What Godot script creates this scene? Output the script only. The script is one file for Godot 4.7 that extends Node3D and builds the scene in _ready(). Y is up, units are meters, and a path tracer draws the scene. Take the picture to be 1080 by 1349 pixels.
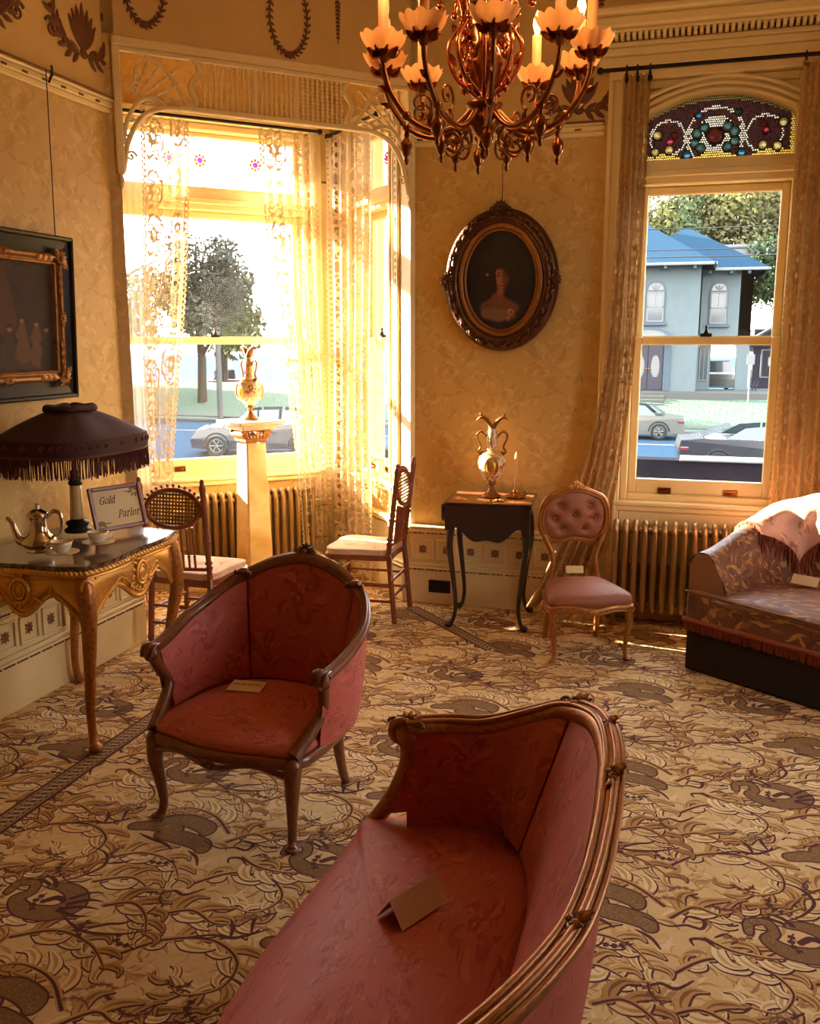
extends Node3D
# A Victorian gold parlour with a corner bay, seen from standing height.
const XL := -3.08      # left wall
const ZB := -5.90      # back wall
const XR := 2.0       # right wall
const OW := 1.787       # width of the bay opening
const BD := 1.27        # depth of the bay
const WX := 0.065       # middle of the window in the back wall
const TOP := 3.95       # ceiling
var BAY: Transform3D    # x along the opening, y up, z into the room

func _ready():
	var cam := Camera3D.new()
	cam.name = "camera"
	cam.fov = 57.87
	cam.near = 0.05
	cam.far = 400.0
	add_child(cam)
	cam.position = Vector3(0, 1.75, 0)
	cam.rotation_degrees = Vector3(-10.47, 16.8, 0)
	cam.current = true
	var env := Environment.new()
	var sky := Sky.new()
	var air := ProceduralSkyMaterial.new()
	air.sky_top_color = Color(0.78, 0.80, 0.83)
	air.sky_horizon_color = Color(0.95, 0.92, 0.87)
	air.ground_bottom_color = Color(0.34, 0.34, 0.34)
	air.ground_horizon_color = Color(0.6, 0.62, 0.64)
	air.sun_angle_max = 8.0
	sky.sky_material = air
	env.background_mode = Environment.BG_SKY
	env.sky = sky
	env.background_energy_multiplier = 12.5
	env.tonemap_mode = Environment.TONE_MAPPER_LINEAR
	env.tonemap_exposure = 1.42
	env.sdfgi_enabled = true
	env.ssao_enabled = true
	env.ssil_enabled = true
	var world := WorldEnvironment.new()
	world.name = "world"
	world.environment = env
	add_child(world)
	var sun := DirectionalLight3D.new()
	sun.name = "sun"
	add_child(sun)
	sun.basis = Basis.looking_at(Vector3(0.943, -0.309, 0.123).normalized())
	sun.light_color = Color(1.0, 0.92, 0.80)
	sun.light_energy = 19.0
	sun.light_angular_distance = 0.6
	sun.shadow_enabled = true
	BAY = Transform3D(Basis(Vector3(1, 0, -1).normalized(), Vector3.UP, Vector3(1, 0, 1).normalized()), Vector3(-3.035, 0, -4.612))
	make_materials()
	print("materials ", Time.get_ticks_msec())
	build_room()
	build_windows()
	build_curtains()
	print("room ", Time.get_ticks_msec())
	build_furniture()
	print("furniture ", Time.get_ticks_msec())
	build_exterior()
	print("outside ", Time.get_ticks_msec())

# ------------------------------------------------------------------ mesh builder
class MB:
	var st := SurfaceTool.new()
	var xf := Transform3D()
	var tint = null
	func _init(x := Transform3D()):
		st.begin(Mesh.PRIMITIVE_TRIANGLES)
		xf = x
	func flat(): st.set_smooth_group(-1)
	func soft(): st.set_smooth_group(0)
	func v(p: Vector3, uv := Vector2.ZERO):
		st.set_uv(uv)
		if tint != null: st.set_color(tint)
		st.add_vertex(xf * p)
	func tri(a, b, c, ua := Vector2.ZERO, ub := Vector2.ZERO, uc := Vector2.ZERO):
		v(a, ua); v(b, ub); v(c, uc)
	# polygon fan, turned so that its front looks along out
	func face(p: Array, out: Vector3, uv: Array = []):
		var n: Vector3 = (p[1] - p[0]).cross(p[2] - p[0])
		var flip := n.dot(out) > 0.0
		for i in range(1, p.size() - 1):
			var j := i + 1 if flip else i
			var k := i if flip else i + 1
			if uv.is_empty():
				tri(p[0], p[j], p[k])
			else:
				tri(p[0], p[j], p[k], uv[0], uv[j], uv[k])
	func box(c: Vector3, s: Vector3, b := Basis()):
		flat()
		var h := s / 2.0
		for ax in 3:
			for sg in [-1.0, 1.0]:
				var o := Vector3.ZERO
				o[ax] = sg * h[ax]
				var e := Vector3.ZERO
				var f := Vector3.ZERO
				e[(ax + 1) % 3] = h[(ax + 1) % 3]
				f[(ax + 2) % 3] = h[(ax + 2) % 3]
				var q := [o - e - f, o + e - f, o + e + f, o - e + f]
				var w := []
				var uv := []
				for p in q:
					w.append(c + b * p)
					var g: Vector3 = c + p
					uv.append(Vector2(g.z, -g.y) if ax == 0 else Vector2(g.x, g.z) if ax == 1 else Vector2(g.x, -g.y))
				face(w, b * o, uv)
	# box with chamfered edges
	func rbox(c: Vector3, s: Vector3, r := 0.006, b := Basis()):
		flat()
		var h := s / 2.0
		r = minf(r, minf(h.x, minf(h.y, h.z)) * 0.9)
		var pt := func(sg: Vector3, ax: int) -> Vector3:
			var p := Vector3(sg.x * (h.x - r), sg.y * (h.y - r), sg.z * (h.z - r))
			p[ax] = sg[ax] * h[ax]
			return c + b * p
		for ax in 3:
			var a1 := (ax + 1) % 3
			var a2 := (ax + 2) % 3
			for sg in [-1.0, 1.0]:
				var q := []
				var uv := []
				for k in [[-1, -1], [1, -1], [1, 1], [-1, 1]]:
					var d := Vector3.ZERO
					d[ax] = sg; d[a1] = k[0]; d[a2] = k[1]
					var p: Vector3 = pt.call(d, ax)
					q.append(p)
					uv.append(Vector2(p.z, -p.y) if ax == 0 else Vector2(p.x, p.z) if ax == 1 else Vector2(p.x, -p.y))
				var o := Vector3.ZERO
				o[ax] = sg
				face(q, b * o, uv)
			for s1 in [-1.0, 1.0]:
				for s2 in [-1.0, 1.0]:
					var d0 := Vector3.ZERO
					d0[a1] = s1; d0[a2] = s2
					var lo := d0; lo[ax] = -1
					var hi := d0; hi[ax] = 1
					face([pt.call(lo, a1), pt.call(hi, a1), pt.call(hi, a2), pt.call(lo, a2)], b * d0)
		for x in [-1.0, 1.0]:
			for y in [-1.0, 1.0]:
				for z in [-1.0, 1.0]:
					var d := Vector3(x, y, z)
					face([pt.call(d, 0), pt.call(d, 1), pt.call(d, 2)], b * d)
	# profile: Vector2(radius, height), turned about the local y axis through o
	func lathe(pr: Array, seg := 16, o := Vector3.ZERO, b := Basis(), squash := Vector2(1, 1)):
		soft()
		var n := pr.size()
		var ring := []
		var run := 0.0
		for i in n:
			var row := []
			if i: run += (pr[i] - pr[i - 1]).length()
			for j in seg + 1:
				var t := TAU * j / seg
				row.append([o + b * Vector3(cos(t) * pr[i].x * squash.x, pr[i].y, sin(t) * pr[i].x * squash.y), Vector2(float(j) / seg, run)])
			ring.append(row)
		for i in n - 1:
			for j in seg:
				var p = ring[i][j]; var q = ring[i][j + 1]; var r = ring[i + 1][j + 1]; var s = ring[i + 1][j]
				if pr[i].x > 1e-6: tri(p[0], q[0], r[0], p[1], q[1], r[1])
				if pr[i + 1].x > 1e-6: tri(p[0], r[0], s[0], p[1], r[1], s[1])
	func ball(c: Vector3, r: Vector3, seg := 10, rows := 6, b := Basis()):
		soft()
		var pr := []
		for i in rows + 1:
			var a := -PI / 2 + PI * i / rows
			pr.append(Vector2(cos(a) if i > 0 and i < rows else 0.0, sin(a)))
		lathe(pr, seg, c, b * Basis.from_scale(r))
	# tube along points; radius a number or one for each point; sec squashes the section (side, up)
	func tube(pts: Array, rad, seg := 8, cap := true, sec := Vector2(1, 1), up := Vector3.ZERO):
		soft()
		var n := pts.size()
		var rows := []
		var side := Vector3.ZERO
		var run := 0.0
		for i in n:
			var d: Vector3 = (pts[mini(i + 1, n - 1)] - pts[maxi(i - 1, 0)]).normalized()
			if up != Vector3.ZERO:
				side = d.cross(up).normalized()
			elif i == 0:
				side = d.cross(Vector3.UP if absf(d.y) < 0.9 else Vector3.RIGHT).normalized()
			else:
				side = (side - d * side.dot(d)).normalized()
			var nn := side.cross(d).normalized()
			var r: float = rad[i] if rad is Array else rad
			if i: run += (pts[i] - pts[i - 1]).length()
			var row := []
			for j in seg + 1:
				var t := TAU * j / seg
				row.append([pts[i] + (side * cos(t) * sec.x + nn * sin(t) * sec.y) * r, Vector2(float(j) / seg, run)])
			rows.append(row)
		for i in n - 1:
			for j in seg:
				var p = rows[i][j]; var q = rows[i][j + 1]; var r = rows[i + 1][j + 1]; var s = rows[i + 1][j]
				tri(p[0], r[0], q[0], p[1], r[1], q[1])
				tri(p[0], s[0], r[0], p[1], s[1], r[1])
		if cap:
			for e in [0, n - 1]:
				var out: Vector3 = (pts[0] - pts[1]) if e == 0 else (pts[n - 1] - pts[n - 2])
				var f := []
				for j in seg: f.append(rows[e][j][0])
				flat(); face(f, out); soft()
	# surface from f(u, v), u and v in 0..1
	func grid(nu: int, nv: int, f: Callable, us := 1.0, vs := 1.0, flip := false):
		soft()
		var p := []
		for i in nu + 1:
			var row := []
			for j in nv + 1:
				row.append(f.call(float(i) / nu, float(j) / nv))
			p.append(row)
		for i in nu:
			for j in nv:
				var a := Vector2(float(i) / nu * us, float(j) / nv * vs)
				var b := Vector2(float(i + 1) / nu * us, float(j) / nv * vs)
				var c := Vector2(float(i + 1) / nu * us, float(j + 1) / nv * vs)
				var d := Vector2(float(i) / nu * us, float(j + 1) / nv * vs)
				if flip:
					tri(p[i][j], p[i + 1][j + 1], p[i + 1][j], a, c, b); tri(p[i][j], p[i][j + 1], p[i + 1][j + 1], a, d, c)
				else:
					tri(p[i][j], p[i + 1][j], p[i + 1][j + 1], a, b, c); tri(p[i][j], p[i + 1][j + 1], p[i][j + 1], a, c, d)
	# outline in the local xy plane, from z0 to z1, with a chamfer of r on both faces
	func prism(poly: PackedVector2Array, z0: float, z1: float, b := Transform3D(), r := 0.0):
		flat()
		if Geometry2D.is_polygon_clockwise(poly): poly.reverse()
		var inner := poly
		if r > 0.0:
			var off := Geometry2D.offset_polygon(poly, -r)
			if off.size() == 1 and off[0].size() == poly.size():
				inner = off[0]
				var best := 0
				for i in inner.size():
					if inner[i].distance_squared_to(poly[0]) < inner[best].distance_squared_to(poly[0]): best = i
				var turned := PackedVector2Array()
				for i in inner.size(): turned.append(inner[(i + best) % inner.size()])
				inner = turned
			else:
				r = 0.0
		var t := Geometry2D.triangulate_polygon(inner)
		for i in range(0, t.size(), 3):
			for e in [[z1, Vector3(0, 0, 1)], [z0, Vector3(0, 0, -1)]]:
				var q := []
				var uv := []
				for k in 3:
					var w := inner[t[i + k]]
					q.append(b * Vector3(w.x, w.y, e[0]))
					uv.append(Vector2(w.x, -w.y))
				face(q, b.basis * e[1], uv)
		var n := poly.size()
		var run := 0.0
		for i in n:
			var p := poly[i]
			var q := poly[(i + 1) % n]
			var o := Vector3(q.y - p.y, p.x - q.x, 0)
			var l := p.distance_to(q)
			var za := minf(z0, z1) + r
			var zb := maxf(z0, z1) - r
			face([b * Vector3(p.x, p.y, za), b * Vector3(q.x, q.y, za), b * Vector3(q.x, q.y, zb), b * Vector3(p.x, p.y, zb)], b.basis * o, [Vector2(run, za), Vector2(run + l, za), Vector2(run + l, zb), Vector2(run, zb)])
			if r > 0.0:
				var pi := inner[i]
				var qi := inner[(i + 1) % n]
				face([b * Vector3(p.x, p.y, zb), b * Vector3(q.x, q.y, zb), b * Vector3(qi.x, qi.y, zb + r), b * Vector3(pi.x, pi.y, zb + r)], b.basis * (o + Vector3(0, 0, l)))
				face([b * Vector3(p.x, p.y, za), b * Vector3(q.x, q.y, za), b * Vector3(qi.x, qi.y, za - r), b * Vector3(pi.x, pi.y, za - r)], b.basis * (o - Vector3(0, 0, l)))
			run += l
	func mesh() -> ArrayMesh:
		st.generate_normals()
		st.index()
		return st.commit()

# ------------------------------------------------------------------ nodes
var taken := {}
func numbered(called: String) -> String:
	taken[called] = taken.get(called, -1) + 1
	return called if taken[called] == 0 else "%s_%03d" % [called, taken[called]]
func tag(o: Node, label: String, category: String, group := "") -> Node:
	o.set_meta("label", label)
	o.set_meta("category", category)
	if group != "": o.set_meta("group", group)
	return o
func thing(called: String, label: String, category: String, at := Vector3.ZERO, turn := 0.0, group := "") -> Node3D:
	var o := Node3D.new()
	o.name = numbered(called)
	add_child(o)
	o.position = at
	o.rotation.y = deg_to_rad(turn)
	tag(o, label, category, group)
	return o
func part(mb, called: String, m: Material, parent: Node = null) -> MeshInstance3D:
	var o := MeshInstance3D.new()
	o.mesh = mb.mesh() if mb is MB else mb
	o.material_override = m
	if parent == null:
		o.name = numbered(called)
		add_child(o)
	else:
		o.name = called
		parent.add_child(o, true)
	return o
func struct(mb, called: String, m: Material, parent: Node = null) -> MeshInstance3D:
	var o := part(mb, called, m, parent)
	if parent == null: o.set_meta("kind", "structure")
	return o
func copy(o: Node3D, label := "", at = null, turn = null) -> Node3D:
	var base: String = o.name
	var re := RegEx.create_from_string("_\\d{3}$")
	var c: Node3D = o.duplicate()
	c.name = numbered(re.sub(base, ""))
	add_child(c)
	if label != "": c.set_meta("label", label)
	if at != null: c.position = at
	if turn != null: c.rotation.y = deg_to_rad(turn)
	return c

# ------------------------------------------------------------------ curves
func spline(c: Array, n: int, closed := false) -> Array:
	var out := []
	var k := c.size()
	var segs := k if closed else k - 1
	for i in n + (0 if closed else 1):
		var t := float(i) / n * segs
		var s := mini(int(t), segs - 1)
		var f := t - s
		var p0 = c[posmod(s - 1, k)] if closed else c[maxi(s - 1, 0)]
		var p1 = c[s % k]
		var p2 = c[(s + 1) % k]
		var p3 = c[(s + 2) % k] if closed else c[mini(s + 2, k - 1)]
		out.append(0.5 * (2.0 * p1 + (p2 - p0) * f + (2.0 * p0 - 5.0 * p1 + 4.0 * p2 - p3) * f * f + (3.0 * p1 - p0 - 3.0 * p2 + p3) * f * f * f))
	return out
func v2(a: Array) -> Array:
	var o := []
	for i in range(0, a.size(), 2): o.append(Vector2(a[i], a[i + 1]))
	return o
func v3(a: Array) -> Array:
	var o := []
	for i in range(0, a.size(), 3): o.append(Vector3(a[i], a[i + 1], a[i + 2]))
	return o
func along(c: Array, t: float):
	var f := clampf(t, 0, 1) * (c.size() - 1)
	var i := mini(int(f), c.size() - 2)
	return c[i].lerp(c[i + 1], f - i) if not (c[i] is float) else lerpf(c[i], c[i + 1], f - i)
func radii(c: Array, n: int) -> Array:
	var o := []
	for i in n + 1: o.append(along(c, float(i) / n))
	return o
# cabriole leg from the rail down to the floor, bowed towards out
func cabriole(mb: MB, top: Vector3, foot: Vector3, out: Vector3, r: float, bow := 1.0, seg := 8):
	var h := top.y - foot.y
	var at := func(k: float, o: float) -> Vector3: return Vector3(lerpf(top.x, foot.x, k), top.y - h * k, lerpf(top.z, foot.z, k)) + out * o * h * bow
	var p := spline([at.call(0.0, 0.0), at.call(0.12, 0.035), at.call(0.3, 0.05), at.call(0.55, 0.0), at.call(0.8, -0.045), at.call(0.93, -0.025), at.call(0.985, 0.02)], 18)
	mb.tube(p, radii([r * 1.25, r * 1.3, r * 1.05, r * 0.8, r * 0.62, r * 0.6, r * 0.85], 18), seg)
	mb.ball(at.call(0.972, 0.03), Vector3(r, h * 0.028, r) * 1.0, 8, 5)
# spiral scroll of tube in the plane of b
func scroll(mb: MB, c: Vector3, r: float, turns: float, thick: float, b := Basis(), start := 0.0, seg := 6):
	var p := []
	var rr := []
	var n := int(14 * turns) + 4
	for i in n + 1:
		var t := float(i) / n
		var a := start + TAU * turns * t
		var q := r * (1.0 - 0.85 * t)
		p.append(c + b * Vector3(cos(a) * q, sin(a) * q, 0))
		rr.append(thick * (1.0 - 0.4 * t))
	mb.tube(p, rr, seg)
	mb.ball(p[n], Vector3.ONE * thick * 1.3, 6, 4)
# flat pointed leaf lying on the plane of b, root at c, along angle a
func leaf(mb: MB, c: Vector3, a: float, l: float, w: float, b := Basis(), lift := 0.25):
	mb.soft()
	var d := b * Vector3(cos(a), sin(a), 0)
	var s := b * Vector3(-sin(a), cos(a), 0)
	var z := b * Vector3(0, 0, 1)
	var q := []
	for k in [[0.0, 0.25], [0.3, 0.9], [0.55, 1.0], [0.8, 0.6], [1.0, 0.02]]:
		q.append([c + d * l * k[0] + s * w * k[1] * 0.5, c + d * l * k[0] + z * w * lift * (0.4 + k[1]), c + d * l * k[0] - s * w * k[1] * 0.5])
	for i in 4:
		mb.face([q[i][0], q[i + 1][0], q[i + 1][1], q[i][1]], z)
		mb.face([q[i][1], q[i + 1][1], q[i + 1][2], q[i][2]], z)
# stuffed cushion over a closed plan outline (Vector2 x, z): sides from y0 up to y1, crown above
func cushion(mb: MB, ring: Array, y0: float, y1: float, crown: float, us := 1.0, ctr = null):
	var c := Vector2.ZERO
	for p in ring: c += p / ring.size()
	if ctr != null: c = ctr
	var n := ring.size()
	mb.grid(n, 12, func(u: float, v: float):
		var p: Vector2 = ring[int(round(u * n)) % n]
		var k: float
		var y: float
		if v < 0.34:
			var t: float = v / 0.34
			k = 0.97 + 0.045 * sin(t * PI)
			y = lerpf(y0, y1, t)
		else:
			var t: float = (v - 0.34) / 0.66
			k = lerpf(0.97, 0.0, t)
			y = y1 + crown * (1.0 - pow(1.0 - t, 2.2))
		var q := c + (p - c) * k
		return Vector3(q.x, y, q.y), us, us, true)

# ------------------------------------------------------------------ colours and pictures
func rgb8(r, g, b) -> Color: return Color8(r, g, b)
var made := {}
func mat(called: String, c: Color, rough := 0.6, metal := 0.0, opt := {}) -> StandardMaterial3D:
	if made.has(called): return made[called]
	var m := StandardMaterial3D.new()
	m.resource_name = called
	m.albedo_color = c
	m.roughness = rough
	m.metallic = metal
	if opt.has("tex"):
		m.albedo_texture = opt.tex
	if opt.has("scale"): m.uv1_scale = Vector3(opt.scale.x, opt.scale.y, 1) if opt.scale is Vector2 else opt.scale
	if opt.has("tri"):
		m.uv1_triplanar = true
		m.uv1_scale = Vector3.ONE * opt.tri
	if opt.has("bump"):
		m.heightmap_enabled = true
		m.heightmap_texture = opt.bump
		m.heightmap_scale = opt.get("bump_scale", 0.3)
	if opt.has("back"):
		m.backlight_enabled = true
		m.backlight = opt.back
	if opt.has("alpha"): m.transparency = opt.alpha
	if opt.has("scissor"): m.alpha_scissor_threshold = opt.scissor
	if opt.has("rim"):
		m.rim_enabled = true
		m.rim = opt.rim
		m.rim_tint = 0.6
	if opt.has("coat"):
		m.clearcoat_enabled = true
		m.clearcoat = opt.coat
		m.clearcoat_roughness = 0.25
	if opt.has("glow"):
		m.emission_enabled = true
		m.emission = opt.get("glow_color", c)
		m.emission_energy_multiplier = opt.glow
	if opt.has("vc"): m.vertex_color_use_as_albedo = true
	m.cull_mode = BaseMaterial3D.CULL_DISABLED
	made[called] = m
	return m
func noise_image(size: int, freq: float, octaves := 3, sd := 1, kind := FastNoiseLite.TYPE_SIMPLEX_SMOOTH) -> Image:
	var f := FastNoiseLite.new()
	f.seed = sd
	f.frequency = freq
	f.noise_type = kind
	f.fractal_octaves = octaves
	return f.get_seamless_image(size, size)
# noise run through colours
func ramp_texture(im: Image, cols: Array) -> ImageTexture:
	var g := Gradient.new()
	g.offsets = PackedFloat32Array(range(cols.size()).map(func(i): return float(i) / (cols.size() - 1)))
	g.colors = PackedColorArray(cols)
	var lut := []
	for i in 256: lut.append(g.sample(i / 255.0))
	im.convert(Image.FORMAT_L8)
	var src := im.get_data()
	var w := im.get_width()
	var out := PackedByteArray()
	out.resize(src.size() * 3)
	for i in src.size():
		var c: Color = lut[src[i]]
		out[i * 3] = c.r8
		out[i * 3 + 1] = c.g8
		out[i * 3 + 2] = c.b8
	return ImageTexture.create_from_image(Image.create_from_data(w, im.get_height(), false, Image.FORMAT_RGB8, out))
# brush that paints on a repeating picture; drop shifts each next column of repeats
class Paint:
	var im: Image
	var w: int
	var h: int
	var drop := 0
	func _init(ww: int, hh: int, bg: Color, shift := 0, fmt := Image.FORMAT_RGB8):
		w = ww; h = hh; drop = shift
		im = Image.create(w, h, false, fmt)
		im.fill(bg)
	func span(x: int, y: int, l: int, c: Color):
		var col := floori(float(x) / w)
		var xx := posmod(x, w)
		var first := mini(l, w - xx)
		im.fill_rect(Rect2i(xx, posmod(y - col * drop, h), first, 1), c)
		if first < l: span(x + first, y, l - first, c)
	func dot(x: float, y: float, r: float, c: Color):
		var n := int(ceil(r))
		for j in range(-n, n + 1):
			var q := r * r - j * j
			if q < 0: continue
			var e := int(sqrt(q))
			span(int(x) - e, int(y) + j, e * 2 + 1, c)
	func line(p: Array, rad: Array, c: Color, extra := 0.0):
		var n := p.size()
		for i in n - 1:
			var a: Vector2 = p[i]
			var b: Vector2 = p[i + 1]
			var d := a.distance_to(b)
			var k := maxi(1, int(d / 2.0))
			for j in k:
				var t := float(j) / k
				var f := (i + t) / (n - 1) * (rad.size() - 1)
				var m := mini(int(f), rad.size() - 2)
				dot(lerpf(a.x, b.x, t), lerpf(a.y, b.y, t), lerpf(rad[m], rad[m + 1], f - m) + extra, c)
	func texture() -> ImageTexture: return ImageTexture.create_from_image(im)

# ------------------------------------------------------------------ textures
func grain(im: Image, amount: int, sd := 5):
	var d := im.get_data()
	var r := RandomNumberGenerator.new()
	r.seed = sd
	var n := PackedInt32Array()
	for i in 4099: n.append(r.randi_range(-amount, amount))
	var step := 4 if im.get_format() == Image.FORMAT_RGBA8 else 3
	var j := 0
	for i in range(0, d.size(), step):
		var k := n[j % 4099]
		j += 1
		if j % 613 == 0: j += 7
		d[i] = clampi(d[i] + k, 0, 255)
		d[i + 1] = clampi(d[i + 1] + k, 0, 255)
		d[i + 2] = clampi(d[i + 2] + k, 0, 255)
	im.set_data(im.get_width(), im.get_height(), false, im.get_format(), d)

func carpet_texture() -> ImageTexture:
	var W := 832
	var H := 1024
	var p := Paint.new(W, H, rgb8(220, 188, 130), H / 2)
	var r := RandomNumberGenerator.new()
	r.seed = 11
	var dark := rgb8(84, 36, 34)
	var S := func(a: Array) -> Array:
		var o := []
		for i in range(0, a.size(), 2): o.append(Vector2(a[i] * W, a[i + 1] * H))
		return spline(o, o.size() * 8)
	# feathery tone-on-tone ground
	for i in 460:
		var c := Vector2(r.randf() * W, r.randf() * H)
		var a := r.randf() * TAU
		var q := []
		for k in 7:
			q.append(c)
			c += Vector2.from_angle(a) * 17.0
			a += r.randf_range(-0.1, 0.55)
		p.line(q, [1.0, r.randf_range(4, 11), 1.5], [rgb8(230, 204, 152), rgb8(206, 168, 106), rgb8(188, 146, 86), rgb8(214, 180, 120), rgb8(172, 128, 74)][i % 5])
	# acanthus leaves: a curving spine with lobes curling off both sides
	var leaves := [
		[0.0, 0.82, 0.14, 0.70, 0.32, 0.66, 0.47, 0.73, 0.48, 0.85, 0.36, 0.91, 0.27, 0.86], [0.05, 0.40, 0.18, 0.30, 0.36, 0.30, 0.46, 0.39, 0.40, 0.49, 0.28, 0.48], [0.55, 0.33, 0.70, 0.26, 0.88, 0.29, 1.02, 0.38], [1.0, 0.56, 0.86, 0.46, 0.70, 0.43, 0.59, 0.48],
		[0.56, 0.86, 0.70, 0.78, 0.87, 0.80, 0.98, 0.90], [0.10, 0.97, 0.26, 1.03, 0.45, 1.00, 0.56, 0.93], [0.02, 0.60, 0.14, 0.54, 0.27, 0.58, 0.38, 0.56], [0.63, 0.99, 0.77, 0.93, 0.92, 0.99], [0.78, 0.10, 0.88, 0.06, 0.98, 0.11, 1.05, 0.2], [0.03, 0.12, 0.12, 0.04, 0.22, 0.06, 0.30, 0.01], [0.16, 0.20, 0.26, 0.24, 0.40, 0.245, 0.52, 0.21]]
	for li in leaves.size():
		var q: Array = S.call(leaves[li])
		var fill: Color = [rgb8(196, 152, 86), rgb8(208, 168, 104), rgb8(180, 134, 72)][li % 3]
		var pale: Color = [rgb8(232, 206, 152), rgb8(236, 214, 166), rgb8(218, 186, 128)][li % 3]
		var deep: Color = [rgb8(140, 94, 48), rgb8(150, 104, 54), rgb8(126, 82, 42)][li % 3]
		var n := q.size()
		var step := 6
		for i in range(n - 3, 0, -step):
			var t := float(i) / n
			var w := lerpf(86.0, 44.0, t) * (0.5 if t < 0.12 else 1.0)
			var d: Vector2 = (q[mini(i + 2, n - 1)] - q[maxi(i - 2, 0)]).normalized()
			for sd in [-1.0, 1.0]:
				var o: Vector2 = d.orthogonal() * sd
				var lobe := spline([q[i], q[i] + d * w * 0.35 + o * w * 0.55, q[i] + d * w * 1.0 + o * w * 0.85, q[i] + d * w * 1.55 + o * w * (0.55 if i % 12 else 0.9)], 10)
				var rad := [w * 0.2, w * 0.30, w * 0.20, 1.5]
				p.line(lobe.map(func(e): return e + Vector2(3, 4)), rad, dark, 3.5)
				p.line(lobe, rad, fill if sd > 0 else pale)
				p.line(lobe.slice(1, 10), [1.5, w * 0.1, 1.5], deep if sd > 0 else fill)
		p.line(q, [14.0, 12.0, 8.0, 3.0], fill)
		p.line(q.map(func(e): return e + Vector2(2, 3)), [6.0, 5.0, 3.5, 1.5], dark)
	# dark stippled blobs
	var olive := rgb8(132, 96, 52)
	var blobs := [
		[[0.33, 0.13, 0.335, 0.075, 0.40, 0.06, 0.425, 0.11, 0.40, 0.155, 0.48, 0.20, 0.60, 0.19, 0.655, 0.13, 0.62, 0.075, 0.54, 0.05, 0.48, 0.06], [12, 16, 16, 16, 22, 34, 40, 40, 34, 24, 10]],
		[[0.54, 0.62, 0.63, 0.595, 0.74, 0.60], [26, 34, 34]],
		[[0.66, 0.545, 0.76, 0.525, 0.87, 0.55, 0.90, 0.59], [24, 42, 40, 18]],
		[[0.70, 0.65, 0.80, 0.645, 0.92, 0.665, 0.955, 0.70], [22, 42, 38, 22]],
	]
	for b in blobs: b[1] = b[1].map(func(e): return e * 1.0)
	for b in blobs: p.line(S.call(b[0]), b[1], dark, 7.0)
	for b in blobs: p.line(S.call(b[0]), b[1], olive)
	for b in blobs:
		var q: Array = S.call(b[0])
		for i in 260:
			var t := r.randf()
			var w: float = along(b[1].map(func(e): return float(e)), t)
			var c: Vector2 = along(q, t) + Vector2.from_angle(r.randf() * TAU) * w * sqrt(r.randf()) * 0.85
			p.dot(c.x, c.y, 2.0, rgb8(164, 132, 84) if i % 3 else rgb8(110, 78, 46))
	for b in [[[0.62, 0.16, 0.70, 0.13, 0.78, 0.125], [10, 8, 1]], [[0.63, 0.13, 0.70, 0.09, 0.765, 0.085], [10, 8, 1]], [[0.62, 0.10, 0.67, 0.055, 0.73, 0.04], [9, 7, 1]], [[0.62, 0.17, 0.71, 0.18, 0.77, 0.165], [9, 7, 1]], [[0.50, 0.055, 0.46, 0.02, 0.40, 0.005], [9, 8, 2]], [[0.46, 0.05, 0.41, 0.035, 0.37, 0.04], [8, 8, 2]], [[0.52, 0.14, 0.56, 0.11, 0.60, 0.12], [12, 14, 10]], [[0.60, 0.665, 0.68, 0.685, 0.76, 0.70, 0.82, 0.73], [5, 8, 9, 3]]]:
		p.line(S.call(b[0]), b[1], dark)
	p.line(S.call([0.60, 0.67, 0.65, 0.70, 0.73, 0.715]), [4, 14, 5], rgb8(206, 182, 136))
	# vines and tendrils
	for b in [
		[0.66, 0.19, 0.80, 0.24, 0.95, 0.22, 1.06, 0.17], [0.80, 0.235, 0.86, 0.19, 0.92, 0.17, 0.95, 0.145],
		[0.50, 0.56, 0.40, 0.63, 0.30, 0.64, 0.20, 0.68], [0.45, 0.60, 0.42, 0.53, 0.45, 0.50, 0.49, 0.47], [0.38, 0.635, 0.36, 0.585, 0.33, 0.55],
		[0.48, 0.80, 0.56, 0.83, 0.60, 0.90, 0.55, 0.98, 0.47, 1.04], [0.60, 0.88, 0.66, 0.86, 0.70, 0.83],
		[0.08, 0.14, 0.10, 0.10, 0.16, 0.11, 0.15, 0.155, 0.09, 0.15, 0.02, 0.17, -0.08, 0.14], [0.20, 0.19, 0.24, 0.165, 0.28, 0.185, 0.26, 0.21],
		[0.20, 0.24, 0.16, 0.21, 0.11, 0.22, 0.12, 0.25], [0.12, 0.42, 0.06, 0.47, 0.0, 0.46, -0.06, 0.50], [0.90, 0.72, 0.96, 0.75, 1.0, 0.80]]:
		p.line(S.call(b), [3.0, 7.5, 6.0, 3.0], dark)
	# small sprigs: a curling stem with leaflets
	for i in 13:
		var c := Vector2(r.randf() * W, r.randf() * H)
		var a := r.randf() * TAU
		var bend := r.randf_range(0.15, 0.4) * (1 if i % 2 else -1)
		var q := []
		for k in 9:
			q.append(c)
			if k % 2 == 1:
				for w in [-1.0, 1.0]:
					var d := Vector2.from_angle(a + w * 0.9)
					p.line([c, c + d * 9, c + d.rotated(-w * 0.5) * 20], [3.0, 5.5, 1.0], [dark, rgb8(158, 118, 70), rgb8(128, 84, 52)][i % 3])
			c += Vector2.from_angle(a) * 13.0
			a += bend
		p.line(q, [3.0, 4.0, 2.0], dark if i % 3 != 1 else rgb8(120, 78, 52))
	grain(p.im, 13)
	return p.texture()

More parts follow.
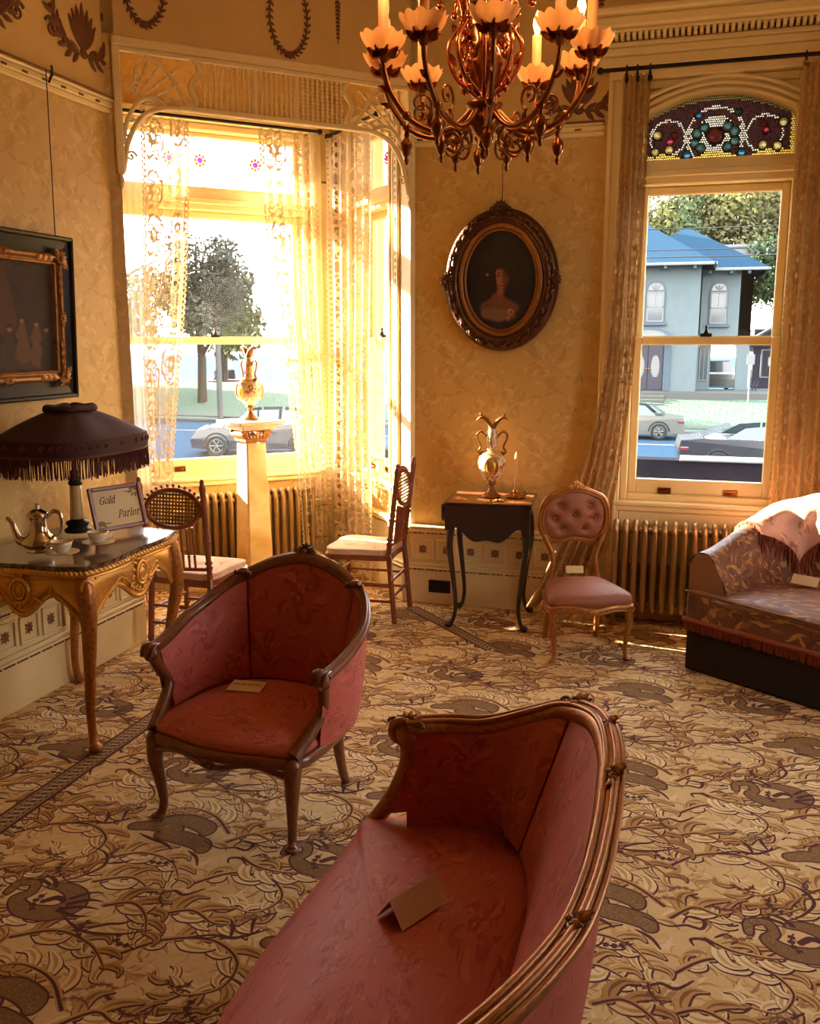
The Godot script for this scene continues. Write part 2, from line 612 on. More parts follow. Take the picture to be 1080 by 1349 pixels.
func border_texture() -> ImageTexture:
	var p := Paint.new(128, 96, rgb8(150, 118, 76))
	for y in [[0, 12], [84, 12], [38, 20]]: p.im.fill_rect(Rect2i(0, y[0], 128, y[1]), rgb8(84, 44, 38))
	for k in 4:
		p.line([Vector2(k * 32 + 4, 38), Vector2(k * 32 + 16, 58)], [5, 5], rgb8(196, 170, 122))
		p.dot(k * 32 + 20, 24, 6, rgb8(84, 44, 38))
		p.dot(k * 32 + 4, 72, 6, rgb8(84, 44, 38))
	grain(p.im, 12)
	return p.texture()

# tone-on-tone damask: flower heads, leaves and curling stems in half drop
func damask(size: int, bg: Color, cols: Array, sd: int, amount := 8, blotch := 60) -> ImageTexture:
	var p := Paint.new(size, size, bg, size / 2)
	var r := RandomNumberGenerator.new()
	r.seed = sd
	var s := size / 512.0
	for i in blotch:
		var c := Vector2(r.randf(), r.randf()) * size
		var a := r.randf() * TAU
		var q := []
		for k in 6:
			q.append(c); c += Vector2.from_angle(a) * 13.0 * s; a += r.randf_range(-0.5, 0.7)
		p.line(q, [1.0, r.randf_range(4, 10) * s, 1.0], cols[i % cols.size()])
	for f in [[0.5, 0.28, 1.0], [0.14, 0.70, 0.7], [0.84, 0.78, 0.6]]:
		var c := Vector2(f[0], f[1]) * size
		for k in 9:
			var a := TAU * k / 9 + r.randf() * 0.5
			var b: Vector2 = c + Vector2.from_angle(a) * 60 * s * f[2]
			var q := []
			var turn := r.randf_range(0.12, 0.34) * (1 if k % 2 else -1)
			for j in 9:
				q.append(b); b += Vector2.from_angle(a) * 12 * s * f[2]; a += turn
			p.line(q, [4 * s, 17 * s * f[2], 12 * s * f[2], 2 * s], cols[(k + 1) % cols.size()])
		for k in 22:
			var b: Vector2 = c + Vector2.from_angle(r.randf() * TAU) * 52 * s * f[2] * sqrt(r.randf())
			p.dot(b.x, b.y, r.randf_range(8, 20) * s * f[2], cols[k % cols.size()] if k % 4 else bg)
	grain(p.im, amount, sd)
	return p.texture()

func lattice_texture() -> ImageTexture:
	var p := Paint.new(128, 128, rgb8(190, 124, 80))
	for k in range(-128, 256, 16):
		p.line([Vector2(k, 0), Vector2(k + 128, 128)], [2.6, 2.6], rgb8(124, 66, 48))
		p.line([Vector2(k, 0), Vector2(k - 128, 128)], [2.2, 2.2], rgb8(148, 86, 60))
	grain(p.im, 10)
	return p.texture()

# lace: net with round eyes, scallops and flower sprays; alpha holds the holes
func lace_texture(fill: float, open: float) -> ImageTexture:
	var S := 512
	var thread := Color(0.87, 0.79, 0.66, 1)
	var net := Color(0.88, 0.80, 0.66, fill)
	var hole := Color(0.9, 0.8, 0.62, open)
	var p := Paint.new(S, S, net, 0, Image.FORMAT_RGBA8)
	var r := RandomNumberGenerator.new()
	r.seed = 21
	for k in range(0, S, 8):
		p.line([Vector2(0, k), Vector2(S, k)], [0.5, 0.5], Color(0.88, 0.80, 0.66, maxf(fill, 0.55)))
		p.line([Vector2(k, 0), Vector2(k, S)], [0.5, 0.5], Color(0.88, 0.80, 0.66, maxf(fill, 0.55)))
	for f in [[128, 110, 1.0], [384, 300, 1.1], [120, 380, 0.9], [390, 60, 0.7]]:
		var c := Vector2(f[0], f[1])
		for k in 8:
			var d := Vector2.from_angle(TAU * k / 8)
			p.line([c + d * 20 * f[2], c + d * 62 * f[2]], [12 * f[2], 24 * f[2]], thread)
			p.dot(c.x + d.x * 58 * f[2], c.y + d.y * 58 * f[2], 15 * f[2], hole)
			p.line([c + d * 92 * f[2], c + d.rotated(0.4) * 112 * f[2], c + d.rotated(0.9) * 108 * f[2]], [5, 11, 3], thread)
		p.dot(c.x, c.y, 26 * f[2], thread)
		p.dot(c.x, c.y, 14 * f[2], hole)
	for i in 80:
		var c := Vector2(r.randf(), r.randf()) * S
		p.dot(c.x, c.y, 10, thread)
		p.dot(c.x, c.y, 6, hole)
	# scalloped edge along both sides
	for e in [0, S - 46]:
		p.im.fill_rect(Rect2i(e, 0, 46, S), thread)
		for k in 16:
			p.dot(e + 23, k * 32 + 16, 9, hole)
			p.dot(e + (6 if e == 0 else 40), k * 32, 7, hole)
	return p.texture()

func cane_texture() -> ImageTexture:
	var p := Paint.new(64, 64, Color(0.44, 0.30, 0.16, 1), 0, Image.FORMAT_RGBA8)
	for x in 4:
		for y in 4: p.dot(x * 16 + 8, y * 16 + 8, 4.6, Color(0.4, 0.3, 0.2, 0))
	return p.texture()

func portrait_texture() -> ImageTexture:
	var p := Paint.new(384, 512, rgb8(26, 20, 18))
	var r := RandomNumberGenerator.new()
	r.seed = 3
	for i in 160:
		var c := Vector2(r.randf() * 384, r.randf() * 512)
		p.dot(c.x, c.y, r.randf_range(14, 50), rgb8(22 + r.randi() % 14, 17 + r.randi() % 9, 15 + r.randi() % 8))
	# dark dress, shoulders, neck, head turned aside, hair, flower held at the breast
	p.line([Vector2(90, 505), Vector2(190, 420), Vector2(300, 500)], [60, 95, 70], rgb8(34, 22, 20))
	p.line([Vector2(110, 392), Vector2(180, 372), Vector2(262, 392)], [30, 42, 26], rgb8(104, 64, 42))
	p.line([Vector2(112, 420), Vector2(180, 430), Vector2(246, 424)], [26, 34, 20], rgb8(120, 88, 58))
	p.line([Vector2(174, 350), Vector2(180, 286)], [34, 24], rgb8(112, 66, 44))
	p.line([Vector2(184, 300), Vector2(192, 240), Vector2(186, 196)], [26, 40, 38], rgb8(134, 78, 54))
	p.line([Vector2(206, 292), Vector2(222, 240), Vector2(206, 190)], [12, 14, 14], rgb8(92, 50, 38))
	p.line([Vector2(150, 300), Vector2(142, 220), Vector2(176, 168), Vector2(220, 172), Vector2(238, 226)], [22, 24, 30, 26, 14], rgb8(36, 20, 16))
	p.im.resize(30, 40, Image.INTERPOLATE_LANCZOS)
	p.im.resize(384, 512, Image.INTERPOLATE_CUBIC)
	p.line([Vector2(178, 214), Vector2(186, 262), Vector2(196, 290)], [15, 17, 9], rgb8(142, 86, 60))
	for e in [[180, 232], [210, 230]]:
		p.line([Vector2(e[0] - 8, e[1]), Vector2(e[0] + 8, e[1])], [3, 3], rgb8(30, 16, 14))
		p.line([Vector2(e[0] - 10, e[1] - 12), Vector2(e[0] + 9, e[1] - 13)], [2, 2], rgb8(60, 32, 24))
	p.line([Vector2(199, 236), Vector2(203, 262), Vector2(194, 266)], [2.5, 3.5, 2], rgb8(96, 52, 38))
	p.line([Vector2(184, 284), Vector2(207, 283)], [3, 3], rgb8(112, 38, 34))
	for f in [[242, 412, 17, 168, 110, 84], [232, 446, 12, 156, 104, 86], [262, 440, 10, 120, 60, 50], [120, 226, 9, 150, 84, 74]]:
		p.dot(f[0], f[1], f[2], rgb8(f[3], f[4], f[5]))
		p.dot(f[0] + 3, f[1] + 3, f[2] * 0.45, rgb8(f[3] - 50, f[4] - 40, f[5] - 36))
	p.im.resize(96, 128, Image.INTERPOLATE_LANCZOS)
	p.im.resize(384, 512, Image.INTERPOLATE_CUBIC)
	grain(p.im, 4)
	return p.texture()

func group_painting_texture() -> ImageTexture:
	var p := Paint.new(512, 448, rgb8(40, 26, 22))
	var r := RandomNumberGenerator.new()
	r.seed = 8
	for i in 240:
		var c := Vector2(r.randf() * 512, r.randf() * 448)
		var g := 1.0 - c.y / 900.0
		p.dot(c.x, c.y, r.randf_range(10, 44), rgb8(int(46 * g) + r.randi() % 16, int(29 * g) + r.randi() % 10, int(24 * g) + r.randi() % 8))
	p.line([Vector2(0, 400), Vector2(260, 380), Vector2(512, 410)], [40, 46, 40], rgb8(62, 42, 30))
	p.line([Vector2(250, 60), Vector2(270, 240)], [40, 60], rgb8(70, 36, 30))
	for f in [[60, 250], [150, 270], [215, 230], [290, 262], [350, 226], [420, 240], [470, 262]]:
		var dress: Color = [rgb8(88, 58, 40), rgb8(38, 26, 26), rgb8(126, 92, 62), rgb8(52, 40, 36), rgb8(104, 76, 56), rgb8(44, 34, 34), rgb8(112, 84, 54)][int(f[0]) % 7]
		var c := Vector2(f[0], f[1])
		p.line([c + Vector2(0, 34), c + Vector2(4, 90), c + Vector2(0, 150)], [16, 24, 38], dress)
		p.line([c + Vector2(-8, 44), c + Vector2(-30, 70), c + Vector2(-14, 92)], [7, 6, 5], dress)
		p.dot(c.x, c.y + 10, 12, rgb8(138, 92, 66))
		p.line([c + Vector2(-10, 2), c + Vector2(0, -4), c + Vector2(10, 4)], [6, 7, 6], rgb8(40, 24, 18))
	p.im.resize(64, 56, Image.INTERPOLATE_LANCZOS)
	p.im.resize(512, 448, Image.INTERPOLATE_CUBIC)
	grain(p.im, 5)
	return p.texture()

func foliage_cols(a: Color, b: Color, c: Color, sd: int) -> ImageTexture:
	return ramp_texture(noise_image(128, 0.03, 3, sd), [a, b, c])
var M := {}
func make_materials():
	var AL := BaseMaterial3D.TRANSPARENCY_ALPHA
	var n1 := noise_image(256, 0.02, 4, 4)
	var fine := noise_image(256, 0.12, 3, 9)
	var fine_t := ImageTexture.create_from_image(fine)
	var soft_t := ImageTexture.create_from_image(n1)
	M.carpet = mat("carpet", Color.WHITE, 0.95, 0, {tex = carpet_texture(), bump = fine_t, bump_scale = 0.12})
	M.border = mat("carpet_border", Color.WHITE, 0.95, 0, {tex = border_texture()})
	M.paper = mat("damask_wallpaper", Color.WHITE, 0.55, 0, {tex = damask(512, rgb8(199, 162, 93), [rgb8(187, 150, 82), rgb8(209, 175, 109), rgb8(193, 155, 87)], 31, 4, 90), scale = Vector2(1.7, 1.7)})
	M.plaster = mat("gold_plaster", Color.WHITE, 0.75, 0, {tex = ramp_texture(noise_image(128, 0.02, 3, 6), [rgb8(206, 170, 108), rgb8(214, 178, 116)]), scale = Vector2(1.2, 1.2)})
	M.ceiling = mat("cream_ceiling", rgb8(206, 180, 128), 0.85)
	M.cream = mat("cream_paint", Color.WHITE, 0.45, 0, {tex = ramp_texture(noise_image(128, 0.02, 3, 16), [rgb8(226, 202, 144), rgb8(234, 212, 158)]), scale = Vector2(1.5, 1.5)})
	M.stencil = mat("brown_stencil", rgb8(112, 66, 40), 0.7)
	M.rosette = mat("brown_rosette", rgb8(136, 90, 54), 0.7)
	M.dash = mat("brown_line", rgb8(110, 70, 36), 0.6)
	M.rose = mat("rose_damask", Color.WHITE, 0.58, 0, {tex = damask(512, rgb8(196, 94, 80), [rgb8(172, 72, 62), rgb8(206, 108, 92), rgb8(182, 80, 69)], 41, 6), scale = Vector2(1, 1), rim = 0.15})
	M.brocade = mat("sofa_brocade", Color.WHITE, 0.55, 0, {tex = damask(512, rgb8(112, 66, 42), [rgb8(170, 120, 64), rgb8(136, 86, 50), rgb8(92, 52, 36), rgb8(180, 132, 72)], 51, 10, 150), scale = Vector2(1, 1), rim = 0.12})
	M.lattice = mat("lattice_silk", Color.WHITE, 0.55, 0, {tex = lattice_texture(), scale = Vector2(1, 1), rim = 0.05})
	M.cushion = mat("pale_cushion", Color.WHITE, 0.8, 0, {tex = damask(256, rgb8(226, 192, 162), [rgb8(214, 178, 148), rgb8(232, 202, 174)], 61, 5), rim = 0.2})
	M.lace = mat("ecru_lace", Color.WHITE, 0.8, 0, {tex = lace_texture(0.32, 0.10), alpha = AL, back = Color(0.6, 0.56, 0.5)})
	M.lace_dense = mat("brown_lace", rgb8(206, 176, 130), 0.8, 0, {tex = lace_texture(0.72, 0.45), alpha = AL, back = Color(0.5, 0.45, 0.36)})
	M.sheer = mat("sheer_voile", Color(0.93, 0.88, 0.78, 0.35), 0.9, 0, {alpha = AL, back = Color(0.95, 0.92, 0.85)})
	M.wood = mat("walnut", Color.WHITE, 0.32, 0, {tex = ramp_texture(noise_image(256, 0.015, 4, 71), [rgb8(96, 48, 26), rgb8(132, 74, 40), rgb8(108, 56, 30)]), scale = Vector2(1, 3), coat = 0.4})
	M.wood_red = mat("red_mahogany", Color.WHITE, 0.35, 0, {tex = ramp_texture(noise_image(256, 0.02, 4, 72), [rgb8(120, 58, 36), rgb8(152, 78, 46)]), scale = Vector2(1, 3), coat = 0.3})
	M.gilt_wood = mat("gilded_walnut", Color.WHITE, 0.36, 0.45, {tex = ramp_texture(noise_image(256, 0.03, 4, 73), [rgb8(120, 66, 30), rgb8(182, 118, 52), rgb8(140, 82, 38)]), scale = Vector2(1, 3)})
	M.gilt = mat("gold_leaf", Color.WHITE, 0.34, 0.65, {tex = ramp_texture(noise_image(256, 0.04, 4, 74), [rgb8(176, 116, 44), rgb8(226, 172, 84), rgb8(204, 148, 66)]), scale = Vector2(1, 2)})
	M.gilt_dark = mat("aged_gold", Color.WHITE, 0.4, 0.55, {tex = ramp_texture(noise_image(256, 0.05, 4, 75), [rgb8(92, 54, 28), rgb8(158, 106, 52), rgb8(120, 74, 36)]), scale = Vector2(1, 2)})
	M.black_wood = mat("ebonised_wood", rgb8(34, 24, 22), 0.22, 0, {coat = 0.6})
	M.black = mat("black_lacquer", rgb8(30, 25, 24), 0.3, 0, {coat = 0.4})
	M.inlay = mat("inlaid_top", Color.WHITE, 0.12, 0, {tex = ramp_texture(noise_image(256, 0.02, 4, 76), [rgb8(120, 68, 38), rgb8(168, 108, 62)]), scale = Vector2(2, 2), coat = 1.0})
	M.marble_dark = mat("brown_marble", Color.WHITE, 0.12, 0, {tex = ramp_texture(noise_image(256, 0.03, 5, 77), [rgb8(70, 46, 34), rgb8(116, 84, 60), rgb8(60, 40, 32), rgb8(136, 104, 78)]), scale = Vector2(2, 2), coat = 0.8})
	M.onyx = mat("honey_onyx", Color.WHITE, 0.3, 0, {tex = ramp_texture(noise_image(256, 0.012, 4, 78), [rgb8(214, 176, 108), rgb8(232, 202, 146), rgb8(206, 160, 88)]), scale = Vector2(1, 1), coat = 0.5})
	M.marble = mat("pale_marble", Color.WHITE, 0.3, 0, {tex = ramp_texture(noise_image(256, 0.015, 5, 79), [rgb8(222, 206, 178), rgb8(236, 224, 200), rgb8(208, 186, 152)]), scale = Vector2(2, 2)})
	M.brass = mat("polished_brass", rgb8(206, 148, 70), 0.2, 1.0)
	M.brass_dark = mat("aged_brass", rgb8(150, 92, 46), 0.28, 1.0)
	M.copper = mat("copper_rose", rgb8(198, 118, 78), 0.22, 1.0)
	M.silver = mat("polished_silver", rgb8(206, 190, 172), 0.12, 1.0)
	M.iron = mat("radiator_bronze", rgb8(160, 128, 82), 0.38, 0.7)
	M.dark_iron = mat("dark_iron", rgb8(36, 30, 28), 0.5, 0.6)
	M.porcelain = mat("gilt_porcelain", Color.WHITE, 0.25, 0.1, {tex = damask(256, rgb8(216, 190, 150), [rgb8(158, 108, 68), rgb8(228, 208, 172), rgb8(130, 80, 50)], 81, 6), scale = Vector2(2, 5), coat = 0.6})
	M.china = mat("white_china", rgb8(222, 208, 184), 0.2, 0, {coat = 0.6})
	M.wax = mat("candle_wax", rgb8(226, 206, 168), 0.45, 0, {back = Color(0.6, 0.45, 0.3)})
	M.candle_tan = mat("candle_sleeve", rgb8(206, 160, 100), 0.5, 0, {back = Color(0.7, 0.5, 0.3)})
	M.frost = mat("amber_glass_petal", rgb8(214, 150, 98), 0.35, 0, {back = Color(0.9, 0.66, 0.42)})
	M.bulb = mat("bulb_glow", Color(1, 0.82, 0.5), 0.4, 0, {glow = 9.0, glow_color = Color(1, 0.78, 0.42)})
	M.bulb_off = mat("clear_bulb", Color(1, 0.9, 0.75, 0.25), 0.05, 0, {alpha = AL})
	M.glass = mat("window_glass", Color(0.95, 0.97, 1, 0.04), 0.02, 0, {alpha = AL})
	M.glass.metallic_specular = 0.15
	M.card = mat("cream_card", rgb8(232, 206, 158), 0.8)
	M.card_white = mat("pale_card", rgb8(226, 204, 192), 0.8)
	M.ink = mat("brown_ink", rgb8(66, 44, 32), 0.8)
	M.shade = mat("maroon_silk_shade", rgb8(60, 26, 25), 0.85, 0, {})
	M.fringe = mat("maroon_fringe", rgb8(86, 38, 30), 0.8)
	M.rust_fringe = mat("rust_fringe", rgb8(142, 68, 46), 0.85, 0, {rim = 0.3})
	M.throw = mat("rose_throw", Color.WHITE, 0.7, 0, {tex = damask(512, rgb8(226, 176, 152), [rgb8(206, 140, 112), rgb8(236, 196, 170), rgb8(196, 126, 100)], 91, 6), scale = Vector2(1, 1), rim = 0.3})
	M.skirt = mat("black_base_cloth", rgb8(34, 27, 26), 0.9)
	M.cane = mat("woven_cane", Color.WHITE, 0.6, 0, {tex = cane_texture(), alpha = BaseMaterial3D.TRANSPARENCY_ALPHA_SCISSOR, scissor = 0.5, scale = Vector2(9, 9)})
	M.canvas_oval = mat("oval_portrait_canvas", Color.WHITE, 0.7, 0, {tex = portrait_texture()})
	M.canvas_group = mat("group_scene_canvas", Color.WHITE, 0.8, 0, {tex = group_painting_texture()})
	M.gilt_deep = mat("bronzed_gold", Color.WHITE, 0.32, 0.6, {tex = ramp_texture(noise_image(256, 0.05, 4, 175), [rgb8(48, 28, 20), rgb8(92, 56, 34), rgb8(62, 36, 24)]), scale = Vector2(1, 2)})
	M.frame_black = mat("black_frame", rgb8(30, 23, 22), 0.34, 0, {coat = 0.15})
	M.frame_black.metallic_specular = 0.25
	M.vent = mat("black_vent", rgb8(24, 20, 20), 0.5)

# ------------------------------------------------------------------ room
func slab(b: MB, x0, x1, y0, y1, z0, z1):
	b.box(Vector3(x0 + x1, y0 + y1, z0 + z1) / 2.0, Vector3(absf(x1 - x0), absf(y1 - y0), absf(z1 - z0)))
func strip(b: MB, x0, x1, y0, y1, z0, z1, r := 0.006):
	b.rbox(Vector3(x0 + x1, y0 + y1, z0 + z1) / 2.0, Vector3(absf(x1 - x0), absf(y1 - y0), absf(z1 - z0)), r)

func build_room():
	# floor slab and the carpet sewn from strips, each dropped by half a repeat
	var b := MB.new()
	slab(b, -6.0, 2.9, -0.3, -0.012, -7.6, 2.9)
	struct(b, "floor", M.dash)
	b = MB.new()
	b.flat()
	for i in range(-6, 5):
		var x := i * 0.76 + 0.0
		var dv := 0.5 * i
		var p := [Vector3(x, 0, -7.4), Vector3(x + 0.76, 0, -7.4), Vector3(x + 0.76, 0, 2.8), Vector3(x, 0, 2.8)]
		var uv := []
		for q in p: uv.append(Vector2((q.x - x) / 0.76, q.z / 0.94 + dv))
		b.face(p, Vector3.UP, uv)
	slab(b, -4.56, 2.8, -0.011, -0.001, -7.4, 2.8)
	var fl := struct(b, "floor_carpet", M.carpet)
	fl.position.y = 0.0
	# woven border lines of the carpet
	var lines := [[Vector3(-2.35, 0, 2.8), Vector3(-2.35, 0, -4.35), 0.10], [Vector3(-1.72, 0, -5.72), Vector3(-1.02, 0, -5.02), 0.09], [Vector3(-2.95, 0, -4.75), Vector3(-2.35, 0, -4.15), 0.09]]
	for l in lines:
		b = MB.new()
		b.flat()
		var d: Vector3 = (l[1] - l[0]).normalized()
		var s: Vector3 = d.cross(Vector3.UP) * l[2] / 2.0
		var n: float = (l[1] - l[0]).length() / 0.13
		var y := Vector3(0, 0.002, 0)
		b.face([l[0] - s + y, l[1] - s + y, l[1] + s + y, l[0] + s + y], Vector3.UP, [Vector2(0, 0), Vector2(n, 0), Vector2(n, 1), Vector2(0, 1)])
		for e in [-1.0, 1.0]: b.face([l[0] + s * e + y, l[1] + s * e + y, l[1] + s * e, l[0] + s * e], s * e)
		part(b, "border_line", M.border, fl)
	# ceiling
	b = MB.new()
	slab(b, -6.0, 2.9, TOP, TOP + 0.25, -7.6, 2.9)
	struct(b, "ceiling", M.ceiling)
	# left wall
	b = MB.new()
	slab(b, XL - 0.25, XL, 0, 2.98, -4.612, 2.85)
	var wl := struct(b, "wall_left", M.paper)
	b = MB.new()
	slab(b, XL - 0.25, XL, 2.98, TOP, -4.612, 2.85)
	part(b, "frieze", M.plaster, wl)
	picture_rail(Transform3D(Basis(Vector3(0, 0, -1), Vector3.UP, Vector3(1, 0, 0)), Vector3(XL, 0, 2.6)), 7.2, wl)
	# walls behind the camera and on the right
	b = MB.new()
	slab(b, XR, XR + 0.25, 0, TOP, ZB - 0.25, -3.85)
	slab(b, XR, XR + 0.25, 0, TOP, -2.95, 2.85)
	for z in [-3.85]:
		slab(b, XR, XR + 0.25, 0, 0.76, z, z + 0.9)
		slab(b, XR, XR + 0.25, 3.24, TOP, z, z + 0.9)
	struct(b, "wall_right", M.paper)
	b = MB.new()
	slab(b, XL, XR, 0, TOP, 2.6, 2.85)
	struct(b, "wall_front", M.paper)
	# back wall round its window
	var x0 := BAY * Vector3(OW, 0, 0)
	b = MB.new()
	slab(b, x0.x, WX - 0.47, 0, 2.98, ZB - 0.25, ZB)
	slab(b, WX + 0.47, XR, 0, 2.98, ZB - 0.25, ZB)
	slab(b, WX - 0.47, WX + 0.47, 0, 0.76, ZB - 0.25, ZB)
	var wb := struct(b, "wall_back", M.paper)
	b = MB.new()
	slab(b, x0.x, WX - 0.47, 2.98, TOP, ZB - 0.25, ZB)
	slab(b, WX + 0.47, XR, 2.98, TOP, ZB - 0.25, ZB)
	slab(b, WX - 0.47, WX + 0.47, 3.24, TOP, ZB - 0.25, ZB)
	part(b, "frieze", M.plaster, wb)
	picture_rail(Transform3D(Basis(), Vector3(x0.x, 0, ZB)), WX - 0.64 - x0.x, wb)
	picture_rail(Transform3D(Basis(), Vector3(WX + 0.64, 0, ZB)), XR - WX - 0.64, wb)
	# corner bay: header over the opening, three walls
	b = MB.new(BAY)
	slab(b, -0.2, OW + 0.2, 3.35, TOP, -0.2, 0.0)
	var wh := struct(b, "wall_bay_header", M.plaster)
	b = MB.new(BAY)
	slab(b, -0.3, 0.0, 0, TOP, -BD - 0.25, 0.0)
	struct(b, "wall_bay_left", M.paper)
	b = MB.new(BAY)
	slab(b, OW, OW + 0.3, 0, TOP, -0.22, 0.0)
	struct(b, "wall_bay_jamb", M.cream)
	b = MB.new(BAY)
	slab(b, 1.85, 2.1, 0, TOP, -0.38, -0.22)
	slab(b, 1.85, 2.1, 0, TOP, -BD - 0.25, -1.02)
	slab(b, 1.85, 2.1, 0, 0.76, -1.02, -0.38)
	slab(b, 1.85, 2.1, 3.24, TOP, -1.02, -0.38)
	struct(b, "wall_bay_right", M.paper)
	b = MB.new(BAY)
	slab(b, 0.0, 0.16, 0, TOP, -BD - 0.25, -BD)
	slab(b, 1.62, 1.85, 0, TOP, -BD - 0.25, -BD)
	slab(b, 0.16, 1.62, 0, 0.76, -BD - 0.25, -BD)
	slab(b, 0.16, 1.62, 3.24, TOP, -BD - 0.25, -BD)
	var wc := struct(b, "wall_bay", M.paper)
	picture_rail(BAY * Transform3D(Basis(), Vector3(1.70, -0.12, -BD)), 0.15, wc)
	picture_rail(BAY * Transform3D(Basis(Vector3(0, 0, -1), Vector3.UP, Vector3(1, 0, 0)), Vector3(0, -0.12, 0)), BD, wc)
	# wainscot
	wainscot("baseboard_left", Transform3D(Basis(Vector3(0, 0, -1), Vector3.UP, Vector3(1, 0, 0)), Vector3(XL, 0, -1.4)), 3.205, true)
	var bb := wainscot("baseboard_back", Transform3D(Basis(), Vector3(x0.x, 0, ZB)), WX - 0.65 - x0.x, true)
	b = MB.new()
	b.rbox(Vector3(-1.555, 0.125, ZB + 0.066), Vector3(0.15, 0.085, 0.012), 0.003)
	for k in 5: b.box(Vector3(-1.555, 0.095 + k * 0.015, ZB + 0.074), Vector3(0.13, 0.006, 0.006))
	part(b, "floor_vent", M.vent, bb).set_meta("label", "black vent plate")
	wainscot("baseboard_bay", BAY * Transform3D(Basis(), Vector3(0, 0, -BD)), 1.85, false)
	wainscot("baseboard_bay_side", BAY * Transform3D(Basis(Vector3(0, 0, 1), Vector3.UP, Vector3(-1, 0, 0)), Vector3(1.85, 0, -BD)), 1.0, false)
	wainscot("baseboard_jamb", BAY * Transform3D(Basis(Vector3(0, 0, 1), Vector3.UP, Vector3(-1, 0, 0)), Vector3(OW, 0, -0.22)), 0.22, false)
	# painted ornaments of the frieze, raised like plaster
	var L := Transform3D(Basis(Vector3(0, 0, -1), Vector3.UP, Vector3(1, 0, 0)), Vector3(XL + 0.004, 0, 0))
	anthemion(wl, L, Vector2(4.40, 3.20), 0.31)
	anthemion(wl, L, Vector2(3.66, 3.20), 0.31)
	anthemion(wl, L, Vector2(2.9, 3.20), 0.31)
	drop(wl, L, Vector2(3.98, 3.72), 0.36)
	var Hd := BAY * Transform3D(Basis(), Vector3(0, 0, 0.004))
	wreath(wh, Hd, Vector2(0.17, 3.66), Vector2(0.115, 0.24))
	wreath(wh, Hd, Vector2(0.99, 3.58), Vector2(0.115, 0.2))
	drop(wh, Hd, Vector2(1.30, 3.72), 0.22)
	var Bk := Transform3D(Basis(), Vector3(0, 0, ZB + 0.004))
	anthemion(wb, Bk, Vector2(-0.73, 3.10), 0.30)
	wreath(wb, Bk, Vector2(-1.3, 3.6), Vector2(0.11, 0.2))
	drop(wb, Bk, Vector2(-0.62, 3.75), 0.26)

func picture_rail(x: Transform3D, l: float, parent: Node):
	var b := MB.new(x)
	strip(b, 0, l, 2.945, 2.975, 0, 0.016)
	strip(b, 0, l, 2.975, 3.005, 0, 0.026)
	strip(b, 0, l, 3.005, 3.022, 0, 0.04)
	var o := part(b, "picture_rail", M.cream, parent)
	b = MB.new(x)
	strip(b, 0, l, 3.016, 3.03, 0, 0.046, 0.004)
	part(b, "dark_moulding", M.dash, o)
	b = MB.new(x)
	var n := int(l / 0.14)
	for i in n:
		for k in 3: b.ball(Vector3(0.05 + i * 0.14 + k * 0.013, 2.985, 0.027), Vector3(0.008, 0.007, 0.004), 6, 4)
	if n:
		part(b, "painted_dashes", M.dash, o).set_meta("kind", "stuff")

func wainscot(called: String, x: Transform3D, l: float, panels: bool) -> Node3D:
	var b := MB.new(x)
	strip(b, 0, l, 0, 0.235, 0, 0.06)
	strip(b, 0, l, 0.235, 0.25, 0, 0.064)
	strip(b, 0, l, 0.25, 0.275, 0, 0.052)
	strip(b, 0, l, 0.275, 0.46, 0, 0.03, 0.002)
	strip(b, 0, l, 0.46, 0.485, 0, 0.045)
	strip(b, 0, l, 0.485, 0.515, 0, 0.06)
	strip(b, 0, l, 0.515, 0.535, 0, 0.072)
	var o := struct(b, called, M.cream)
	b = MB.new(x)
	for i in int(l / 0.03):
		for yy in [0.231, 0.481]: slab(b, i * 0.03 + 0.004, i * 0.03 + (0.026 if i % 3 else 0.014), yy, yy + 0.008, 0.05, 0.066 if yy < 0.4 else 0.0612)
	part(b, "dashed_line", M.dash, o).set_meta("kind", "stuff")
	if panels:
		var fm := MB.new()
		for s in [-1, 1]:
			strip(fm, s * 0.058, s * 0.07, -0.07, 0.07, 0, 0.012, 0.003)
			strip(fm, -0.07, 0.07, s * 0.058, s * 0.07, 0, 0.012, 0.003)
		var mesh1 := fm.mesh()
		var fr := MB.new()
		for k in 8: leaf(fr, Vector3(cos(TAU * k / 8) * 0.008, sin(TAU * k / 8) * 0.008, 0.002), TAU * k / 8, 0.036 if k % 2 else 0.03, 0.018)
		fr.ball(Vector3(0, 0, 0.003), Vector3(0.008, 0.008, 0.004), 8, 4)
		var mesh2 := fr.mesh()
		for i in int(l / 0.165):
			var p := part(mesh1, "panel", M.cream, o)
			p.transform = x * Transform3D(Basis(), Vector3(0.09 + i * 0.165, 0.368, 0.03))
			part(mesh2, "rosette", M.rosette, p).scale = Vector3(0.8, 0.8, 1)
	return o

func wreath(parent: Node, x: Transform3D, c: Vector2, r: Vector2):
	var b := MB.new(x)
	var p := []
	for i in 37: p.append(Vector3(c.x + cos(TAU * i / 36) * r.x, c.y + sin(TAU * i / 36) * r.y, 0))
	b.tube(p, 0.006, 5, false, Vector2(1, 1))
	for i in 34:
		var a := TAU * i / 34
		var q := Vector3(c.x + cos(a) * r.x, c.y + sin(a) * r.y, 0.002)
		for s in [-1, 1]: leaf(b, q, atan2(cos(a) * r.y, -sin(a) * r.x) + s * 0.75, 0.034, 0.014)
	b.ball(Vector3(c.x, c.y - r.y, 0), Vector3(0.022, 0.02, 0.008), 8, 4)
	for s in [-1.0, 1.0]:
		var k := []
		for t in 18: k.append(Vector3(c.x + s * (0.02 + t * 0.016), c.y + r.y + 0.03 + sin(t * 0.75) * 0.035, 0))
		b.tube(k, 0.007, 5)
	part(b, "wreath_ornament", M.stencil, parent)
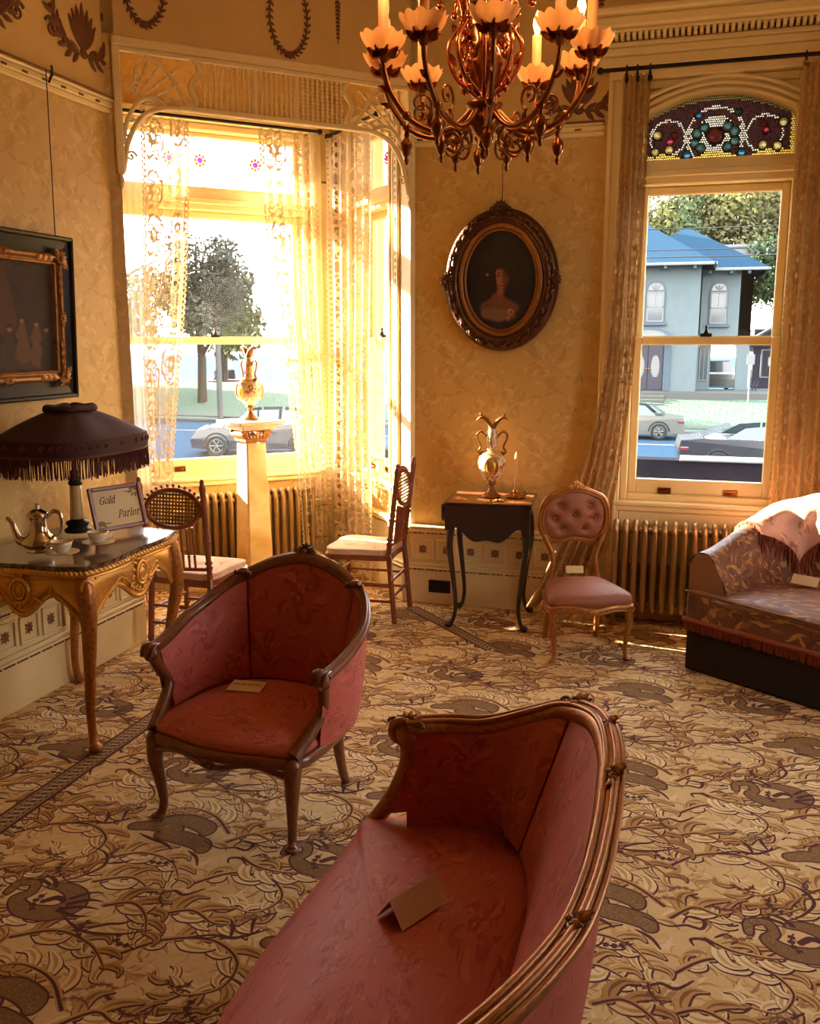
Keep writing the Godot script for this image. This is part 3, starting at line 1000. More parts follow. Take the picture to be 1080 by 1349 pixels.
func drop(parent: Node, x: Transform3D, c: Vector2, l: float):
	var b := MB.new(x)
	var n := int(l / 0.022)
	for i in n:
		for s in [-1, 1]: leaf(b, Vector3(c.x, c.y - i * 0.022, 0), -PI / 2 + s * 0.6, 0.03 * (1.1 - 0.6 * i / n), 0.013)
	b.tube([Vector3(c.x, c.y, 0), Vector3(c.x, c.y - l - 0.02, 0)], 0.003, 5)
	part(b, "drop_ornament", M.stencil, parent)
func anthemion(parent: Node, x: Transform3D, c: Vector2, s: float):
	var b := MB.new(x)
	# palmette in the middle, leafy scrolls to both sides
	for k in range(-3, 4): leaf(b, Vector3(c.x + k * 0.006, c.y + 0.02, 0), PI / 2 - k * 0.2, s * (0.72 - absf(k) * 0.06), s * 0.15)
	b.ball(Vector3(c.x, c.y, 0), Vector3(s * 0.1, s * 0.09, 0.008), 8, 4)
	for e in [-1.0, 1.0]:
		var p := spline([Vector3(c.x, c.y, 0), Vector3(c.x + e * s * 0.35, c.y - s * 0.02, 0), Vector3(c.x + e * s * 0.62, c.y + s * 0.18, 0), Vector3(c.x + e * s * 0.82, c.y + s * 0.52, 0)], 14)
		b.tube(p, 0.008, 5)
		for i in range(2, 14, 2):
			var d: Vector3 = p[mini(i + 1, 14)] - p[i - 1]
			var a := atan2(d.y, d.x)
			for w in [-1.0, 1.0]: leaf(b, p[i], a + w * 0.7, s * 0.26, s * 0.1)
		scroll(b, Vector3(c.x + e * s * 0.80, c.y + s * 0.16, 0), s * 0.17, 1.4, 0.008, Basis.from_scale(Vector3(e, 1, 1)), 0.5, 5)
		scroll(b, Vector3(c.x + e * s * 0.70, c.y + s * 0.74, 0), s * 0.15, 1.3, 0.008, Basis.from_scale(Vector3(-e, 1, 1)), -0.5, 5)
	part(b, "scroll_ornament", M.stencil, parent)

# ------------------------------------------------------------------ windows
# frame of bars round x0..x1, y0..y1
func bars(b: MB, x0, x1, y0, y1, w, z0, z1, wb = -1.0, r := 0.006):
	if wb < 0: wb = w
	strip(b, x0, x0 + w, y0, y1, z0, z1, r)
	strip(b, x1 - w, x1, y0, y1, z0, z1, r)
	strip(b, x0 + w, x1 - w, y1 - w, y1, z0, z1, r)
	strip(b, x0 + w, x1 - w, y0, y0 + wb, z0, z1, r)

# mitred picture frame; profile: [inset from the outer edge, height] pairs
func mould(b: MB, x0: float, x1: float, y0: float, y1: float, prof: Array):
	b.flat()
	var c := Vector3((x0 + x1) / 2, (y0 + y1) / 2, 0)
	for k in range(0, prof.size() - 2, 2):
		var q := []
		for e in [[prof[k], prof[k + 1]], [prof[k + 2], prof[k + 3]]]:
			q.append([Vector3(x0 + e[0], y0 + e[0], e[1]), Vector3(x1 - e[0], y0 + e[0], e[1]), Vector3(x1 - e[0], y1 - e[0], e[1]), Vector3(x0 + e[0], y1 - e[0], e[1])])
		for i in 4:
			var j := (i + 1) % 4
			var f := [q[0][i], q[0][j], q[1][j], q[1][i]]
			var l: float = (q[0][i] - q[0][j]).length()
			var w: float = absf(prof[k + 2] - prof[k]) + absf(prof[k + 3] - prof[k + 1])
			var mid: Vector3 = (q[0][i] + q[0][j]) / 2.0
			var out: Vector3 = (mid - c).normalized() * (prof[k + 3] - prof[k + 1]) + Vector3(0, 0, prof[k + 2] - prof[k])
			b.face(f, out, [Vector2(0, 0), Vector2(l, 0), Vector2(l, w), Vector2(0, w)])

func sash_window(called: String, x: Transform3D, w: float, label: String) -> Node3D:
	# origin: middle of the opening at floor height on the inner wall face; w: width of the opening
	var h := w / 2.0
	var b := MB.new(x)
	bars(b, -h, h, 0.76, 3.24, 0.045, -0.24, -0.02)              # box frame
	strip(b, -h, h, 2.66, 2.80, -0.2, -0.03)                       # transom bar
	strip(b, -h, h, 2.70, 2.74, -0.06, 0.0)
	var o := struct(b, called, M.cream)
	o.set_meta("label", label)
	b = MB.new(x)
	bars(b, -h + 0.045, h - 0.045, 1.735, 2.66, 0.05, -0.16, -0.115, 0.045)
	var up := part(b, "upper_sash", M.cream, o)
	b = MB.new(x)
	bars(b, -h + 0.045, h - 0.045, 0.78, 1.775, 0.05, -0.11, -0.065, 0.115)
	var lo := part(b, "lower_sash", M.cream, o)
	for e in [[up, 1.74, 2.64, -0.138], [lo, 0.86, 1.76, -0.088]]:
		b = MB.new(x)
		slab(b, -h + 0.07, h - 0.07, e[1], e[2], e[3], e[3] + 0.004)
		part(pane_mesh(x, -h + 0.08, h - 0.08, e[1], e[2], e[3]), "pane", M.glass, e[0])
	for s in [-1.0, 1.0]:
		b = MB.new(x)
		bars(b, s * h * 0.42 - 0.04, s * h * 0.42 + 0.04, 0.808, 0.845, 0.007, -0.066, -0.05, -1.0, 0.002)
		b.tube([Vector3(s * h * 0.42 - 0.028, 0.824, -0.06), Vector3(s * h * 0.42, 0.82, -0.048), Vector3(s * h * 0.42 + 0.028, 0.824, -0.06)], 0.005, 6)
		slab(b, s * h * 0.42 - 0.036, s * h * 0.42 + 0.036, 0.81, 0.843, -0.0655, -0.062)
		part(b, "sash_lift", M.brass_dark, lo)
	b = MB.new(x)
	b.rbox(Vector3(0, 1.785, -0.085), Vector3(0.07, 0.02, 0.03), 0.004)
	b.lathe(v2([0.0, 0, 0.016, 0.0, 0.012, 0.02, 0.006, 0.03, 0.01, 0.045, 0.0, 0.055]), 8, Vector3(0, 1.79, -0.08))
	part(b, "sash_lock", M.dark_iron, up)
	# inner sill
	b = MB.new(x)
	strip(b, -h - 0.1, h + 0.1, 0.735, 0.765, -0.06, 0.05, 0.008)
	strip(b, -h - 0.07, h + 0.07, 0.70, 0.735, 0.0, 0.03)
	part(b, "window_sill", M.cream, o)
	return o
func pane_mesh(x: Transform3D, x0, x1, y0, y1, z) -> MB:
	var b := MB.new(x)
	b.flat()
	b.face([Vector3(x0, y0, z), Vector3(x1, y0, z), Vector3(x1, y1, z), Vector3(x0, y1, z)], Vector3(0, 0, 1))
	return b

func casing(parent: Node, x: Transform3D, w: float, top: float, inner := 0.0):
	var h := w / 2.0
	var b := MB.new(x)
	for s in [-1.0, 1.0]:
		strip(b, s * h, s * (h + 0.15), 0.0 if inner == 0.0 else inner, top, 0, 0.03)
		strip(b, s * (h + 0.015), s * (h + 0.04), 0.3, top - 0.02, 0.03, 0.042)
		strip(b, s * (h + 0.06), s * (h + 0.085), 0.3, top - 0.02, 0.03, 0.038)
		strip(b, s * (h + 0.12), s * (h + 0.15), 0.3, top, 0.03, 0.05)
	strip(b, -h - 0.15, h + 0.15, top, top + 0.06, 0, 0.05)
	part(b, "casing", M.cream, parent)

func build_windows():
	# window in the back wall
	var X := Transform3D(Basis(), Vector3(WX, 0, ZB))
	var w := sash_window("window_1", X, 0.94, "sash window with jewelled glass transom beside the sofa")
	casing(w, X, 0.94, 3.24)
	var b := MB.new(X)
	strip(b, -0.47, 0.47, 0.36, 0.70, -0.02, 0.012)
	part(b, "apron_panel", M.cream, w)
	# segmental arch over the jewelled light
	b = MB.new(X)
	var poly := PackedVector2Array([Vector2(-0.425, 3.235), Vector2(-0.425, 3.0)])
	for i in 21:
		var t := -1.0 + i / 10.0
		poly.append(Vector2(t * 0.40, 3.045 + 0.115 * (1.0 - t * t)))
	poly.append(Vector2(0.425, 3.0))
	poly.append(Vector2(0.425, 3.235))
	b.prism(poly, -0.2, -0.05, Transform3D())
	for k in 3:
		var arc := []
		for i in 21:
			var t := -1.0 + i / 10.0
			arc.append(Vector3(t * (0.42 + k * 0.012), 3.06 + k * 0.03 + 0.115 * (1.0 - t * t), -0.045 + k * 0.02))
		b.tube(arc, 0.014, 6)
	part(b, "arch_moulding", M.cream, w)
	jewelled_glass(X, w)
	# cornice with dentils
	b = MB.new(X)
	strip(b, -0.68, 0.68, 3.30, 3.36, 0, 0.07)
	strip(b, -0.70, 0.70, 3.36, 3.40, 0, 0.10)
	strip(b, -0.72, 0.72, 3.40, 3.425, 0, 0.12)
	strip(b, -0.72, 0.72, 3.46, 3.48, 0, 0.17)
	strip(b, -0.75, 0.75, 3.48, 3.54, 0, 0.21, 0.012)
	strip(b, -0.78, 0.78, 3.54, 3.58, 0, 0.25, 0.012)
	var cor := struct(b, "trim_1", M.cream)
	cor.set_meta("label", "moulded cornice with a row of dentils above the window")
	var dm := MB.new()
	dm.rbox(Vector3.ZERO, Vector3(0.02, 0.034, 0.05), 0.003)
	var dmesh := dm.mesh()
	for i in 44:
		part(dmesh, "dentil", M.cream, cor).transform = X * Transform3D(Basis(), Vector3(-0.71 + i * 0.033, 3.443, 0.145))
	b = MB.new(X)
	strip(b, -0.72, 0.72, 3.425, 3.46, 0.0, 0.118)
	part(b, "dentil_ground", M.dash, cor)
	# bay windows
	X = BAY * Transform3D(Basis(), Vector3(0.89, 0, -BD))
	w = sash_window("window_2", X, 1.46, "tall sash window of the corner bay behind the pedestal")
	casing(w, X, 1.46, 3.24, 0.55)
	transom_panes(X, 1.46, w)
	X = BAY * Transform3D(Basis(Vector3(0, 0, 1), Vector3.UP, Vector3(-1, 0, 0)), Vector3(1.85, 0, -0.70))
	w = sash_window("window_3", X, 0.64, "narrow side window of the bay behind the lace curtain")
	casing(w, X, 0.64, 3.24, 0.55)
	transom_panes(X, 0.64, w)
	# twin in the right wall, outside the frame: it lights the gilt table and the near side of the room
	for e in [["window_4", -3.40, "tall sash window in the right wall level with the armchair"]]:
		X = Transform3D(Basis(Vector3(0, 0, 1), Vector3.UP, Vector3(-1, 0, 0)), Vector3(XR, 0, e[1]))
		w = sash_window(e[0], X, 0.90, e[2])
		casing(w, X, 0.90, 3.24, 0.55)
		transom_panes(X, 0.90, w)
	fretwork()
	# slim pilaster with painted dashes on the edge of the bay opening
	b = MB.new(BAY)
	strip(b, OW - 0.012, OW, 0.536, 3.35, -0.215, -0.16)
	strip(b, OW - 0.02, OW, 0.536, 3.35, -0.16, -0.145)
	var tr := struct(b, "trim_2", M.cream)
	b = MB.new(BAY)
	for i in 60: b.ball(Vector3(OW - 0.013, 0.6 + i * 0.044, -0.19), Vector3(0.003, 0.014, 0.005), 6, 4)
	part(b, "painted_dashes", M.dash, tr).set_meta("kind", "stuff")

func transom_panes(X: Transform3D, w: float, parent: Node):
	# clear upper light set with a few coloured flower roundels
	var h := w / 2.0
	var b := MB.new(X)
	bars(b, -h + 0.045, h - 0.045, 2.80, 3.195, 0.03, -0.15, -0.11)
	var o := part(b, "transom_light", M.cream, parent)
	part(pane_mesh(X, -h + 0.06, h - 0.06, 2.82, 3.18, -0.13), "pane", M.glass, o)
	for k in ([-0.27, -0.05, 0.36] if w > 1.0 else [0.0]):
		b = MB.new(X)
		for i in 8: b.ball(Vector3(k + cos(TAU * i / 8) * 0.034, 3.01 + sin(TAU * i / 8) * 0.034, -0.126), Vector3(0.013, 0.013, 0.005), 8, 4)
		var f := part(b, "glass_flower", mat("amber_jewel", rgb8(214, 110, 40), 0.2, 0, {back = Color(1, 0.6, 0.25)}), o)
		b = MB.new(X)
		b.ball(Vector3(k, 3.01, -0.125), Vector3(0.022, 0.022, 0.007), 10, 5)
		part(b, "flower_heart", mat("violet_jewel", rgb8(180, 60, 150), 0.2, 0, {back = Color(0.9, 0.4, 0.8)}), f)

func jewelled_glass(X: Transform3D, parent: Node):
	# leaded field: every cell is a little glass pebble held in a lead surround, larger jewels set among them
	var top := func(x: float) -> float: return 3.06 + 0.115 * (1.0 - pow(x / 0.43, 2))
	var r := RandomNumberGenerator.new()
	r.seed = 77
	var big := [[-0.34, 2.955, 0.022, "cream"], [-0.245, 2.95, 0.014, "pink"], [-0.265, 2.915, 0.017, "pink"], [-0.35, 2.86, 0.02, "cream"], [-0.27, 2.87, 0.022, "cream"], [-0.165, 2.835, 0.019, "blue"], [0.14, 2.835, 0.019, "blue"], [-0.11, 3.055, 0.014, "blue"], [0.11, 3.06, 0.014, "blue"],
		[0.27, 2.95, 0.014, "pink"], [0.255, 2.985, 0.013, "pink"], [0.36, 2.99, 0.022, "cream"], [0.255, 2.87, 0.022, "cream"], [0.335, 2.86, 0.022, "cream"], [0.055, 2.985, 0.024, "teal"], [0.095, 2.955, 0.024, "teal"], [0.10, 2.9, 0.022, "teal"], [0.06, 2.87, 0.022, "teal"], [-0.075, 2.985, 0.022, "teal"], [-0.115, 2.955, 0.024, "teal"], [-0.125, 2.9, 0.022, "teal"], [-0.09, 2.87, 0.022, "teal"], [-0.01, 2.935, 0.046, "ruby"]]
	var cols := {cream = [rgb8(206, 198, 130), Color(0.8, 0.77, 0.5)], pink = [rgb8(196, 70, 96), Color(0.8, 0.28, 0.38)], blue = [rgb8(60, 136, 176), Color(0.3, 0.65, 0.85)], teal = [rgb8(70, 104, 102), Color(0.25, 0.4, 0.4)], ruby = [rgb8(60, 26, 26), Color(0.22, 0.08, 0.07)], white = [rgb8(214, 210, 190), Color(0.8, 0.8, 0.74)], olive = [rgb8(150, 138, 84), Color(0.5, 0.46, 0.26)], plum = [rgb8(80, 46, 52), Color(0.24, 0.13, 0.15)], gold = [rgb8(226, 196, 96), Color(0.95, 0.8, 0.38)]}
	var lead := MB.new(X)
	var st := {}
	for k in ["white", "olive", "plum", "gold", "ruby"]: st[k] = MB.new(X)
	var cw := 0.0122
	var z := -0.13
	lead.flat()
	for row in 33:
		for c in 71:
			var x0 := -0.436 + c * cw + (cw / 2.0 if row % 2 else 0.0)
			var y0 := 2.79 + row * cw
			var ctr := Vector2(x0 + cw / 2, y0 + cw / 2)
			if ctr.y > top.call(ctr.x) + 0.02: continue
			var inside := false
			var near := false
			for g in big:
				var d := ctr.distance_to(Vector2(g[0], g[1]))
				if d < g[2] - cw * 0.72: inside = true
				elif d < g[2] + cw * 0.72: near = true
			if inside: continue
			var sq := [Vector3(x0, y0, z), Vector3(x0 + cw, y0, z), Vector3(x0 + cw, y0 + cw, z), Vector3(x0, y0 + cw, z)]
			if near:
				lead.face(sq, Vector3(0, 0, 1))
				continue
			var e := Vector2(absf(ctr.x + 0.01), ctr.y - 2.935)
			var kind := "plum"
			if ctr.y > top.call(ctr.x) - 0.04: kind = "olive"
			elif ctr.y < 2.835 + 0.022 * cos(ctr.x * 20.0) or absf(ctr.x) > 0.40: kind = "gold"
			elif e.length() < 0.085 or (e.x < 0.15 and absf(e.y) < 0.045) or e.length() < 0.115 and absf(e.y) > 0.055: kind = "white"
			elif absf(e.length() - 0.16) < 0.008 or absf(Vector2(e.x - 0.27, e.y).length() - 0.10) < 0.007: kind = "white"
			elif r.randf() < 0.25: kind = "ruby"
			var rad := cw * r.randf_range(0.36, 0.43)
			var j := ctr + Vector2(r.randf_range(-1, 1), r.randf_range(-1, 1)) * cw * 0.06
			var ring := []
			for k in 8: ring.append(Vector3(j.x + cos(TAU * (k + 0.5) / 8) * rad, j.y + sin(TAU * (k + 0.5) / 8) * rad, z))
			# corner k of the cell lies between ring points
			var corner := [sq[2], sq[3], sq[0], sq[1]]
			for k in 4:
				lead.face([ring[k * 2], corner[k], ring[k * 2 + 1]], Vector3(0, 0, 1))
				lead.face([ring[k * 2 + 1], corner[k], corner[(k + 1) % 4], ring[(k * 2 + 2) % 8]], Vector3(0, 0, 1))
			var m: MB = st[kind]
			m.soft()
			for k in 8: m.face([Vector3(j.x, j.y, z + 0.004), ring[k], ring[(k + 1) % 8]], Vector3(0, 0, 1))
	var o := part(lead, "leaded_light", mat("lead_cames", rgb8(30, 26, 28), 0.6), parent)
	for k in st:
		var s := part(st[k], "%s_pebbles" % k, mat(k + "_pebble", cols[k][0], 0.25, 0, {back = cols[k][1]}), o)
		s.set_meta("kind", "stuff")
	for g in big:
		var b := MB.new(X)
		b.lathe(v2([g[2] * 1.06, 0.0, g[2] * 0.9, 0.006, g[2] * 0.6, 0.011, g[2] * 0.3, 0.013, 0.0, 0.0135]), 16, Vector3(g[0], g[1], z + 0.001), Basis(Vector3.RIGHT, PI / 2))
		part(b, "jewel", mat(g[3] + "_jewel_glass", cols[g[3]][0], 0.12, 0, {back = cols[g[3]][1]}), o)

func fretwork():
	var o := thing("fretwork_screen", "cream turned spindle fretwork spanning the top of the bay opening", "fretwork", BAY.origin, 0.0)
	o.transform = BAY
	var b := MB.new()
	strip(b, -0.02, OW + 0.02, 3.295, 3.34, -0.02, 0.03)
	strip(b, -0.02, OW + 0.02, 3.27, 3.295, -0.01, 0.018)
	part(b, "top_rail", M.cream, o)
	b = MB.new()
	strip(b, 0.33, OW - 0.33, 3.0, 3.03, -0.015, 0.02)
	part(b, "bottom_rail", M.cream, o)
	for s in [[0.0, 1.0], [OW, -1.0]]:
		b = MB.new()
		strip(b, s[0] - 0.022, s[0] + 0.022, 2.64, 3.30, -0.02, 0.02)
		b.lathe(v2([0.0, 2.56, 0.014, 2.58, 0.02, 2.61, 0.01, 2.64]), 10, Vector3(s[0], 0, 0))
		part(b, "side_post", M.cream, o)
		# bracket: curved edge, loops, sunburst rays and an S scroll
		b = MB.new()
		var e: float = s[1]
		var arc := spline([Vector3(s[0] + e * 0.015, 2.66, 0), Vector3(s[0] + e * 0.05, 2.82, 0), Vector3(s[0] + e * 0.13, 2.95, 0), Vector3(s[0] + e * 0.24, 3.005, 0), Vector3(s[0] + e * 0.36, 3.015, 0)], 20)
		b.tube(arc, 0.016, 6)
		var arc2 := spline([Vector3(s[0] + e * 0.02, 2.80, 0), Vector3(s[0] + e * 0.05, 2.93, 0), Vector3(s[0] + e * 0.12, 3.03, 0), Vector3(s[0] + e * 0.2, 3.05, 0), Vector3(s[0] + e * 0.26, 3.02, 0)], 16)
		b.tube(arc2, 0.013, 6)
		for k in 5:
			var q: Vector3 = arc[2 + k * 3]
			scroll(b, q + Vector3(-e * 0.022, 0.022, 0), 0.018, 0.9, 0.006, Basis(), 0.0, 5)
		scroll(b, Vector3(s[0] + e * 0.06, 2.74, 0), 0.03, 1.2, 0.007, Basis.from_scale(Vector3(e, 1, 1)), 0.0, 5)
		scroll(b, Vector3(s[0] + e * 0.10, 3.09, 0), 0.035, 1.2, 0.007, Basis.from_scale(Vector3(e, 1, 1)), 1.0, 5)
		var br := part(b, "bracket", M.cream, o)
		b = MB.new()
		var sp := spline([Vector3(s[0] + e * 0.42, 3.28, 0), Vector3(s[0] + e * 0.45, 3.22, 0), Vector3(s[0] + e * 0.40, 3.14, 0), Vector3(s[0] + e * 0.43, 3.05, 0), Vector3(s[0] + e * 0.38, 3.035, 0)], 18)
		b.tube(sp, 0.016, 6)
		b.tube(spline([Vector3(s[0] + e * 0.16, 3.27, 0), Vector3(s[0] + e * 0.27, 3.20, 0), Vector3(s[0] + e * 0.34, 3.10, 0), Vector3(s[0] + e * 0.38, 3.03, 0)], 14), 0.011, 6)
		part(b, "scroll_bar", M.cream, br)
		for k in 6:
			b = MB.new()
			var a := deg_to_rad(14.0 + k * 13.0)
			var c := Vector3(s[0] + e * 0.07, 3.0, 0)
			var l: float = minf(0.29 / maxf(cos(a), 0.1), 0.27 / sin(a)) * 0.98
			var d := Vector3(e * cos(a), sin(a), 0)
			b.tube([c + d * 0.08, c + d * l], 0.006, 6)
			for j in 3: b.ball(c + d * (0.1 + (l - 0.12) * (0.35 + j * 0.25)), Vector3(0.012, 0.018, 0.012), 8, 5, Basis(Vector3(0, 0, 1), atan2(d.y, d.x) - PI / 2))
			part(b, "ray", M.cream, br)
	# turned spindles between square posts
	var pm := MB.new()
	pm.rbox(Vector3(0, 3.15, 0), Vector3(0.026, 0.25, 0.026), 0.004)
	pm.ball(Vector3(0, 3.15, 0.012), Vector3(0.009, 0.009, 0.006), 8, 4)
	var post := pm.mesh()
	for x in [0.775, 1.03]: part(post, "post", M.cream, o).position.x = x
	var prof := []
	for i in 27:
		var t := i / 26.0
		prof.append(Vector2(0.0052 + 0.0045 * absf(sin(t * PI * 5.0)) * (0.6 + 0.4 * sin(t * PI)), 3.03 + t * 0.245))
	var sm := MB.new()
	sm.lathe(prof, 8)
	var spindle := sm.mesh()
	var bp := MB.new()
	for i in 11: bp.ball(Vector3(0, 3.045 + i * 0.022, 0), Vector3(0.0105, 0.0115, 0.0105), 8, 5)
	var beads := bp.mesh()
	for g in [[0.46, 0.755, spindle, 9], [0.80, 1.01, spindle, 7], [1.055, 1.335, beads, 9]]:
		for i in g[3]: part(g[2], "spindle", M.cream, o).position.x = lerpf(g[0], g[1], (i + 0.5) / g[3])

# ------------------------------------------------------------------ curtains
# f(u, v) gives the middle surface; folds are added across it along side
func curtain(called: String, label: String, m: Material, top: Array, bottom: Array, y1: float, y0: float, folds: int, depth: float, n: Vector3, waist := [], wide := 1.0, bend := 1.0) -> Node3D:
	# top / bottom: [left point, right point] on the floor plan
	var b := MB.new()
	var a0 := Vector3(top[0].x, 0, top[0].y)
	var a1 := Vector3(top[1].x, 0, top[1].y)
	var c0 := Vector3(bottom[0].x, 0, bottom[0].y)
	var c1 := Vector3(bottom[1].x, 0, bottom[1].y)
	b.grid(folds * 10, 40, func(u: float, v: float):
		var k: float = smoothstep(0.0, 1.0, v) if bend == 1.0 else pow(v, bend)
		var l := a0.lerp(c0, k)
		var r := a1.lerp(c1, k)
		if not waist.is_empty():
			var s := exp(-pow((v - waist[0]) / 0.25, 2)) * waist[1] as float
			l = l.lerp(a0.lerp(a1, waist[2]), s)
			r = r.lerp(a0.lerp(a1, waist[2]), s)
		var p := l.lerp(r, u)
		p += n * sin(u * folds * TAU + sin(v * 5.0) * 0.7 + v * 1.3) * depth * (0.7 + 0.5 * v) + n * sin(u * 3.1 + v * 9.0) * depth * 0.25
		p.y = lerpf(y1, y0, v) + sin(u * folds * TAU) * 0.004
		return p, wide, (y1 - y0) / 0.62)
	var o := thing(called, label, "curtain", Vector3.ZERO)
	o.position = Vector3((c0.x + c1.x) / 2, y0, (c0.z + c1.z) / 2)
	part(b, "lace_panel" if m != M.sheer else "sheer_panel", m, o).position = -o.position
	return o
func puddle(o: Node3D, at: Vector3, r: Vector3, sd: int, m: Material = null):
	# the hem heaped on the floor in soft folds
	var b := MB.new()
	b.grid(40, 14, func(u: float, v: float):
		var a: float = u * TAU
		var f := 1.0 + 0.18 * sin(a * 5.0 + sd) + 0.10 * sin(a * 11.0 + v * 6.0 + sd * 2)
		var k := cos(v * PI / 2)
		return Vector3(cos(a) * r.x * k * f, r.y * sin(v * PI / 2) * (0.8 + 0.3 * sin(a * 4.0 + v * 5.0 + sd)), sin(a) * r.z * k * f), 2.0, 1.0)
	part(b, "heaped_hem", m if m != null else M.lace, o).position = at - o.position
func rings(o: Node3D, pts: Array):
	for p in pts:
		var b := MB.new()
		var c := []
		for i in 13: c.append(p + Vector3(0, cos(TAU * i / 12) * 0.022, sin(TAU * i / 12) * 0.022))
		b.tube(c, 0.005, 6, false)
		b.lathe(v2([0.0, -0.075, 0.013, -0.06, 0.016, -0.045, 0.007, -0.03, 0.012, -0.022, 0.0, -0.018]), 8, p)
		part(b, "curtain_ring", M.dark_iron, o).position = -o.position
func rod(label: String, a: Vector3, c: Vector3):
	var o := thing("curtain_rod", label, "rod", a)
	var b := MB.new()
	b.tube([Vector3.ZERO, c - a], 0.011, 10)
	part(b, "pole", M.dark_iron, o)
	for e in [a, c]:
		b = MB.new()
		b.ball(e - a, Vector3.ONE * 0.02, 10, 6)
		part(b, "finial", M.dark_iron, o)

func build_curtains():
	var fwd := Vector3(0, 0, 1)
	var z := ZB + 0.13
	var c := curtain("lace_curtain", "brown lace curtain hanging left of the sofa window, swept aside at the floor", M.lace_dense, [Vector2(-0.47, z), Vector2(-0.315, z)], [Vector2(-0.96, z), Vector2(-0.60, z)], 3.24, 0.05, 5, 0.024, fwd, [], 1.0, 3.6)
	puddle(c, Vector3(-0.66, 0.003, z + 0.06), Vector3(0.20, 0.13, 0.13), 1, M.lace_dense)
	rings(c, [Vector3(-0.45, 3.27, z), Vector3(-0.39, 3.27, z), Vector3(-0.32, 3.27, z)])
	c = curtain("lace_curtain", "brown lace curtain hanging straight on the right of the sofa window", M.lace_dense, [Vector2(0.48, z), Vector2(0.80, z)], [Vector2(0.46, z), Vector2(0.84, z)], 3.24, 0.03, 5, 0.025, fwd)
	rings(c, [Vector3(0.5, 3.27, z), Vector3(0.6, 3.27, z), Vector3(0.7, 3.27, z)])
	rod("dark brass rod over the sofa window", Vector3(-0.6, 3.275, z), Vector3(0.9, 3.275, z))
	# bay
	var inn := BAY.basis.z
	var P := func(s: float, d: float) -> Vector2:
		var q := BAY * Vector3(s, 0, -d)
		return Vector2(q.x, q.z)
	c = curtain("lace_curtain", "lace curtain left of the bay window, gathered in behind the fringed lamp", M.lace, [P.call(0.36, 1.08), P.call(0.68, 1.08)], [P.call(0.22, 1.08), P.call(0.46, 1.08)], 3.2, 0.04, 5, 0.02, inn, [0.8, 0.35, 0.2])
	c = curtain("sheer_curtain", "thin white sheer at the left edge of the bay window", M.sheer, [P.call(0.12, 1.16), P.call(0.40, 1.14)], [P.call(0.15, 1.16), P.call(0.36, 1.14)], 3.2, 0.04, 5, 0.015, inn)
	c = curtain("lace_curtain", "lace curtain right of the bay window, glowing with sun beside the pedestal", M.lace, [P.call(1.17, 1.08), P.call(1.60, 1.08)], [P.call(1.42, 1.05), P.call(1.66, 1.08)], 3.2, 0.05, 6, 0.02, inn, [])
	var q := BAY * Vector3(1.5, 0.003, -0.98)
	puddle(c, q, Vector3(0.16, 0.16, 0.12), 4)
	c = curtain("lace_curtain", "lace curtain over the narrow side window of the bay", M.lace, [P.call(1.74, 1.2), P.call(1.76, 0.52)], [P.call(1.70, 1.15), P.call(1.74, 0.52)], 3.2, 0.03, 6, 0.022, -BAY.basis.x)
	rod("dark brass rod over the bay window", BAY * Vector3(0.06, 3.225, -1.10), BAY * Vector3(1.64, 3.225, -1.10))
	rod("short dark brass rod over the side window of the bay", BAY * Vector3(1.75, 3.225, -1.22), BAY * Vector3(1.76, 3.225, -0.42))

# ------------------------------------------------------------------ furniture
func ring_path(rx: float, rz: float, y: float, n := 32, o := Vector3.ZERO) -> Array:
	var p := []
	for i in n + 1: p.append(o + Vector3(cos(TAU * i / n) * rx, y, sin(TAU * i / n) * rz))
	return p
func oval_path(rx: float, ry: float, z: float, n := 40, o := Vector3.ZERO) -> Array:
	var p := []
	for i in n + 1: p.append(o + Vector3(cos(TAU * i / n) * rx, sin(TAU * i / n) * ry, z))
	return p
# closed strands hanging down from a path
func strands(path: Array, l: float, gap: float, r: float, sd: int, spread := 0.006) -> MB:
	var b := MB.new()
	b.soft()
	var rn := RandomNumberGenerator.new()
	rn.seed = sd
	for i in path.size() - 1:
		var d: float = path[i].distance_to(path[i + 1])
		for k in maxi(1, int(d / gap)):
			var p: Vector3 = path[i].lerp(path[i + 1], (k + rn.randf()) * gap / maxf(d, gap))
			var e := p + Vector3(rn.randf_range(-spread, spread), -l * rn.randf_range(0.85, 1.05), rn.randf_range(-spread, spread))
			for j in 3:
				var a := Vector3(cos(TAU * j / 3), 0, sin(TAU * j / 3)) * r
				var c := Vector3(cos(TAU * (j + 1) / 3), 0, sin(TAU * (j + 1) / 3)) * r
				b.tri(p + a, e + a * 1.3, e + c * 1.3)
				b.tri(p + a, e + c * 1.3, p + c)
	return b

func build_furniture():
	chandelier(Vector3(-0.755, 0, -3.41))
	radiators()
	settee()
	armchair()
	gilt_table()
	sofa()
	black_table()
	tufted_chair()
	cane_chairs()
	pedestal()
	vases()
	lamp()
	tea_things()
	pictures()

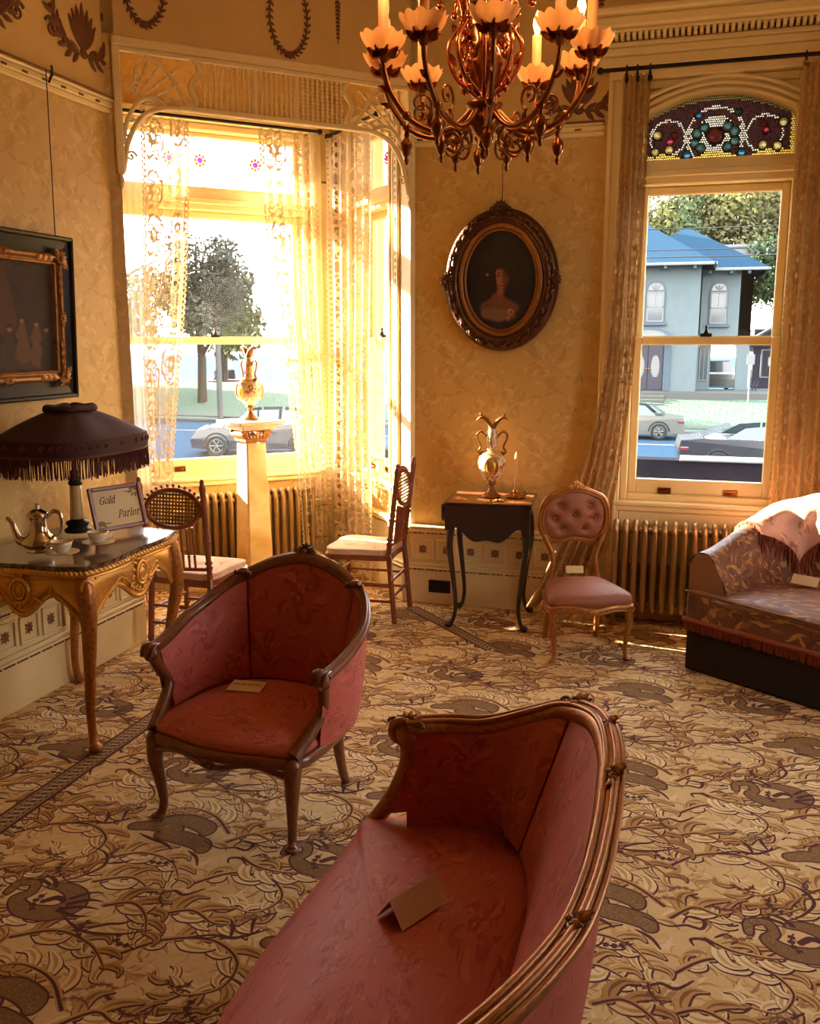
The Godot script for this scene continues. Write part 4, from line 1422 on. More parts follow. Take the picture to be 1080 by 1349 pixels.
# ---- chandelier
func chandelier(c: Vector3):
	var o := thing("chandelier", "brass and copper chandelier with amber glass flower cups and candle bulbs", "chandelier", Vector3(c.x, 2.385, c.z), 0)
	var y0 := -2.385
	var b := MB.new()
	b.lathe(v2([0, 2.385, 0.012, 2.39, 0.016, 2.405, 0.008, 2.42, 0.02, 2.435, 0.012, 2.455, 0.035, 2.475, 0.055, 2.505, 0.06, 2.53, 0.03, 2.545, 0.062, 2.56, 0.066, 2.575, 0.03, 2.59, 0.022, 2.62, 0.05, 2.65, 0.065, 2.70, 0.05, 2.75, 0.028, 2.78, 0.034, 2.83, 0.05, 2.86, 0.03, 2.90, 0.022, 3.0, 0.045, 3.05, 0.06, 3.12, 0.03, 3.18, 0.018, 3.25, 0.018, 3.8, 0.05, 3.84, 0.07, 3.90, 0.09, 3.95, 0, 3.95]), 20, Vector3(0, y0, 0))
	part(b, "stem", M.brass_dark, o)
	# inner copper scrolls and leaf sprays round the stem
	for k in 8:
		b = MB.new()
		var bs := Basis(Vector3.UP, TAU * k / 8 + 0.2)
		var p := spline(v3([0.03, 2.60, 0, 0.10, 2.66, 0, 0.13, 2.76, 0, 0.08, 2.85, 0, 0.10, 2.93, 0, 0.15, 2.94, 0, 0.16, 2.90, 0]), 22)
		for i in p.size(): p[i] = bs * p[i] + Vector3(0, y0, 0)
		b.tube(p, 0.0085, 6)
		b.ball(p[p.size() - 1], Vector3.ONE * 0.014, 8, 5)
		for j in 5:
			var q: Vector3 = bs * Vector3(0.10 - j * 0.008, 2.70 + j * 0.045, 0) + Vector3(0, y0, 0)
			leaf(b, q, PI / 2 - 0.6 + (j % 2) * 1.2, 0.06, 0.026, bs)
		part(b, "inner_scroll", M.copper, o)
	for k in 6:
		b = MB.new()
		var bs := Basis(Vector3.UP, TAU * k / 6)
		for j in 9: b.ball(bs * Vector3(0.075 + 0.012 * sin(j * 0.9), 2.62 + j * 0.028, 0) + Vector3(0, y0, 0), Vector3(0.01, 0.014, 0.01), 8, 5)
		part(b, "bead_chain", M.copper, o)
	# ten arms; the view from the camera fixes where they point
	var fwd := Vector3(c.x, 0, c.z).normalized()
	var right := Vector3(-fwd.z, 0, fwd.x)
	for k in 10:
		var a := deg_to_rad(14.0 + 36.0 * k)
		var dir := right * cos(a) - fwd * sin(a)
		var bs := Basis(dir, Vector3.UP, dir.cross(Vector3.UP))
		var x := Transform3D(bs, Vector3(0, y0, 0))
		b = MB.new(x)
		var p := spline(v3([0.05, 2.545, 0, 0.11, 2.49, 0, 0.18, 2.47, 0, 0.27, 2.50, 0, 0.335, 2.57, 0, 0.365, 2.64, 0, 0.37, 2.70, 0]), 24)
		b.tube(p, radii([0.012, 0.011, 0.0105, 0.01, 0.009, 0.009], 24), 8)
		scroll(b, Vector3(0.235, 2.555, 0), 0.045, 1.3, 0.006, Basis.from_scale(Vector3(-1, 1, 1)), -1.2)
		scroll(b, Vector3(0.12, 2.435, 0), 0.05, 1.2, 0.0065, Basis(), 1.2)
		for j in 3: leaf(b, p[9 + j * 4], 1.3 - j * 0.5, 0.05, 0.024)
		b.ball(p[13], Vector3.ONE * 0.017, 10, 6)
		var arm := part(b, "arm", M.brass_dark, o)
		# pendant finial under the arm
		b = MB.new(x)
		b.lathe(v2([0, 2.375, 0.006, 2.38, 0.01, 2.392, 0.005, 2.402, 0.014, 2.412, 0.022, 2.432, 0.02, 2.455, 0.007, 2.47, 0.01, 2.48, 0.005, 2.50]), 12, Vector3(0.29 if k % 2 else 0.16, 0.008 if k % 2 else -0.01, 0))
		part(b, "pendant", M.brass_dark, arm)
		# leafy bronze cup
		b = MB.new(x)
		b.lathe(v2([0, 2.675, 0.012, 2.68, 0.02, 2.70, 0.034, 2.712, 0.03, 2.72, 0.0, 2.722]), 12, Vector3(0.37, 0, 0))
		for j in 8:
			var t := TAU * j / 8
			leaf(b, Vector3(0.37 + cos(t) * 0.012, 2.70, sin(t) * 0.012), 0.42, 0.052, 0.032, Basis(Vector3.UP, -t))
		part(b, "leaf_cup", M.brass_dark, o)
		# frilled glass flower
		b = MB.new(x)
		b.grid(66, 8, func(u: float, v: float):
			var t: float = u * TAU
			var r: float = 0.012 + 0.066 * pow(v, 0.6)
			var fr := 1.0 + 0.05 * v * sin(t * 11.0) + 0.03 * v * sin(t * 5.0 + k)
			return Vector3(0.37 + cos(t) * r * fr, 2.715 + 0.05 * pow(v, 1.9) + 0.006 * v * sin(t * 11.0 + 1.0), sin(t) * r * fr))
		part(b, "glass_flower", M.frost, o)
		b = MB.new(x)
		b.lathe(v2([0, 2.72, 0.022, 2.722, 0.022, 2.735, 0.0175, 2.74, 0.0175, 2.885, 0.012, 2.89, 0, 2.892]), 14, Vector3(0.37, 0, 0))
		var cd := part(b, "candle", M.candle_tan, o)
		var lit := k in [1, 4, 6, 8, 9]
		b = MB.new(x)
		b.lathe(v2([0, 2.888, 0.008, 2.892, 0.011, 2.905, 0.0165, 2.925, 0.014, 2.945, 0.006, 2.965, 0, 2.978]), 12, Vector3(0.37, 0, 0))
		part(b, "bulb", M.bulb if lit else M.bulb_off, cd)
		if lit:
			var l := OmniLight3D.new()
			l.name = "candle_light"
			l.light_color = Color(1.0, 0.80, 0.55)
			l.light_energy = LAMP
			l.light_size = 0.03
			l.omni_range = 12.0
			l.omni_attenuation = 2.0
			l.shadow_enabled = true
			o.add_child(l, true)
			l.position = x * Vector3(0.37, 2.932, 0)
const LAMP := 0.08

# ---- radiators
func radiators():
	var b := MB.new()
	# one hollow two-column section
	for z in [-0.045, 0.045]:
		b.tube(spline(v3([0, 0.10, z, 0, 0.16, z, 0, 0.35, z, 0, 0.54, z, 0, 0.61, z]), 12), radii([0.016, 0.021, 0.019, 0.021, 0.018], 12), 10, true, Vector2(1, 1))
	b.tube(spline(v3([0, 0.60, -0.045, 0, 0.64, -0.03, 0, 0.652, 0, 0, 0.64, 0.03, 0, 0.60, 0.045]), 12), 0.019, 8)
	b.tube(spline(v3([0, 0.13, -0.045, 0, 0.10, 0, 0, 0.13, 0.045]), 8), 0.018, 8)
	b.tube([Vector3(-0.03, 0.60, 0), Vector3(0.03, 0.60, 0)], 0.02, 10)
	b.tube([Vector3(-0.03, 0.13, 0), Vector3(0.03, 0.13, 0)], 0.02, 10)
	var sec := b.mesh()
	b = MB.new()
	for z in [-0.045, 0.045]: b.lathe(v2([0.0, 0, 0.024, 0, 0.02, 0.02, 0.015, 0.06, 0.018, 0.13]), 10, Vector3(0, 0, z))
	var foot := b.mesh()
	for e in [["bronze painted cast iron radiator under the sofa window", Transform3D(Basis(), Vector3(-0.40, 0, ZB + 0.14)), 15], ["bronze painted cast iron radiator behind the pedestal in the bay", BAY * Transform3D(Basis(), Vector3(0.58, 0, -1.10)), 17]]:
		var o := thing("radiator", e[0], "radiator", e[1].origin, 0, "cast iron radiators")
		o.transform = e[1]
		for i in e[2]: part(sec, "section", M.iron, o).position.x = i * 0.058
		for i in [0, e[2] - 1]: part(foot, "foot", M.iron, o).position.x = i * 0.058
		b = MB.new()
		b.tube([Vector3(-0.03, 0.13, 0), Vector3(-0.07, 0.13, 0), Vector3(-0.075, 0.06, 0), Vector3(-0.075, 0.002, 0)], 0.012, 8)
		b.ball(Vector3(-0.072, 0.14, 0), Vector3(0.02, 0.022, 0.02), 10, 6)
		part(b, "valve_pipe", M.iron, o)

# ---- seating with a bent rail
# pads hang between the rail and the seat line; both are point lists of equal length
func pad(b: MB, up: Array, lo: Array, t0: float, t1: float, bulge: float, inward: Callable, us: float, vs: float):
	b.grid(26, 14, func(u: float, v: float):
		var t: float = lerpf(t0, t1, u)
		var p: Vector3 = along(up, t)
		var q: Vector3 = along(lo, t)
		var k: float = pow(sin(clampf(u, 0.0, 1.0) * PI), 0.35) * pow(sin(clampf(v * 0.94 + 0.03, 0.0, 1.0) * PI), 0.5)
		return p.lerp(q, v) + inward.call(p.lerp(q, v)) * bulge * k, us, vs)
func carving(b: MB, c: Vector3, s: float, bs := Basis()):
	# knot of acanthus and shell
	for k in 7: leaf(b, c, PI * k / 6.0, s * 0.9, s * 0.42, bs, 0.5)
	for k in 5: leaf(b, c, PI + PI * (k + 0.5) / 5.0, s * 0.6, s * 0.35, bs, 0.5)
	b.ball(c + bs * Vector3(0, 0, s * 0.15), Vector3.ONE * s * 0.28, 8, 5)
	for e in [-1.0, 1.0]:
		scroll(b, c + bs * Vector3(e * s * 0.75, -s * 0.1, s * 0.1), s * 0.34, 1.2, s * 0.11, bs * Basis.from_scale(Vector3(e, 1, 1)), 0.0)
		b.ball(c + bs * Vector3(e * s * 0.35, s * 0.3, s * 0.12), Vector3.ONE * s * 0.16, 6, 4)

func armchair():
	var o := thing("tub_armchair", "red damask tub armchair with carved walnut frame, left of the settee", "armchair", Vector3(-1.502, 0, -3.023), -7.0)
	var half := v3([0.365, 0.612, 0.16, 0.375, 0.632, 0.06, 0.378, 0.672, -0.06, 0.355, 0.715, -0.17, 0.30, 0.775, -0.265, 0.225, 0.815, -0.315, 0.13, 0.86, -0.34, 0.0, 0.885, -0.35])
	var ctrl := []
	for i in half.size(): ctrl.append(Vector3(-half[i].x, half[i].y, half[i].z))
	for i in range(half.size() - 2, -1, -1): ctrl.append(half[i])
	var rail := spline(ctrl, 72)
	# walnut rail with a raised bead, ending in scrolled hands
	var b := MB.new()
	b.tube(rail, radii([0.026, 0.025, 0.024, 0.025, 0.028, 0.03, 0.028, 0.025, 0.024, 0.025, 0.026], 72), 10, true, Vector2(1.0, 0.85))
	var bead := []
	for p in rail: bead.append(p + Vector3(0, 0.02, 0) + Vector3(p.x, 0, p.z + 0.1).normalized() * 0.004)
	b.tube(bead, 0.008, 6)
	for s in [-1.0, 1.0]:
		var e := Vector3(s * 0.363, 0.60, 0.175)
		scroll(b, e, 0.032, 1.2, 0.014, Basis(Vector3.UP, PI / 2), 1.6)
		for k in 4: b.tube(spline([e + Vector3((k - 1.5) * 0.014, 0.03, -0.02), e + Vector3((k - 1.5) * 0.017, 0.028, 0.016), e + Vector3((k - 1.5) * 0.014, -0.008, 0.032)], 8), 0.008, 6)
		b.ball(e, Vector3(0.03, 0.03, 0.028), 10, 6)
		# arm support sweeping down to the front leg
		var sp := spline([e + Vector3(0, -0.02, -0.01), e + Vector3(-s * 0.01, -0.07, -0.03), Vector3(s * 0.335, 0.47, 0.12), Vector3(s * 0.315, 0.40, 0.19), Vector3(s * 0.295, 0.345, 0.265)], 18)
		b.tube(sp, radii([0.024, 0.022, 0.021, 0.024, 0.027], 18), 8)
	part(b, "top_rail", M.wood, o)
	b = MB.new()
	carving(b, Vector3(0, 0.912, -0.352), 0.045, Basis(Vector3.RIGHT, -0.3))
	part(b, "crest_carving", M.wood, o)
	for s in [-1.0, 1.0]:
		b = MB.new()
		var c: Vector3 = along(rail, 0.33 if s < 0 else 0.67)
		b.ball(c + Vector3(0, 0.018, 0.008), Vector3(0.026, 0.018, 0.022), 10, 6)
		for k in 5: b.ball(c + Vector3((k - 2) * 0.017, 0.02 - absf(k - 2) * 0.003, 0.02), Vector3(0.009, 0.012, 0.01), 8, 5)
		part(b, "shoulder_carving", M.wood, o)
	# seat rail, serpentine in front, bent round behind
	var plan := spline([Vector2(-0.30, 0.255), Vector2(-0.18, 0.29), Vector2(0, 0.315), Vector2(0.18, 0.29), Vector2(0.30, 0.255), Vector2(0.325, 0.12), Vector2(0.30, -0.12), Vector2(0.20, -0.27), Vector2(0, -0.315), Vector2(-0.20, -0.27), Vector2(-0.30, -0.12), Vector2(-0.325, 0.12)], 60, true)
	var rp := []
	for p in plan: rp.append(Vector3(p.x, 0.318, p.y))
	rp.append(rp[0])
	b = MB.new()
	b.tube(rp, 0.02, 8, false, Vector2(0.8, 1.15), Vector3.UP)
	var low := []
	for i in 21:
		var p: Vector2 = plan[i]
		low.append(Vector3(p.x, 0.292 - 0.014 * cos(p.x * 21.0), p.y + 0.008))
	b.tube(low, 0.011, 6)
	part(b, "seat_rail", M.wood, o)
	b = MB.new()
	b.xf = Transform3D(Basis(), Vector3.ZERO)
	carving(b, Vector3(0, 0.29, 0.335), 0.03)
	part(b, "apron_carving", M.wood, o)
	for s in [-1.0, 1.0]:
		b = MB.new()
		cabriole(b, Vector3(s * 0.285, 0.335, 0.25), Vector3(s * 0.285, 0, 0.268), Vector3(s * 0.5, 0, 0.85), 0.027)
		b.ball(Vector3(s * 0.295, 0.305, 0.268), Vector3(0.032, 0.04, 0.03), 10, 6)
		part(b, "front_leg", M.wood, o)
		b = MB.new()
		b.tube(spline([Vector3(s * 0.215, 0.32, -0.20), Vector3(s * 0.215, 0.2, -0.205), Vector3(s * 0.215, 0.08, -0.235), Vector3(s * 0.22, 0.0, -0.26)], 12), radii([0.028, 0.024, 0.019, 0.017], 12), 8)
		part(b, "rear_leg", M.wood, o)
	# upholstery
	var seat := MB.new()
	cushion(seat, plan.map(func(p): return p * 0.99), 0.33, 0.375, 0.065, 1.0)
	part(seat, "seat_cushion", mat_scaled(M.rose, "rose_chair_seat", Vector2(3, 2)), o)
	var inn := []
	var outl := []
	for i in 73:
		var t := i / 72.0
		var p: Vector3 = rail[i]
		var q := Vector2(p.x, p.z + 0.02)
		inn.append(Vector3(q.x * 0.83, 0.385, q.y * 0.84 - 0.01))
		outl.append(Vector3(p.x * 0.90, 0.325, p.z * 0.90 - 0.005))
		if i == 0 or i == 72: inn[i].z -= 0.03
	var upper := rail.map(func(p): return p - Vector3(0, 0.014, 0) - Vector3(p.x, 0, p.z + 0.05).normalized() * 0.012)
	var inward := func(p: Vector3) -> Vector3: return Vector3(-p.x, 0.1, -p.z - 0.0).normalized()
	for e in [[0.02, 0.33, "arm_pad"], [0.335, 0.665, "back_pad"], [0.67, 0.98, "arm_pad"]]:
		b = MB.new()
		pad(b, upper, inn, e[0], e[1], 0.028, inward, 1.0, 1.0)
		part(b, e[2], M.rose, o)
	b = MB.new()
	pad(b, rail.map(func(p): return p - Vector3(0, 0.014, 0)), outl, 0.0, 1.0, -0.02, inward, 4.0, 1.4)
	part(b, "outside_cover", M.rose, o)
	place_card("cream printed card lying on the red armchair seat", Vector3(-1.575, 0.443, -3.05), 4.0, Vector2(0.135, 0.082), M.card, true, -7.0)
func mat_scaled(m: StandardMaterial3D, called: String, s: Vector2) -> StandardMaterial3D:
	if made.has(called): return made[called]
	var c: StandardMaterial3D = m.duplicate()
	c.resource_name = called
	c.uv1_scale = Vector3(s.x, s.y, 1)
	made[called] = c
	return c

# folded or flat paper cards
func place_card(label: String, at: Vector3, turn: float, s: Vector2, m: Material, flat_card: bool, pitch := 0.0):
	var o := thing("name_card", label, "card", at, turn)
	var b := MB.new()
	if flat_card:
		var bs := Basis(Vector3.RIGHT, deg_to_rad(-pitch))
		b.box(Vector3(0, 0.004, 0), Vector3(s.x, 0.0012, s.y), bs)
		part(b, "paper", m, o)
		b = MB.new()
		var r := RandomNumberGenerator.new()
		r.seed = int(at.x * 1000)
		# a line of italic script as fine pen strokes
		for w in 4:
			var x0 := -s.x * 0.42 + w * s.x * 0.215
			var pts := []
			for i in 22: pts.append(bs * Vector3(x0 + i * s.x * 0.0083, 0.0, -s.y * 0.12 + sin(i * 1.35 + w) * s.y * (0.045 + 0.03 * sin(i * 0.7 + w * 2.0)) - (s.y * 0.06 if i == 2 else 0.0)) + Vector3(0, 0.0049, 0))
			b.tube(pts, 0.0009, 4)
		part(b, "script_line", M.ink, o).set_meta("label", "one line of dark italic script")
	else:
		var h := s.y
		for e in [-1.0, 1.0]:
			b = MB.new()
			b.box(Vector3(0, h * 0.5 * cos(0.62), e * h * 0.5 * sin(0.62)), Vector3(s.x, h, 0.0012), Basis(Vector3.RIGHT, -e * 0.62))
			part(b, "card_leaf", m, o)

# ---- settee in the foreground, seen from its end; its back runs along the right
func settee():
	var base := Vector3(-0.5, 0, -1.66)
	var o := thing("settee", "rose damask settee with curved gilded back, filling the foreground", "settee", base)
	var x := Transform3D(Basis(), -base)
	var rail := spline(v3([-0.70, 0.705, -2.285, -0.60, 0.70, -2.34, -0.49, 0.705, -2.355, -0.37, 0.75, -2.35, -0.28, 0.80, -2.30, -0.205, 0.835, -2.20, -0.155, 0.855, -2.08, -0.128, 0.845, -1.95, -0.122, 0.83, -1.85, -0.12, 0.805, -1.70, -0.128, 0.79, -1.52, -0.155, 0.785, -1.35, -0.235, 0.785, -1.14, -0.35, 0.76, -0.99, -0.50, 0.70, -0.91, -0.66, 0.66, -0.88]), 110)
	var b := MB.new(x)
	b.tube(rail, radii([0.03, 0.027, 0.026, 0.03, 0.033, 0.03, 0.028, 0.028, 0.03, 0.03, 0.028], 110), 10, true, Vector2(1.0, 0.8))
	var c := Vector2(-0.62, -1.66)
	for e in [[0.011, 0.026], [0.026, 0.014], [-0.012, 0.022]]:
		var bead := []
		for p in rail:
			var d := Vector3(p.x - c.x, 0, (p.z - c.y) * 0.8).normalized()
			bead.append(p + d * e[0] + Vector3(0, e[1], 0))
		b.tube(bead, 0.008, 6)
	part(b, "top_rail", M.gilt_wood, o)
	# carved knots along the rail
	for e in [[0.0, 0.05, -0.2], [0.30, 0.055, -0.9], [0.405, 0.045, -1.5], [0.525, 0.05, -1.57], [0.715, 0.05, -1.9]]:
		var p: Vector3 = along(rail, e[0])
		b = MB.new(x)
		carving(b, p + Vector3(0, 0.012, 0), e[1], Basis(Vector3.UP, e[2]) * Basis(Vector3.RIGHT, -0.9))
		part(b, "rail_carving", M.gilt_dark, o)
	for e in [[Vector3(-0.70, 0.69, -2.285), Vector3(-0.80, 0.40, -2.33), -1.0], [Vector3(-0.66, 0.65, -0.88), Vector3(-0.76, 0.40, -0.90), 1.0]]:
		b = MB.new(x)
		scroll(b, e[0] + Vector3(-0.012, 0.0, 0), 0.034, 1.3, 0.015, Basis(), 1.4)
		b.ball(e[0], Vector3(0.032, 0.03, 0.03), 10, 6)
		b.tube(spline([e[0], e[0].lerp(e[1], 0.3) + Vector3(0.03, 0, 0), e[0].lerp(e[1], 0.7) + Vector3(0.022, 0, 0), e[1], e[1] + Vector3(-0.035, -0.06, 0)], 18), radii([0.027, 0.023, 0.022, 0.025, 0.03], 18), 8)
		part(b, "arm_support", M.gilt_wood, o)
	# seat
	var ring := spline(v2([-0.83, -2.33, -0.66, -2.385, -0.48, -2.38, -0.36, -2.31, -0.30, -2.18, -0.285, -1.9, -0.285, -1.5, -0.31, -1.2, -0.40, -0.98, -0.56, -0.88, -0.76, -0.87, -0.835, -0.95, -0.845, -1.3, -0.86, -1.66, -0.845, -2.0, -0.835, -2.22]), 96, true)
	b = MB.new(x)
	cushion(b, ring, 0.33, 0.405, 0.062, 1.0)
	part(b, "seat_cushion", mat_scaled(M.rose, "rose_seat", Vector2(5, 2.2)), o)
	var rp := []
	for p in ring: rp.append(Vector3(p.x, 0.31, p.y))
	rp.append(rp[0])
	b = MB.new(x)
	b.tube(rp, 0.028, 8, false, Vector2(0.8, 1.3), Vector3.UP)
	part(b, "seat_rail", M.gilt_wood, o)
	for e in [[-0.80, -2.30, -1], [-0.80, -0.94, -1], [-0.33, -2.20, 1], [-0.33, -1.1, 1], [-0.845, -1.62, -1]]:
		b = MB.new(x)
		cabriole(b, Vector3(e[0], 0.32, e[1]), Vector3(e[0], 0, e[1]), Vector3(e[2] * 0.9, 0, -0.3 if e[1] < -1.6 else 0.3), 0.028)
		part(b, "leg", M.gilt_wood, o)
	# upholstered arm and back inside, cover outside
	var lo := []
	var outl := []
	for p in rail:
		var q := Vector2(p.x, p.z) - c
		lo.append(Vector3(c.x + q.x * 0.66, 0.43, c.y + q.y * 0.93))
		outl.append(Vector3(c.x + q.x * 0.90, 0.31, c.y + q.y * 0.96))
	for i in 26:
		var k := 1.0 - i / 26.0
		for j in [i, rail.size() - 1 - i]: lo[j] = lo[j].lerp(Vector3(rail[j].x - 0.07 * k, 0.43, rail[j].z + (-0.02 if i == j else 0.02)), 1.0 if i < 14 else (26 - i) / 12.0)
	var upper := rail.map(func(p): return p + Vector3(c.x - p.x, 0, (c.y - p.z) * 0.6).normalized() * 0.014 - Vector3(0, 0.012, 0))
	var inward := func(p: Vector3) -> Vector3: return Vector3(c.x - p.x, 0.25, (c.y - p.z) * 0.7).normalized()
	for e in [[0.005, 0.295, "arm_pad", M.rose], [0.30, 0.73, "back_pad", M.rose], [0.735, 0.995, "arm_pad", M.rose]]:
		b = MB.new(x)
		pad(b, upper, lo, e[0], e[1], 0.035, inward, 1.4 if e[2] == "arm_pad" else 2.0, 1.0)
		part(b, e[2], e[3], o)
	b = MB.new(x)
	pad(b, rail.map(func(p): return p - Vector3(0, 0.014, 0)), outl, 0.0, 1.0, -0.02, inward, 7.0, 1.6)
	part(b, "outside_cover", M.rose, o)
	place_card("folded blank card standing like a tent on the rose settee seat", Vector3(-0.55, 0.469, -1.845), 64.0, Vector2(0.155, 0.068), M.card_white, false)

# ---- gilded side table against the left wall
func gilt_table():
	var o := thing("side_table", "gilded carved side table with dark marble top against the left wall", "table", Vector3(-2.685, 0, -3.55), 3.0)
	var hx := 0.30
	var hz := 0.385
	var side := func(a: Vector2, c: Vector2, bow: float) -> Array:
		var n := (c - a).orthogonal().normalized()
		var p := []
		for i in 16:
			var t := i / 16.0
			p.append(a.lerp(c, t) + n * (bow * sin(t * PI) + 0.012 * sin(t * TAU * 1.5)))
		return p
	var ring: Array = side.call(Vector2(-hx, -hz), Vector2(hx, -hz), 0.03) + side.call(Vector2(hx, -hz), Vector2(hx, hz), 0.035) + side.call(Vector2(hx, hz), Vector2(-hx, hz), 0.03) + side.call(Vector2(-hx, hz), Vector2(-hx, -hz), 0.0)
	var flat_x := Transform3D(Basis(Vector3(1, 0, 0), Vector3(0, 0, 1), Vector3(0, -1, 0)), Vector3(0, 0.83, 0))
	var b := MB.new()
	b.prism(PackedVector2Array(ring), 0.0, 0.024, flat_x, 0.005)
	part(b, "marble_top", M.marble_dark, o)
	# gadrooned edge of gilt beads
	b = MB.new()
	var run := []
	for p in ring: run.append(Vector3(p.x * 1.012, 0.797, p.y * 1.012))
	run.append(run[0])
	b.tube(run, 0.012, 6, false)
	for i in run.size() - 1:
		for k in 2:
			var q: Vector3 = run[i].lerp(run[i + 1], k / 2.0)
			b.ball(q + Vector3(q.x, 0, q.z).normalized() * 0.006 + Vector3(0, 0.004, 0), Vector3(0.0095, 0.0135, 0.0095), 6, 4, Basis(Vector3.UP, atan2(q.x, q.z)) * Basis(Vector3(0, 0, 1), 0.5))
	part(b, "beaded_edge", M.gilt, o)
	# apron: one board for each side, shaped below, with cartouche and scrolls
	for e in [[Vector2(-hx, hz), Vector2(hx, hz), 0.0, "near"], [Vector2(hx, hz), Vector2(hx, -hz), PI / 2, "front"], [Vector2(hx, -hz), Vector2(-hx, -hz), PI, "far"], [Vector2(-hx, -hz), Vector2(-hx, hz), -PI / 2, "rear"]]:
		var mid: Vector2 = (e[0] + e[1]) / 2.0
		var l: float = e[0].distance_to(e[1])
		var X := Transform3D(Basis(Vector3.UP, e[2]), Vector3(mid.x, 0, mid.y) * 0.955)
		var bow := 0.0 if e[3] == "rear" else 0.03
		var bottom := func(t: float) -> float: return 0.655 - 0.035 * cos(t * TAU * 2.0) * (1.0 if absf(t - 0.5) > 0.25 else 1.4) + 0.05 * pow(absf(t - 0.5) * 2.0, 6.0) * -1.2
		b = MB.new(X)
		b.grid(40, 6, func(u: float, v: float):
			var y: float = lerpf(0.792, bottom.call(u), v)
			return Vector3((u - 0.5) * l * 0.98, y, bow * sin(u * PI) + 0.012 * sin(v * PI)), 2.0, 0.6)
		b.grid(40, 2, func(u: float, v: float):
			return Vector3((u - 0.5) * l * 0.98, lerpf(0.79, bottom.call(u), v), bow * sin(u * PI) - 0.016), 2.0, 0.6)
		var ap := part(b, "apron", M.gilt, o)
		b = MB.new(X)
		var edge := []
		var inner := []
		for i in 33:
			var u := i / 32.0
			edge.append(Vector3((u - 0.5) * l * 0.98, bottom.call(u), bow * sin(u * PI)))
			inner.append(Vector3((u - 0.5) * l * 0.86, bottom.call(u) + 0.026, bow * sin(u * PI) + 0.010))
		b.tube(edge, 0.012, 6)
		b.tube(inner, 0.006, 6)
		b.tube([Vector3(-l * 0.42, 0.765, bow * 0.25 + 0.01), Vector3(0, 0.765, bow + 0.012), Vector3(l * 0.42, 0.765, bow * 0.25 + 0.01)], 0.005, 6)
		if e[3] != "rear":
			var z := bow + 0.016
			b.tube(oval_path(0.042, 0.052, z, 24, Vector3(0, 0.715, 0)), 0.010, 6, false)
			b.tube(oval_path(0.026, 0.034, z + 0.004, 20, Vector3(0, 0.715, 0)), 0.006, 6, false)
			b.ball(Vector3(0, 0.715, z), Vector3(0.022, 0.03, 0.012), 12, 6)
			for k in 14: leaf(b, Vector3(cos(TAU * k / 14) * 0.045, 0.712 + sin(TAU * k / 14) * 0.055, z - 0.004), TAU * k / 14 + 0.3, 0.032, 0.018)
			for s in [-1.0, 1.0]:
				for k in 3: leaf(b, Vector3(s * (0.10 + k * 0.018), 0.705 + (k % 2) * 0.014, z - 0.008), (0.4 if s > 0 else PI - 0.4) + k * 0.4 * s, 0.034, 0.014)
				scroll(b, Vector3(s * 0.075, 0.665, z - 0.002), 0.02, 1.1, 0.006, Basis.from_scale(Vector3(s, 1, 1)))
		part(b, "carved_ornament", M.gilt, ap)
	for e in [[1, 1], [1, -1], [-1, 1], [-1, -1]]:
		b = MB.new()
		var k := Vector3(e[0] * 0.72, 0, e[1] * 0.7)
		cabriole(b, Vector3(e[0] * (hx - 0.03), 0.80, e[1] * (hz - 0.03)), Vector3(e[0] * (hx - 0.03), 0, e[1] * (hz - 0.03)), k if e[0] > 0 else Vector3(0, 0, e[1] * 0.7), 0.032, 1.0, 10)
		var lg := part(b, "leg", M.gilt_wood, o)
		b = MB.new()
		var q := Vector3(e[0] * (hx - 0.01), 0.735, e[1] * (hz - 0.01))
		var bs := Basis(Vector3.UP, atan2(e[0], e[1]))
		b.xf = Transform3D(bs, q)
		b.tube(oval_path(0.022, 0.036, 0.022, 16), 0.007, 6, false)
		b.ball(Vector3(0, 0, 0.02), Vector3(0.013, 0.022, 0.008), 8, 5)
		for j in 4: leaf(b, Vector3(0, -0.05 - j * 0.022, 0.014), -PI / 2 + (j % 2 - 0.5) * 0.8, 0.045, 0.022)
		b.xf = Transform3D()
		part(b, "knee_carving", M.gilt, lg)

